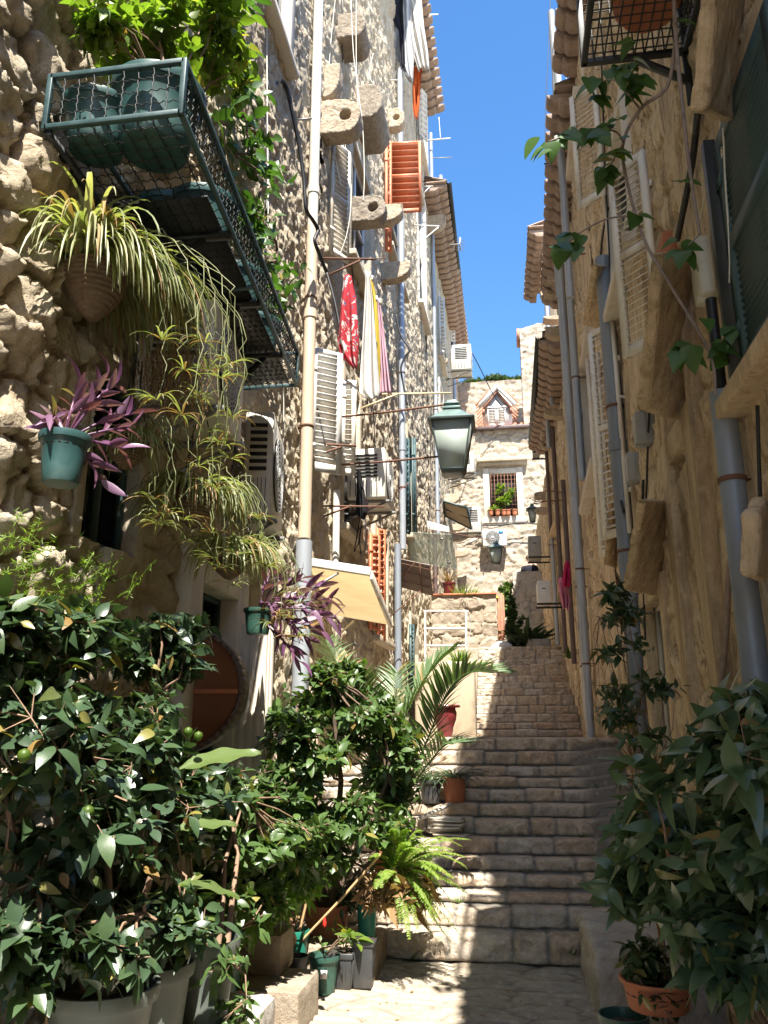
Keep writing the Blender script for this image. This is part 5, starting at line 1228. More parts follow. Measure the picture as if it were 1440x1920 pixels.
# right foreground stone block / bench
blk = MB(); ya_b = 5.6
a_ = atZ(1098, 1905, -EYE)
xa = a_.x+.02; 
st = .02; 
def rockbox(name, x0, x1, y0, y1, z0, z1, mat, seed, amp=.02, st=.02, bev=.04):
    mb = MB(); parts = []; off = 0; cells = []; morts = []
    def face(fn, nu, nv, flip):
        nonlocal mb
        U, V = np.meshgrid(np.linspace(0,1,nu), np.linspace(0,1,nv), indexing='ij'); P, N = fn(U, V)
        p = P.copy()
        d = amp*(fbm(P[...,0]*5+P[...,1]*5, P[...,2]*6+P[...,1]*2, seed, 5)-.5)*2+amp*.8*(fbm(P[...,0]*17+P[...,1]*13, P[...,2]*19, seed+3, 3)-.5)
        # shrink toward rounded box
        c = np.array([(x0+x1)/2,(y0+y1)/2,(z0+z1)/2]); h = np.array([(x1-x0)/2,(y1-y0)/2,(z1-z0)/2]); q = p-c
        inner = np.clip(q, -(h-bev), h-bev); dlt = q-inner; L = np.linalg.norm(dlt, axis=-1, keepdims=True); L[L == 0] = 1
        p = c+inner+dlt/L*(bev+d[...,None])
        qd = quads(nu, nv); mb.np(p.reshape(-1,3), qd[:, ::-1] if flip else qd)
        cells.append(np.clip(.5+.9*(fbm(P[...,0]*3, P[...,2]*3+P[...,1]*3, seed+9)-.5), 0, 1).ravel()); morts.append(np.zeros(nu*nv))
    nx, ny, nz = [max(3, int(abs(v)/st)) for v in (x1-x0, y1-y0, z1-z0)]
    face(lambda U,V: (np.stack([x0+(x1-x0)*U, np.full_like(U,y0), z0+(z1-z0)*V], -1), None), nx, nz, False)
    face(lambda U,V: (np.stack([x0+(x1-x0)*U, np.full_like(U,y1), z0+(z1-z0)*V], -1), None), nx, nz, True)
    face(lambda U,V: (np.stack([np.full_like(U,x0), y0+(y1-y0)*U, z0+(z1-z0)*V], -1), None), ny, nz, True)
    face(lambda U,V: (np.stack([np.full_like(U,x1), y0+(y1-y0)*U, z0+(z1-z0)*V], -1), None), ny, nz, False)
    face(lambda U,V: (np.stack([x0+(x1-x0)*U, y0+(y1-y0)*V, np.full_like(U,z1)], -1), None), nx, ny, False)
    return mb.build(name, M[mat], smooth=3.2, attrs={'cell': np.concatenate(cells), 'mort': np.concatenate(morts)}, loc=((x0+x1)/2,(y0+y1)/2,z0))
zt = atY(1130, 1745, 6.1).z; xb0 = atY(1108, 1760, 5.75).x
o = rockbox('stone_bench', xb0, xr(5)+.1, 5.55, 6.7, -EYE-.1, zt, 'stoneD', 71, .05); tag(o, 'worn grey stone mounting block beside the lowest step at the right', 'stone block')
# ================================================================== plants
LT = np.array([0, .08, .2, .36, .54, .72, .88, 1.0]); 
def leafset(mb, P, D, N, L, W, droop=.25, fold=.25, shape='oval', wav=0.0):
    P, D, N = [np.asarray(a, float) for a in (P, D, N)]; n = len(P)
    if n == 0: return
    D = D/np.linalg.norm(D, axis=1, keepdims=True); Sd = np.cross(D, N); Sd /= (np.linalg.norm(Sd, axis=1, keepdims=True)+1e-9); N = np.cross(Sd, D)
    rr_ = np.random.RandomState(n); droop = droop*rr_.uniform(.2, 2.1, n); fold = fold*rr_.uniform(.3, 1.7, n); bend = rr_.normal(size=n)*.10; L = np.broadcast_to(np.asarray(L, float), (n,)); W = np.broadcast_to(np.asarray(W, float), (n,))
    wt = {'oval': [.06,.40,.80,1,.95,.70,.34,.0], 'lance': [.2,.55,.85,1,.9,.65,.33,.0], 'strap': [.7,.85,.95,1,.95,.8,.5,.0], 'heart': [.3,.88,1.05,1,.8,.52,.25,.0]}[shape]
    nt_ = len(LT); V = np.zeros((n, nt_, 3, 3))
    for i, (t, w_) in enumerate(zip(LT, wt)):
        c = P+D*(L*t)[:,None]-N*(L*droop*t*t)[:,None]+Sd*(L*bend*t*t)[:,None]; s_ = Sd*(W*.5*w_)[:,None]; u = N*(W*.5*w_*fold)[:,None]
        V[:, i, 0] = c-s_+u; V[:, i, 1] = c; V[:, i, 2] = c+s_+u
    base = np.array([(i*3+k, i*3+k+1, (i+1)*3+k+1, (i+1)*3+k) for i in range(nt_-1) for k in (0,1)])
    q = (base[None]+(np.arange(n)*nt_*3)[:,None,None]).reshape(-1,4)
    mb.np(V.reshape(-1,3), q)
def nrm(v): return v/(np.linalg.norm(v, axis=-1, keepdims=True)+1e-9)
def twigs(rg, tips, dirs, per, L, W, mb, up=.6, spread=.9, tl=.16, shape='oval', droop=.25, var=.42, fold=.25):
    """leaves set alternately along short twigs ending at tips"""
    P = []; D = []; N = []; Ls = []
    for tip, d in zip(tips, dirs):
        d = nrm(np.array(d)); a = nrm(np.cross(d, rg.normal(size=3))); b = np.cross(d, a); ph = rg.uniform(0, 6)
        m = max(2, int(per*rg.uniform(.7, 1.3)))
        for k in range(m):
            t = k/(m-1 if m > 1 else 1); p = tip-d*tl*(1-t); an = ph+k*2.4
            out = a*math.cos(an)+b*math.sin(an); ld = nrm(d*(.35+.6*t)+out*spread+np.array([0,0,-.1])+rg.normal(size=3)*.15)
            nn = np.array([0,0,1.])*up+nrm(d)*.35+rg.normal(size=3)*.22
            P.append(p); D.append(ld); N.append(nn); Ls.append(rg.uniform(1-var, 1+var*.6))
    Ls = np.array(Ls); leafset(mb, P, D, N, L*Ls, W*Ls, droop=droop, fold=fold, shape=shape)
def shrub(name, label, cat, base, blobs, ntips, per, L, W, mat, seed, stems=4, group=None, bark='branch', shape='oval', up=.6, droop=.25, tl=.16, hollow=.55, r0=.018, target=None, clip=None):
    """blobs: [(centre, (rx,ry,rz), weight)]; crown of twigs in lumps, stems from base"""
    rg = np.random.RandomState(seed); base = Vector(base); root = empty(name, base, label, cat, group)
    tips = []; dirs = []; wts = np.array([b[2] for b in blobs], float); wts /= wts.sum()
    lumps = []
    for bi, (c, r_, w_) in enumerate(blobs):
        m = max(3, int(9*w_))
        for _ in range(m):
            v = nrm(rg.normal(size=3)); k = rg.uniform(.45, 1.0); lumps.append((np.array(c)+v*np.array(r_)*k, np.array(r_)*rg.uniform(.22,.42), np.array(c)))
    pl = np.array([l[0] for l in lumps])
    for _ in range(ntips):
        l = lumps[rg.randint(len(lumps))]; v = nrm(rg.normal(size=3)); p = l[0]+v*l[1]*rg.uniform(.5, 1.15)
        if clip and not clip(p): continue
        tips.append(p); dirs.append(nrm(p-l[2])*.7+v*.5+np.array([0,0,.25]))
    mb = MB(); h_ = len(tips)//2; twigs(rg, tips[:h_], dirs[:h_], per, L, W, mb, up=up, shape=shape, droop=droop, tl=tl); twigs(rg, tips[h_:], dirs[h_:], per, L*.8, W*.85, mb, up=up*.7, shape=shape, droop=droop*1.8, tl=tl, fold=.12, spread=1.1); mb.build('foliage', M[mat], root, smooth=3.2)
    mb = MB(); b0 = np.array(base)
    trunkpts = []
    for k in range(stems):
        tgt = lumps[rg.randint(len(lumps))][0]; p0 = b0+rg.normal(size=3)*np.array([.02,.02,0]); mid = p0*.5+tgt*.5+rg.normal(size=3)*.05; mid[2] = p0[2]*.45+tgt[2]*.55
        pts = [p0, p0*.7+mid*.3+rg.normal(size=3)*.015, mid, tgt]; mb.tube([Vector(x) for x in pts], [r0, r0*.85, r0*.6, r0*.25], 7); trunkpts += [mid, pts[1]*.3+mid*.7, tgt]
    tp = np.array(trunkpts)
    for l in lumps:
        j = np.argmin(np.linalg.norm(tp-l[0], axis=1)); a = tp[j]; m_ = (a+l[0])/2+rg.normal(size=3)*.03; mb.tube([Vector(a), Vector(m_), Vector(l[0])], [r0*.4, r0*.28, r0*.12], 5)
    for t_, d_ in list(zip(tips, dirs))[::2]:
        l = pl[np.argmin(np.linalg.norm(pl-t_, axis=1))]; mb.tube([Vector(l), Vector(t_)], [r0*.14, r0*.07], 4, False)
    mb.build('trunk', M[bark], root, smooth=1.2)
    return root
def B(px, py, y, rx, ry, rz, w_=1): return (tuple(atY(px, py, y)), (rx, ry, rz), w_)
inL = lambda p: p[0] > xl(p[1])+.06
inR = lambda p: p[0] < xr(p[1])-.05
# ledge carrying the left pots
o = rockbox('stone_ledge', -2.1, -1.22, 2.3, 4.55, -EYE-.05, -1.28, 'stoneD', 31, .03, .04); tag(o, 'low stone ledge along the left wall under the big camellia pots', 'ledge')
# A big camellia hedge: three shrubs in three pots
zr = -.93
pA = atZ(185, 1850, zr); pA = Vector((-1.56, 3.25, -1.28)); pB = Vector((-1.52, 3.62, -1.28)); pC = Vector((-1.46, 4.05, -1.28))
pot(pA, .21, .37, 'greypot', 'wide grey-green pot at the lower left corner under the camellia', 'big camellia pots')
pot(pB, .17, .36, 'greypot', 'grey-green pot between the wide corner pot and the one with trailing leaves', 'big camellia pots')
pot(pC, .17, .36, 'greypot', 'grey-green pot with trailing leaves beside the dark green pot', 'big camellia pots')
shrub('camellia_shrub', 'dense dark glossy camellia filling the lower left corner', 'shrub', pA+UZ*.32,
      [B(60,1330,2.75,.30,.35,.30,2.2), B(150,1180,3.1,.28,.35,.16,1.3), B(110,1560,2.9,.32,.35,.32,1.5), B(60,1790,2.8,.24,.25,.16,1.3), B(190,1760,2.95,.22,.2,.14,1.1), B(230,1420,3.25,.26,.3,.28,1.6), B(30,1200,2.6,.2,.25,.14,.8)], 900, 6, .088, .046, 'camellia', 1, 5, 'camellias by the left wall', clip=inL, r0=.02)
shrub('camellia_shrub', 'dark camellia reaching over the round brown board, green fruits on it', 'shrub', pB+UZ*.32,
      [B(300,1230,3.75,.27,.3,.14,1.2), B(290,1370,3.6,.24,.3,.20,1.4), B(250,1640,3.5,.28,.3,.30,1.5), B(330,1520,3.8,.26,.3,.24,1.6), B(390,1480,4.1,.2,.25,.12,.8), B(330,1180,3.9,.2,.25,.10,.8), B(310,1720,3.5,.24,.2,.14,1.1)], 760, 6, .084, .042, 'camellia', 2, 4, 'camellias by the left wall', clip=inL)
for (a_, b_, y_, o_) in ((353,1372,3.6,1),(372,1380,3.6,1),(45,1417,2.4,0),(165,1522,2.7,0)):
    MB().lathe([(.001,-.022),(.014,-.014),(.021,.0),(.016,.015),(.001,.022)], atY(a_, b_, y_), 12).build('fruit', M['limeleaf'], bpy.data.objects['camellia_shrub.001' if o_ else 'camellia_shrub'], smooth=3.2)
shrub('potted_shrub', 'broad-leaved green shrub between the camellia and the stone planters', 'shrub', pC+UZ*.3+UX*.1,
      [B(470,1560,4.9,.34,.3,.20,1.4), B(540,1600,5.2,.26,.3,.22,1.2), B(430,1640,4.6,.26,.25,.2,1.0), B(380,1740,4.3,.22,.2,.14,.9), B(420,1500,4.7,.22,.2,.14,.8), B(450,1700,4.9,.24,.2,.12,1.0), B(520,1520,5.2,.2,.2,.14,.8)], 900, 6, .092, .052, 'shrubleaf', 3, 4, 'shrubs by the left wall', clip=inL)
shrub('potted_shrub', 'small-leaved yellow-green plant hanging over the stone planters', 'shrub', Vector((-1.45, 5.7, -1.32)),
      [B(500,1690,5.3,.24,.2,.10,1.2), B(560,1660,5.5,.2,.2,.10,.8), B(450,1720,5.2,.2,.2,.1,.7)], 330, 8, .07, .032, 'limeleaf2' if 'limeleaf2' in M else 'limeleaf2', 33, 3, 'shrubs by the left wall', droop=.5)
# aspidistra leaves
asp = empty('broad_leaved_plant', pC+UZ*.3, 'broad-leaved plant with long pale sunlit blades among the camellias', 'plant')
mb = MB(); mb2 = MB()
def blade(px0, py0, px1, py1, y0, y1, W, roll=.2, droop=.15, mb=mb):
    a = atY(px0, py0, y0); b = atY(px1, py1, y1); d = b-a; n = Vector((.15*roll, -.45, .9)); P = []
    dd = d.normalized(); s_ = dd.cross(n).normalized(); n = s_.cross(dd)
    for i in range(17):
        t = i/16; w_ = W*(math.sin(math.pi*min(1, t*.93+.05))**.8)*(1 if t < .96 else .5); c = a+d*t-n*droop*1.6*d.length*(t*t-t*.5); r_ = []
        for j in range(7):
            u = j/6*2-1; r_.append(c+s_*w_*.5*u+n*(.012*abs(u)+.006*math.sin(t*17+u*2)*abs(u)))
        P.append(r_)
    mb = MB(); mb.grid(P); mb.build('blade', M['aspi'], asp, smooth=3.2); mb2.tube([pC+UZ*.3, a.lerp(pC+UZ*.3, .3)-UZ*.03, a], .005, 6)
blade(338,1445,488,1398,3.6,3.8,.14); blade(330,1560,444,1536,3.5,3.7,.10); blade(336,1662,454,1672,3.45,3.7,.105); blade(318,1732,414,1716,3.4,3.6,.08); blade(330,1480,300,1340,3.9,3.95,.10); blade(300,1500,340,1420,3.8,4.0,.10)
mb2.build('stalk', M['branch'], asp, smooth=3.2)
# stone troughs
x1_ = atZ(612, 1880, -EYE).x
o = rockbox('stone_trough', -2.0, -1.22, 5.0, 5.52, -EYE-.05, -1.40, 'stoneG', 41, .008, .03, .025); tag(o, 'low sandy stone kerb block under the black pots', 'stone block')
mb = MB(); zt_ = atY(530,1752,6.0).z
o = rockbox('stone_planter', -2.0, atY(536,1770,5.40).x, 5.30, 5.62, -1.41, atY(500,1745,5.4).z, 'stoneG', 42, .008, .03, .03); tag(o, 'sandy stone planter block with rounded rim above the kerb block', 'stone block')
# pots in a row
def gp(px, py_b, y, z=None):
    p = atY(px, py_b, y); return Vector((p.x, y, p.z if z is None else z))
def wpx(px0, px1, y, py=1800): return abs(atY(px1,py,y).x-atY(px0,py,y).x)/2
zz = -1.40
def hpx(py0, py1, y, px=600): return atY(px,py0,y).z-atY(px,py1,y).z
P_ = {}
def rowpot(key, px0, px1, py0, py1, y, mat, label, **k):
    r_ = wpx(px0, px1, y); base = gp((px0+px1)/2, py1, y+r_*0); zb0 = -1.43 if key in ('red','tall') else (-1.4 if key == 'corner' and False else -EYE); zt0 = base.z+hpx(py0, py1, y); root = pot((base.x, y+r_, zb0), r_, zt0-zb0, mat, label, 'flower pots in front of the stone planters', **k); P_[key] = Vector((base.x, y+r_, base.z+hpx(py0,py1,y))); return root
rowpot('sq', 658, 699, 1768, 1838, 5.95, 'blackpot', 'tall square black pot at the right end of the pot row', sq=True, taper=.82)
rowpot('rib', 615, 659, 1790, 1838, 5.9, 'blackpot', 'ribbed black pot left of the tall square one', sq=True, taper=.8, ribs=7)
bw = rowpot('bowl', 570, 630, 1797, 1838, 5.75, 'dkpot', 'blue-green bowl pot with a small sticker, in the pot row', taper=.7)
mb = MB(); p = P_['bowl']; mb.box((p.x+.0, 5.752, p.z-.12), (p.x+.045, 5.758, p.z-.07)); mb.build('sticker', M['white'], bw)
rowpot('blk', 528, 572, 1797, 1832, 5.65, 'blackpot', 'small round black pot, leftmost in front of the stone planter', taper=.8)
rowpot('teal', 512, 570, 1748, 1832, 5.95, 'tealpot', 'teal plastic tub behind the small black pot', taper=.8)
rowpot('red', 556, 648, 1702, 1800, 6.3, 'terra', 'big red-brown pot holding the tall shrub trunk', taper=.8)
rowpot('tall', 662, 706, 1672, 1775, 6.35, 'tealpot', 'tall teal green pot right of the shrub trunk, under the fern', taper=.72)
rowpot('corner', 384, 440, 1800, 1915, 4.95, 'dkpot', 'dark green tapering pot against the kerb block', taper=.72)
for k_ in ('red', 'tall'):
    pass
o = rockbox('side_ledge', -2.05, -.98, 6.12, 6.78, -EYE-.05, -1.42, 'stoneG', 43, .02, .04); tag(o, 'orange-stained rubble ledge beside the lowest step at the left', 'ledge')
# B mid shrub
shrub('tall_potted_shrub', 'tall dark-trunked shrub in the red-brown pot, centre left', 'shrub', P_['red']-UZ*.05,
      [B(600,1330,6.3,.50,.35,.28,2), B(560,1420,6.0,.34,.35,.24,1.3), B(715,1400,6.7,.32,.3,.30,1.5), B(650,1530,6.1,.44,.35,.22,1.5), B(735,1490,6.9,.28,.25,.22,1.1), B(640,1265,6.6,.22,.25,.12,.5), B(600,1610,6.1,.34,.3,.12,.8), B(520,1520,6.0,.28,.3,.18,1.0), B(680,1330,6.5,.3,.3,.2,1.0)], 1300, 7, .095, .048, 'shrubleaf', 5, 6, 'shrubs by the left wall', bark='bark', r0=.035, clip=inL)
# canes
for k_, (a_, b_, y_, lb) in enumerate((((715,1600),(560,1770),6.0,'long cane leaning across the tall shrub'),((578,1655),(562,1745),5.9,'short pale cane upright in the teal tub'),((425,1680),(390,1800),4.6,'dark cane leaning by the dark green pot'),((100,1790),(92,1925),3.3,'thick bamboo stake at the lower left corner'),((318,1600),(292,1800),3.6,'brown stake in the middle of the big camellia'))):
    if k_ == 4: continue
    mb = MB(); p = atY(*a_, y_); q = atY(*b_, y_); mb.tube([q, q.lerp(p,.5)+UX*.01, p], .009 if k_ != 3 else .018, 8); tag(mb.build('cane', M['bamboo' if k_ != 2 else 'bark'], loc=q, smooth=1), lb, 'cane', 'support canes')
# small plants in row
def sprig(key, label, n, L, W, mat, seed, h=.12, sp=.06, cat='plant', group='small potted plants'):
    rg = np.random.RandomState(seed); p = P_[key]; root = empty('small_plant', p, label, cat, group); mb = MB(); mb2 = MB(); tips = []; dirs = []
    for k in range(n):
        v = rg.normal(size=3)*np.array([sp, sp, 0]); t = np.array(p)+v+np.array([0,0,h*rg.uniform(.5,1.2)]); tips.append(t); dirs.append(np.array([v[0]*3, v[1]*3, .5])); mb2.tube([p-UZ*.02, Vector((np.array(p)+t)/2), Vector(t)], .003, 5)
    twigs(rg, tips, dirs, 5, L, W, mb, tl=.05); mb.build('leaves', M[mat], root, smooth=3.2); mb2.build('stem', M['branch'], root, smooth=3.2); return root
r_ = sprig('rib', 'small bright seedling in the ribbed black pot', 5, .085, .042, 'vineleaf2' if 'vineleaf2' in M else 'limeleaf', 8, .13)
r_ = sprig('bowl', 'straggly small plant with one red pepper in the bowl pot', 6, .05, .03, 'shrubleaf', 9, .10, .09)
mb = MB(); p = P_['bowl']; mb.lathe([(.001,.16),(.012,.17),(.014,.19),(.006,.22),(.001,.23)], p, 10); mb.build('pepper', pm('red_pepper', (.6,.03,.02), .3), r_, smooth=3.2)
sprig('teal', 'thin sprawling dry plant in the teal tub', 6, .04, .02, 'dryleaf', 10, .12, .1)
shrub('small_plant', 'dark-leaved plant hanging over the tall teal pot', 'plant', P_['tall']-UZ*.05, [(tuple(P_['tall']+UZ*.05), (.16,.12,.12), 1), (tuple(P_['tall']-UX*.15-UZ*.08), (.12,.1,.12), .8)], 60, 6, .06, .03, 'darkleaf', 11, 3, 'small potted plants', r0=.01)
# hanging leaves off camellia pot
shrub('trailing_plant', 'trailing leaves hanging over the grey-green pot beside the dark green pot', 'plant', pC+UZ*.34, [(tuple(pC+UZ*.3+UX*.14-UY*.1), (.10,.1,.05), 1), (tuple(pC+UZ*.08+UX*.20-UY*.12), (.07,.06,.14), 1)], 26, 5, .07, .035, 'shrubleaf', 12, 2, 'small potted plants', r0=.008, droop=.6)
# E fern
def fronds(mb, mbs, base, specs, pin=.05, pw=.012, npin=26, rg=None, r_=.004, droopk=1.0, both=.5, shape='lance'):
    P = []; D = []; N = []; L = []; W = []
    for (tip, lift) in specs:
        a = Vector(base); b = Vector(tip); m = (a+b)/2+UZ*lift; pts = [a*(1-t)**2+m*2*t*(1-t)+b*t*t for t in np.linspace(0,1,14)]
        mbs.tube(pts, [r_*(1-.7*i/13) for i in range(14)], 5)
        for k in range(npin):
            t = .08+.92*k/npin; p = a*(1-t)**2+m*2*t*(1-t)+b*t*t; tan = ((m-a)*2*(1-t)+(b-m)*2*t).normalized(); sd = tan.cross(UZ)
            if sd.length < .1: sd = Vector((1,0,0))
            sd.normalize(); up = sd.cross(tan); s_ = (math.sin(math.pi*(t*.85+.12)))**.6
            for q in (-1, 1):
                d = (sd*q+tan*both+Vector(rg.normal(size=3)*.08)-UZ*.12); P.append(p); D.append(d); N.append(up+Vector(rg.normal(size=3)*.15)); L.append(pin*s_*rg.uniform(.85,1.1)); W.append(pw)
    leafset(mb, P, D, N, np.array(L), np.array(W), droop=.15*droopk, fold=.3, shape=shape)
rg = np.random.RandomState(20)
fb0 = atY(740, 1640, 6.15); fe = empty('fern', fb0, 'bright yellow-green feathery fern spilling over the sunlit lowest steps', 'fern'); mb = MB(); mbs = MB(); sp = []
for (a_, b_) in ((868,1618),(850,1650),(838,1700),(826,1745),(800,1700),(822,1600),(800,1570),(770,1555),(735,1560),(700,1590),(690,1640),(850,1600),(812,1640),(780,1660),(760,1600),(835,1675),(790,1610),(720,1610),(765,1575),(818,1720),(700,1670),(745,1580),(790,1740),(800,1590)):
    y_ = rg.uniform(5.85, 6.45); sp.append((atY(a_+rg.uniform(-8,8), b_+rg.uniform(-8,8), y_), rg.uniform(.1,.22)))
fronds(mb, mbs, fb0, sp+[(t+Vector(rg.normal(size=3)*.06), l*rg.uniform(.6,1.3)) for q_ in range(3) for t, l in sp], .045, .011, 40, rg, .003); mb.build('leaves', M['fern'], fe, smooth=3.2); mbs.build('stem', M['branch'], fe)
mb = MB()
for _ in range(420):
    v = nrm(rg.normal(size=3)); p = np.array(fb0)+v*np.array([.24,.16,.11])-np.array([0,0,.12]); mb.np(*(lambda V: (V, np.array([[0,1,2,3]])))(np.array([p, p+rg.normal(size=3)*.015, p+rg.normal(size=3)*.06, p+rg.normal(size=3)*.05])))
mb.build('dead_fronds', M['dryleaf'], fe); p = fb0-UZ*.0
# D palm
rg = np.random.RandomState(21)
pb = atY(735, 1600, 7.3); pb.z = -1.0; pm_e = empty('potted_palm', pb, 'palm with long feathery fronds arching over the steps', 'palm'); mb = MB(); mbs = MB()
def palmfrond(pts, npin, L, W, side2=True):
    P = []; D = []; N = []; Ls = []; pts = [Vector(p) for p in pts]; Q = []
    for i in range(len(pts)-1):
        p0 = pts[max(i-1,0)]; p1 = pts[i]; p2 = pts[i+1]; p3 = pts[min(i+2,len(pts)-1)]
        for t in np.linspace(0,1,10)[:-1]: Q.append(.5*((2*p1)+(p2-p0)*t+(2*p0-5*p1+4*p2-p3)*t*t+(3*p1-p0-3*p2+p3)*t**3))
    Q.append(pts[-1]); mbs.tube(Q, [.012*(1-.8*i/len(Q)) for i in range(len(Q))], 6); n = len(Q)
    for k in range(npin):
        t = .22+.78*k/npin; x = t*(n-1); i = min(int(x), n-2); p = Q[i].lerp(Q[i+1], x-i); tan = (Q[min(i+2,n-1)]-Q[max(i-1,0)]).normalized(); sd = tan.cross(UZ).normalized(); up = sd.cross(tan)
        for q in (-1, 1):
            P.append(p); D.append(tan*(.75+.3*t)+sd*q*1.0+up*.35+Vector(rg.normal(size=3)*.06)); N.append(up*.6+sd*-q*.6); Ls.append(L*(math.sin(math.pi*min(1,(t-.1)*1.02)))**.5*rg.uniform(.9,1.08))
    leafset(mb, P, D, N, np.array(Ls), W, droop=.12, fold=.5, shape='lance')
yp_ = 7.4
palmfrond([pb, atY(752,1500,7.2), atY(800,1390,7.0), atY(838,1300,6.9), atY(880,1262,6.8), atY(925,1262,6.7)], 64, .40, .026)
palmfrond([pb, atY(730,1480,7.3), atY(750,1370,7.2), atY(800,1270,7.3), atY(840,1225,7.4)], 54, .36, .024)
palmfrond([pb, atY(700,1480,7.2), atY(690,1370,7.0), atY(672,1290,6.8), atY(640,1250,6.6)], 46, .32, .022)
palmfrond([pb, atY(720,1450,7.4), atY(735,1340,7.5), atY(745,1260,7.7)], 46, .34, .022)
palmfrond([pb, atY(745,1520,7.2), atY(790,1450,7.0), atY(830,1400,6.9), atY(850,1395,6.8)], 40, .30, .02)
palmfrond([pb, atY(700,1400,7.3), atY(640,1260,7.5), atY(610,1200,7.8)], 46, .32, .022)
mb.build('leaflets', M['palm'], pm_e, smooth=3.2); mbs.build('stalk', M['shrubleaf'], pm_e, smooth=3.2)
P_['palm'] = pb; pot((pb.x, pb.y, ZN[2]+.01), .17, pb.z+.03-ZN[2], 'terra', 'terracotta pot of the palm half hidden behind the shrubs', 'flower pots on the steps')
# F plants on steps
def strapplant(name, label, c, n, L, W, mat, seed, up=.5, group=None, cat='plant', bias=(0,0,0), droop=.9, parent=None, dry=0, rad=.03, spread=1.0):
    rg = np.random.RandomState(seed); c = Vector(c); root = parent or empty(name, c, label, cat, group); mb = MB(); mbd = MB()
    for k in range(n):
        a = rg.uniform(0, 2*math.pi); d = Vector((math.cos(a)*spread, math.sin(a)*spread, up*rg.uniform(.4,1.8)))+Vector(bias)*rg.uniform(.4,1.3); d.normalize()
        l = L*rg.uniform(.55,1.15); w_ = W*rg.uniform(.7,1.2); p = c+Vector((math.cos(a)*rad*rg.uniform(0,1), math.sin(a)*rad*rg.uniform(0,1), 0)); s_ = d.cross(UZ).normalized(); g = droop*rg.uniform(.7,1.3); P = []; v = d.copy(); q = p.copy(); tw = rg.uniform(-.3,.3); m = 11
        for i in range(m):
            t = i/(m-1); ww = w_*.5*(1-t**2.5)*(.6+.4*min(1,t*5)); u2 = s_.cross(v).normalized(); ss = (s_+u2*tw*t*3).normalized()
            P.append([q-ss*ww+u2*ww*.35, q, q+ss*ww+u2*ww*.35]); q = q+v*(l/(m-1)); v = (v-UZ*g*1.7/(m-1)*(.5+t)).normalized()
        (mbd if rg.rand() < dry else mb).grid(P)
    mb.build('leaves', M[mat], root, smooth=3.2)
    if mbd.n: mbd.build('dry_leaves', M['dryleaf'], root, smooth=3.2)
    return root
ps = atY(852, 1500, 8.6); ps.z = ZN[8]; pot(ps, .13, .24, 'terra', 'terracotta pot on the steps with a grassy dark plant', 'flower pots on the steps')
strapplant('grassy_plant', 'dark grassy plant in the terracotta pot on the shaded steps', ps+UZ*.22, 90, .42, .016, 'darkleaf', 30, group='plants on the steps')
ps2 = atY(808, 1505, 8.5); ps2.z = ZN[8]; pot(ps2, .12, .22, 'blackpot', 'black pot on the steps next to the terracotta one', 'flower pots on the steps')
strapplant('grassy_plant', 'dark grassy plant left of the terracotta pot on the steps', ps2+UZ*.2, 70, .36, .016, 'darkleaf', 31, group='plants on the steps')
rg = np.random.RandomState(5)
pk = empty('paper_bundle', atY(840,1560,8.0), 'untidy stack of pale boards and papers left on the steps', 'papers'); pk.location.z = ZN[6]
mb = MB()
for k in range(9):
    z = ZN[6]+.012+.018*k; an = rg.uniform(-.5,.5); x = atY(838,1540,8.0).x+rg.uniform(-.03,.03); mb.obox((x-.16, 8.05, z), (.3*math.cos(an), .3*math.sin(an), rg.uniform(-.01,.02)), (-.2*math.sin(an), .2*math.cos(an), 0), (0,0,.014))
mb.beam((x-.25, 8.0, z+.0), (x+.05, 8.25, z+.12), .03, .03); mb.build('sheets', M['cream'], pk)
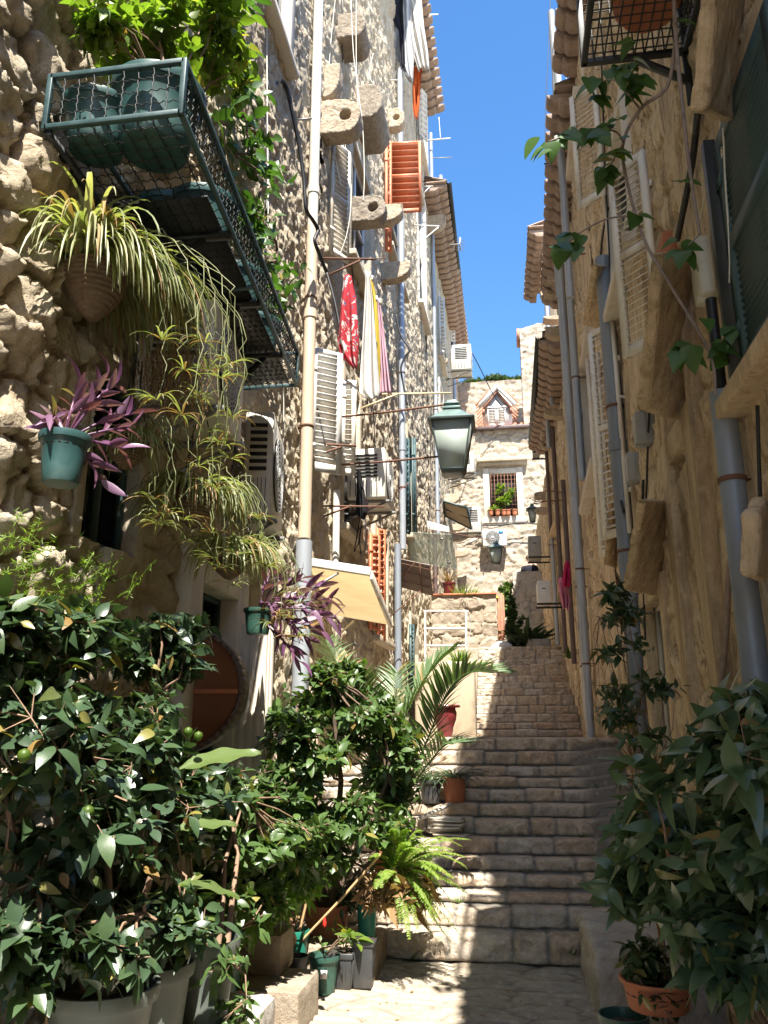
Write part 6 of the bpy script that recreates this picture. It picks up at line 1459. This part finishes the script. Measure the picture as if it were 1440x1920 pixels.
# I, J, K hanging spider plants
def basket(c, r_, h, label, plant_label, seed, n=260, L=.45, bias=(.4,-.2,0), mat='reed', hang=.5, runners=10, rl=.8, group='hanging baskets', pgroup='hanging spider plants', W=.016, dry=.16):
    c = Vector(c); root = empty('hanging_basket', c, label, 'basket', group); mb = MB()
    prof = []
    for i in range(48):
        t = i/47; rr = r_*math.sin(min(1, .08+t*1.0)*math.pi/2)**.8; prof.append((rr*(1+.05*math.sin(i*2*math.pi/4)), -h+h*t)); 
    mb.lathe([(.001,-h)]+prof+[(r_*.85, -.02), (.001,-.03)], c, 40); mb.build('body', M[mat], root, smooth=.9)
    mb = MB()
    for k in range(3):
        a = 2*math.pi*k/3+.5; p = c+Vector((math.cos(a)*r_, math.sin(a)*r_, 0)); q = c+UZ*hang; m = 12
        for i in range(m): mb.tube([p.lerp(q, i/m), p.lerp(q, (i+.8)/m)+Vector((.004*(-1)**i, 0, 0))], .004, 5)
    mb.build('chain', M['blackmetal'], root)
    pr = strapplant('spider_plant', plant_label, c+UZ*.01, n, L, W, 'spider', seed, up=.45, group=pgroup, bias=bias, droop=2.3, dry=dry, rad=r_*.9)
    rg = np.random.RandomState(seed+1); mb = MB()
    for k in range(runners):
        a = rg.uniform(-1.2, 1.4); s_ = c+Vector((math.cos(a)*r_*1.1, math.sin(a)*r_*1.1, .02)); o_ = Vector((math.cos(a), math.sin(a), 0))*rg.uniform(.08,.28)+Vector((bias[0]*.3, bias[1]*.3, 0)); l = rl*rg.uniform(.4,1.1)
        pts = [s_, s_+o_*.6+UZ*.08, s_+o_*1.0-UZ*.1, s_+o_*1.05-UZ*l*.6, s_+o_*1.0-UZ*l+Vector(rg.normal(size=3)*.02)]; pts = [pts[0]]+[a_.lerp(b_, f_)+Vector(rg.normal(size=3)*.012) for a_, b_ in zip(pts[:-1], pts[1:]) for f_ in (.25,.5,.75,1)]; mb.tube(pts, .0022, 5)
        strapplant('', '', pts[-1], rg.randint(7,14), .16, .009, 'spider', seed+10+k, up=.5, parent=pr, droop=1.2, dry=.3, rad=.01)
    mb.build('runner', M['spider'], pr); return root
c1 = atY(182, 505, 3.25)
basket(c1, .145, .27, 'round woven straw basket hanging under the iron planter at left', 'big pale spider plant spilling from the straw basket', 50, 620, .62, (.95,.45,.1), runners=20, rl=1.0, hang=.35, W=.02)
mbs_ = MB(); rg = np.random.RandomState(9)
dp = bpy.data.objects['spider_plant']; mb = MB()
for _ in range(420):   # dead tangle under the spill
    p = atY(330+rg.normal()*30, 640+abs(rg.normal())*60, 3.75+rg.normal()*.08); q = p+Vector((rg.normal()*.03, rg.normal()*.03, -rg.uniform(.05,.2))); mb.tube([p, (p+q)/2+Vector(rg.normal(size=3)*.02), q], .002, 4, False)
mb.build('dead_tangle', M['dryleaf'], dp)['kind'] = 'stuff'
c2 = atY(365, 925, 4.2); basket(c2, .13, .20, 'dark moss-lined basket hanging in the middle of the left side', 'spider plant in the middle of the left side, over the dark basket', 60, 360, .42, (.15,-.25,.1), mat='reed', hang=.7, runners=10, rl=.5, dry=.1)
c3 = atY(432, 1035, 4.7); basket(c3, .13, .17, 'mossy basket hanging lowest, above the round brown board', 'spider plant trailing from the lowest basket beside the purple plant', 70, 280, .40, (.35,-.1,.1), mat='reed', hang=.7, runners=6, rl=.5)
c4 = atY(240, 830, 3.6); basket(c4, .10, .14, 'small basket hidden behind the first purple plant', 'small trailing spider plant beneath the purple plant pot', 80, 110, .28, (.1,-.1,.1), hang=.5, runners=8, rl=.45)
# L, M purple plants
def purple(c, tips_px, y, label, seed, L=.15, W=.04, per=7, parent=None):
    rg = np.random.RandomState(seed); c = Vector(c); root = empty('purple_plant', c, label, 'plant', 'purple-leaved hanging plants'); mb = MB(); mb2 = MB()
    P = []; D = []; N = []; Ls = []
    for (a_, b_, dy) in tips_px:
        t = atY(a_, b_, y+dy); m = (c+t)/2+Vector((0,0,.03))+Vector(rg.normal(size=3)*.02); mb2.tube([c, m, t], .006, 6); d = (t-m).normalized(); a = d.cross(Vector(rg.normal(size=3))).normalized(); b = d.cross(a)
        for k in range(per):
            tt = .35+.65*k/(per-1); p = m.lerp(t, (tt-.35)/.65); an = k*2.6+rg.uniform(-.3,.3); o_ = a*math.cos(an)+b*math.sin(an); P.append(p); D.append(d*(.55+.5*tt)+o_*.75+Vector(rg.normal(size=3)*.1)); N.append(UZ*.5+d*.4-o_*.4+Vector(rg.normal(size=3)*.25)); Ls.append(rg.uniform(.6,1.1))
    Ls = np.array(Ls); leafset(mb, P, D, N, L*Ls, W*Ls, droop=.2, fold=.5, shape='lance'); mb.build('leaves', M['purple'], root, smooth=3.2); mb2.build('stem', M['purple'], root, smooth=3.2)
    return root
yP = 2.95; base = atY(113, 908, yP); r_ = wpx(70, 156, yP, 820); h_ = hpx(818, 908, yP, 113)
pot(base, r_, h_, 'greenpot', 'small green pot hooked on the boulders at far left', 'hanging pots', taper=.7)
purple(base+UZ*(h_-.02), [(150,720,.05),(200,705,.1),(215,720,.12),(105,800,-.08),(240,800,.15),(250,775,.2),(180,760,.05),(140,760,0),(230,840,.1),(190,900,.1),(100,780,-.1)], yP+.05, 'purple-leaved plant in the small green pot on the boulders', 90, .13, .036, 6)
yP = 5.55; base = atY(483, 1190, yP); r_ = wpx(457, 510, yP, 1150); h_ = hpx(1142, 1190, yP, 483)
pot(base, r_, h_, 'dkpot', 'dark little pot hanging beside the tall pipe foot', 'hanging pots', taper=.75)
purple(base+UZ*(h_-.02), [(540,1075,0),(565,1085,.1),(600,1100,.05),(625,1120,.1),(630,1160,.0),(600,1180,-.1),(560,1240,-.1),(545,1215,-.05),(520,1130,-.1),(580,1140,-.2),(610,1140,.1),(505,1080,0),(575,1195,0),(540,1170,-.1),(555,1120,-.1)], yP, 'purple-leaved plant by the tall pipe foot under the awning', 91, .19, .045, 7)
# N bright shrub and vine over the planter
p = CG.location; bp = Vector(atY(262, 150, 3.3)); 
shrub('planter_shrub', 'bright yellow-green shrub growing out of the iron planter', 'shrub', Vector((-1.6, 3.3, 2.95)),
      [B(210,60,3.15,.22,.25,.12,1.1), B(300,60,3.4,.24,.3,.20,1.6), B(400,60,3.9,.28,.4,.22,1.6), B(400,130,4.3,.22,.3,.16,1.1), B(330,-40,3.6,.5,.4,.25,1.6), B(450,130,4.8,.14,.3,.24,.8)], 400, 7, .095, .052, 'limeleaf', 95, 5, clip=inL, r0=.014)
vb = [(462,60),(458,170),(462,230),(440,290),(480,330),(500,300),(470,420),(500,430),(520,470),(490,500),(510,560)]
rg = np.random.RandomState(96); cl = empty('climbing_vine', WL(450,350,.1), 'green vine creeping down the wall behind the iron planter', 'vine'); mb = MB(); mb2 = MB(); tips = []; dirs = []
prev = None
for (a_, b_) in vb:
    q = WL(a_, b_, .22)
    if prev is not None: mb2.tube([prev, (prev+q)/2+Vector(rg.normal(size=3)*.04), q], .010, 6)
    prev = q
    for _ in range(9): t = np.array(q)+rg.normal(size=3)*np.array([.07,.28,.22]); tips.append(t); dirs.append(np.array([.8,-.2,.2])+rg.normal(size=3)*.3)
twigs(rg, tips, dirs, 5, .12, .075, mb, tl=.12, shape='oval', up=.4); mb.build('leaves', M['vineleaf'], cl, smooth=3.2); mb2.build('stem', M['bark'], cl, smooth=3.2)
# O asparagus fern
rg = np.random.RandomState(97); af = empty('asparagus_fern', atY(60,1100,2.75), 'lime-green wispy fern on the left wall above the camellia', 'fern'); mb = MB(); mb2 = MB(); P = []; D = []; N = []
for _ in range(150):
    a_, b_ = rg.choice([0,1,2]), 0
    c_ = [(50,1060),(150,1120),(110,1180)][a_]; q = atY(c_[0]+rg.normal()*45, c_[1]+rg.normal()*38, 2.95+rg.uniform(-.15,.25)+.35*(a_ > 0)); 
    if not inL(q): q.x = xl(q.y)+.08
    e = q+Vector(rg.normal(size=3)*.06)+Vector((.03,-.02,.03)); mb2.tube([q, e], .0015, 4, False)
    for k in range(16): P.append(q.lerp(e, k/15)); D.append(rg.normal(size=3)); N.append(rg.normal(size=3))
leafset(mb, P, D, N, .028, .0035, droop=.1, shape='lance'); mb.build('leaves', M['fern'], af); mb2.build('stem', M['fern'], af)
# P right bush
rp = Vector((.92, 3.35, -1.3)); rz = -EYE
o = rockbox('stone_ledge', .55, 1.25, 2.2, 4.7, -EYE-.05, -1.5, 'stoneD', 61, .03, .04); tag(o, 'low stone ledge under the pots at the lower right', 'ledge')
shrub('glossy_bush', 'big glossy dark bush filling the lower right corner', 'shrub', Vector((.9, 3.1, -1.15)),
      [B(1350,1440,3.1,.30,.3,.22,1.6), B(1275,1540,3.5,.24,.3,.20,1.3), B(1400,1620,3.0,.26,.3,.26,1.5), B(1280,1620,3.4,.22,.3,.22,1.2), B(1410,1340,3.1,.2,.25,.12,.8), B(1200,1540,3.9,.14,.2,.12,.6), B(1380,1780,3.0,.22,.2,.14,.8), B(1165,1650,3.7,.14,.15,.08,.35), B(1440,1500,2.9,.2,.3,.3,.8)], 640, 6, .105, .054, 'bush', 101, 6, 'plants by the right wall', clip=inR, r0=.016, up=.35, droop=.45)
shrub('slender_shrub', 'slender small-leaved shrub in front of the dark downpipe', 'shrub', Vector((.72, 4.6, -1.35)),
      [B(1150,1110,4.9,.10,.15,.04,.5), B(1160,1150,4.9,.16,.15,.05,.7), B(1140,1215,4.8,.10,.1,.03,.3), B(1200,1200,4.9,.08,.1,.05,.3), B(1160,1290,4.8,.14,.15,.05,.7), B(1150,1340,4.7,.16,.15,.05,.7), B(1200,1390,4.6,.16,.15,.06,.7), B(1230,1280,4.6,.12,.12,.08,.5), B(1200,1480,4.5,.14,.15,.12,.6)], 100, 7, .075, .033, 'darkleaf', 102, 4, 'plants by the right wall', clip=inR, r0=.008, tl=.12)
shrub('small_plant', 'low dark plant with yellow buds over the terracotta bowl', 'plant', Vector((.66, 4.0, -1.22)), [B(1215,1800,4.0,.13,.12,.07,1), B(1230,1850,4.0,.1,.1,.05,.6)], 60, 6, .07, .03, 'darkleaf', 103, 3, 'small potted plants', r0=.008)
pb_ = atY(1243, 1862, 3.9); pot((pb_.x, 4.05, pb_.z-.10), .155, .12, 'terra', 'shallow terracotta bowl at the lower right', 'pots at the lower right', taper=.8)
pot((atY(1242,1895,3.7).x, 3.85, -1.5), .14, .28, 'blackpot', 'black square pot below the terracotta bowl', 'pots at the lower right', sq=True, taper=.85)
pot((atY(1172,1880,4.1).x, 4.2, -1.5), .11, .30, 'dkpot', 'dark green pot left of the black square one', 'pots at the lower right')
pot((atY(1410,1900,3.0).x, 3.05, -1.32), .12, .38, 'dkpot', 'pale green rimmed pot in the lower right corner', 'pots at the lower right')
pot((.95, 3.5, -1.5), .15, .36, 'dkpot', 'dark pot behind the bush stems at the lower right', 'pots at the lower right')
# R vine on the right
rg = np.random.RandomState(110); vr = empty('hanging_vine', atY(1180,300,4.0), 'thin leafy vine dangling from the black iron planter at top right', 'vine'); mb2 = MB(); mb = MB()
def vst(pts, r_):
    P = [atY(a_, b_, y_) for a_, b_, y_ in pts]; Q = []
    for i in range(len(P)-1):
        p0 = P[max(i-1,0)]; p1 = P[i]; p2 = P[i+1]; p3 = P[min(i+2,len(P)-1)]
        for t in np.linspace(0,1,7)[:-1]: Q.append(.5*((2*p1)+(p2-p0)*t+(2*p0-5*p1+4*p2-p3)*t*t+(3*p1-p0-3*p2+p3)*t**3))
    Q.append(P[-1]); mb2.tube(Q, [r_*(1-.4*i/len(Q)) for i in range(len(Q))], 7)
vst([(1262,-40,3.7),(1268,80,3.7),(1280,200,3.65),(1295,330,3.6),(1312,440,3.6)], .013)
vst([(1268,60,3.75),(1252,160,3.8),(1200,205,3.85),(1168,270,3.9),(1178,350,3.9),(1208,450,3.85),(1260,540,3.8),(1330,660,3.75),(1342,740,3.75)], .011)
vst([(1200,205,3.85),(1180,180,3.8),(1150,150,3.75),(1110,160,3.7)], .006); vst([(1170,270,3.9),(1150,245,3.8),(1090,245,3.7),(1030,265,3.6)], .006); vst([(1195,405,3.85),(1140,410,3.8),(1090,435,3.7),(1050,465,3.6)], .005); vst([(1330,650,3.75),(1290,655,3.75),(1275,650,3.75)], .004); vst([(1340,650,3.75),(1370,625,3.75)], .004); vst([(1312,440,3.6),(1285,465,3.6)], .004); vst([(1168,270,3.9),(1150,300,3.85),(1140,320,3.8)], .005)
P = []; D = []; N = []; L = []
for (a_, b_, y_, n_, sx, sy) in ((1185,80,3.8,3,14,8),(1175,125,3.8,12,30,22),(1110,150,3.7,8,18,20),(1120,180,3.72,4,14,10),(1200,150,3.8,6,14,16),(1180,170,3.8,4,12,10),(1030,265,3.6,6,18,14),(1055,250,3.65,4,12,8),(1110,245,3.72,8,20,12),(1150,235,3.75,5,14,14),(1145,290,3.82,6,18,14),(1140,320,3.8,8,18,14),(1075,440,3.7,5,16,12),(1048,468,3.6,3,8,8),(1085,455,3.7,3,8,8),(1200,402,3.85,2,8,6),(1275,465,3.6,7,16,12),(1285,340,3.6,2,4,4),(1262,42,3.7,1,2,2),(1278,655,3.75,7,16,12),(1320,600-2,3.75,1,2,2),(1355,650,3.75,7,16,14),(1375,605,3.75,5,12,12),(1398,510+80,3.75,1,3,3)):
    for _ in range(n_):
        q = atY(a_+rg.normal()*sx*.55, b_+rg.normal()*sy*.55, y_+rg.normal()*.03); P.append(q); D.append(np.array([rg.normal()*.7, rg.normal()*.4-.2, -rg.uniform(.1,.9)])); N.append(np.array([rg.normal()*.35, -.8, .7])); L.append(rg.uniform(.085,.135))
L = np.array(L); leafset(mb, P, D, N, L, L*.78, droop=.2, fold=.22, shape='heart'); mb.build('leaves', M['vineleaf'], vr, smooth=3.2); mb2.build('stem', M['vinestem'], vr, smooth=3.2)
# S background plants
shrub('ivy', 'green ivy tumbling over the corner of the grey retaining wall', 'ivy', Vector(atY(960,1200,21.5)), [B(952,1130,21.6,.20,.3,.40,1.4), B(962,1170,21.4,.22,.3,.45,1.4), B(950,1105,21.8,.16,.2,.2,.6), B(968,1200,21.2,.2,.2,.25,.8)], 420, 6, .11, .09, 'shrubleaf', 120, 3, r0=.02, tl=.1)
strapplant('broad_strap_plant', 'dark strap-leaved clump at the top of the steps below the retaining wall', atY(990,1205,21.0), 90, .85, .12, 'darkleaf', 121, up=1.0, droop=.7, rad=.45)
o = rockbox('step_block', atY(990,1210,20.6).x, atY(1026,1210,20.6).x+.1, 20.5, 21.0, ztop-.05, atY(1000,1198,20.6).z, 'stoneD', 66, .02, .04); tag(o, 'single stone block sitting at the top of the steps', 'stone block')
for k_, (a_, b_, mt, lb) in enumerate(((928,962,'terra','leftmost little terracotta pot'),(942,962,'terra','middle pot'),(955,962,'terra','right pot'))): pass
shrub('window_plants', 'leafy potted plants behind the iron bars of the end house window', 'plant', Vector(atY(945,964,YE-.1)), [B(945,940,YE-.12,.35,.1,.22,1.4), B(938,915,YE-.12,.18,.08,.22,.7), B(955,925,YE-.12,.2,.08,.3,.8), B(930,955,YE-.12,.25,.1,.12,.6)], 150, 6, .16, .05, 'limeleaf', 122, 4, r0=.02)
for k_, px__ in enumerate((921,933,945,953,965)):
    p = atY(px__, 966, YE-.12); pot((p.x, YE-.14, p.z), .11, .2, 'terra', ['terracotta pot at the left end of the barred window sill','second terracotta pot from the left on the barred sill','middle terracotta pot on the barred sill','fourth terracotta pot on the barred sill','terracotta pot at the right end of the barred sill'][k_], 'pots on the end window sill', n=14)
strapplant('dry_grass', 'tuft of dry yellow grass in the red pot on the garden wall', Vector((pc.x, yw+.12, g0[1]+.34)), 60, .45, .02, 'dryleaf', 123, up=1.4, droop=.5)
strapplant('weeds', 'yellow-green weeds growing along the top of the garden wall', Vector(atY(872,1118,yw+.1)), 120, .35, .018, 'limeleaf', 124, up=1.2, droop=.5, rad=.35)
strapplant('weeds', 'tuft of green weeds behind the palm near the white rails', Vector(atY(860,1245,17.0)), 90, .4, .03, 'limeleaf', 125, up=1.4, droop=.5, rad=.1)
strapplant('weeds', 'small weed sprouting from a joint of the sunlit second step', Vector(atY(862,1692,7.0)), 22, .08, .006, 'limeleaf', 126, up=1.2, droop=.5, rad=.04)
strapplant('weeds', 'little weeds at the foot of the right wall by the upper steps', Vector(atY(1068,1235,16.6)), 22, .3, .05, 'vineleaf', 127, up=1.2, droop=.5, rad=.04)
# pines beyond the roof
def pine(px, py, y, r_, label, seed):
    c = atY(px, py, y); rg = np.random.RandomState(seed); g = c.z-9; root = empty('pine_tree', (c.x, y, g), label, 'tree', 'pines behind the end house'); mb = MB(); mb.tube([(c.x,y,g),(c.x+.2,y,c.z-2),(c.x,y,c.z)], [.35,.25,.08], 8)
    lumps = [np.array(c)+rg.normal(size=3)*np.array([r_*.5,r_*.5,r_*.22]) for _ in range(14)]
    for l in lumps: mb.tube([(c.x,y,c.z-2.2), Vector(l)], [.1,.03], 5)
    mb.build('trunk', M['bark'], root); tips = []; dirs = []
    for _ in range(900):
        l = lumps[rg.randint(14)]; v = nrm(rg.normal(size=3)); tips.append(l+v*np.array([.85,.85,.5])*rg.uniform(.4,1.1)*r_*.3); dirs.append(v+np.array([0,0,.6]))
    mb = MB(); twigs(rg, tips, dirs, 6, .4, .09, mb, tl=.3, shape='lance', droop=.1); mb.build('crown', M['pine'], root); return root
pine(914, 722, 60, 2.0, 'rounded green pine top behind the parapet, just left of the dormer peak', 130)
pine(958, 726, 62, 1.3, 'smaller pine top behind the parapet, right of the dormer peak', 131)
pine(890, 727, 61, 1.1, 'lowest pine top at the left edge of the parapet', 132)
hm = MB(); hm.grid([[Vector((x, y, (0 if y < 40 else (y-40)*.30)-2+3*math.sin(x*.05)*(y > 50))) for x in range(-200, 201, 20)] for y in (36, 50, 70, 100, 160, 300)]); struct(hm.build('hillside', M['pine'], smooth=3.2))
# person leaning on the retaining wall, mostly hidden
def person(at, label):
    root_v = [(0,0,.95),(0,0,1.12),(0,0,1.32),(0,.0,1.45),(0,-.03,1.54),(0,-.05,1.66),(0,-.05,1.76),
              (.09,0,.9),(.1,-.02,.5),(.1,.02,.06),(.1,-.12,.03),(-.09,0,.9),(-.1,-.02,.5),(-.1,.02,.06),(-.1,-.12,.03),
              (.19,0,1.42),(.26,-.10,1.16),(.10,-.26,1.12),(-.19,0,1.42),(-.27,-.08,1.16),(-.14,-.28,1.10)]
    ed = [(0,1),(1,2),(2,3),(3,4),(4,5),(5,6),(0,7),(7,8),(8,9),(9,10),(0,11),(11,12),(12,13),(13,14),(3,15),(15,16),(16,17),(3,18),(18,19),(19,20)]
    rad = [.14,.13,.15,.10,.055,.09,.085,.085,.06,.04,.035,.085,.06,.04,.035,.06,.042,.03,.06,.042,.03]
    me = bpy.data.meshes.new('person'); me.from_pydata([Vector(v)+Vector(at) for v in root_v], ed, []); o = bpy.data.objects.new('person', me); col.objects.link(o)
    s = o.modifiers.new('skin', 'SKIN'); 
    for i, r_ in enumerate(rad): me.skin_vertices[0].data[i].radius = (r_, r_*.8 if i in (0,1,2) else r_)
    me.skin_vertices[0].data[0].use_root = True; o.modifiers.new('sub', 'SUBSURF').levels = 2; o.modifiers['sub'].render_levels = 2
    me.materials.append(pm('skin', (.55,.33,.24), .5, .05)); tag(o, label, 'person')
    mb = MB(); a = Vector(at); mb.lathe([(.15,.90),(.155,1.0),(.15,1.15),(.19,1.32),(.17,1.42),(.08,1.48)], a, 20, 1.15, .8)
    for s_ in (-1, 1): mb.tube([a+Vector((s_*.13,0,1.41)), a+Vector((s_*.21,-.02,1.36)), a+Vector((s_*.25,-.07,1.22))], [.075,.075,.062], 10)
    mb.build('shirt', M['clnavy'], o, smooth=3.2); mb = MB(); mb.lathe([(.165,.5),(.175,.9),(.165,1.0)], a, 18, 1.1, .8); mb.build('shorts', M['clblack'], o, smooth=3.2)
    mb = MB(); mb.lathe([(.10,.0),(.115,.06),(.1,.12),(.05,.15),(.001,.16)], a+Vector((0,-.03,1.66)), 16); mb.build('hair', M['bark'], o, smooth=3.2)
    return o
sp_ = atY(990, 1062, 27.2); person((sp_.x+.05, 27.2, sp_.z-1.42), 'person in a dark T-shirt leaning behind the grey retaining wall')

# ------------------------------------------------------------------ small clutter
def wallcable(pts, off, label, r=.009, mat='cable', grp='cables on the left wall'):
    Y_ = [WL(a_, b_, off).y for a_, b_ in pts]; return cord(pts, Y_, label, r=r, mat=mat, name='cable', cat='cable', group=grp)
wallcable([(640,-20),(642,120),(645,260),(652,380),(660,500),(672,640),(690,760)], .04, 'thin black cable running down between the pierced brackets and the towels')
wallcable([(700,760),(704,860),(712,960),(718,1060),(722,1150)], .05, 'black cable behind the lantern arms, left wall')
wallcable([(772,-20),(778,140),(782,300),(786,460),(790,620),(794,800)], .05, 'thin cable between the two grey left downpipes')
wallcable([(745,700),(735,690),(720,712),(708,700),(690,716)], .05, 'short sagging cable crossing under the pink towel')
wallcable([(530,560),(528,640),(532,760),(530,880)], .04, 'pale cord on the wall left of the tall pipe, lower length', r=.006, mat='rope')
wallcable([(798,640),(800,720),(806,800),(808,900),(806,990)], .08, 'cable from the lantern down the left wall')
for k_, (pts, lb) in enumerate((([(1128,120),(1134,300),(1142,470),(1150,640),(1160,760)], 'thin black cable beside the long cream shutter'), ([(1222,700),(1216,800),(1212,920),(1206,1060),(1210,1200)], 'thin cable below the junction boxes'), ([(1420,760),(1424,900),(1430,1050)], 'thin cord at the far right edge below the green shutter'), ([(1068,560),(1074,700),(1082,820)], 'black cable clipped along the double downpipes'))):
    rc(pts, .05, lb, r=.009, mat='cable')
for k_, (a_, b_, y_, lb, n_, l_) in enumerate(((930,1506,ZN and DN[7]-.02,'tiny weed in the joint of a shaded middle step',12,.07),(1090,1571,DN[5]-.02,'weed tuft near the cement patch on the steps',14,.08),(905,1435,DN[10]-.02,'weed under the landing edge, left of centre',12,.09),(1120,1478,DN[8]-.03,'weeds at the foot of the long grey downpipe',16,.10),(770,1800,6.7,'weeds at the left end of the lowest step',26,.12),(1076,1790,6.7,'weeds between the lowest step and the grey block',20,.10))):
    strapplant('weeds', lb, atY(a_, b_, y_), n_, l_, .007, 'vineleaf', 140+k_, up=1.1, droop=.6, rad=.05)
# fallen leaves on the landing
rg = np.random.RandomState(77); mb = MB(); P = []; D = []; N = []; L = []
for _ in range(70):
    q = atZ(rg.uniform(600, 1080), rg.uniform(1795, 1915), -EYE+.004); P.append(q); D.append([rg.normal(), rg.normal(), .02]); N.append([rg.normal()*.15, rg.normal()*.15, 1]); L.append(rg.uniform(.015,.04))
L = np.array(L); leafset(mb, P, D, N, L, L*.5, droop=-.1, fold=.4); o = mb.build('fallen_leaves', M['dryleaf'], smooth=3.2); o['kind'] = 'stuff'; tag(o, 'scattered dry leaves and bits on the sunlit paving', 'fallen leaves')
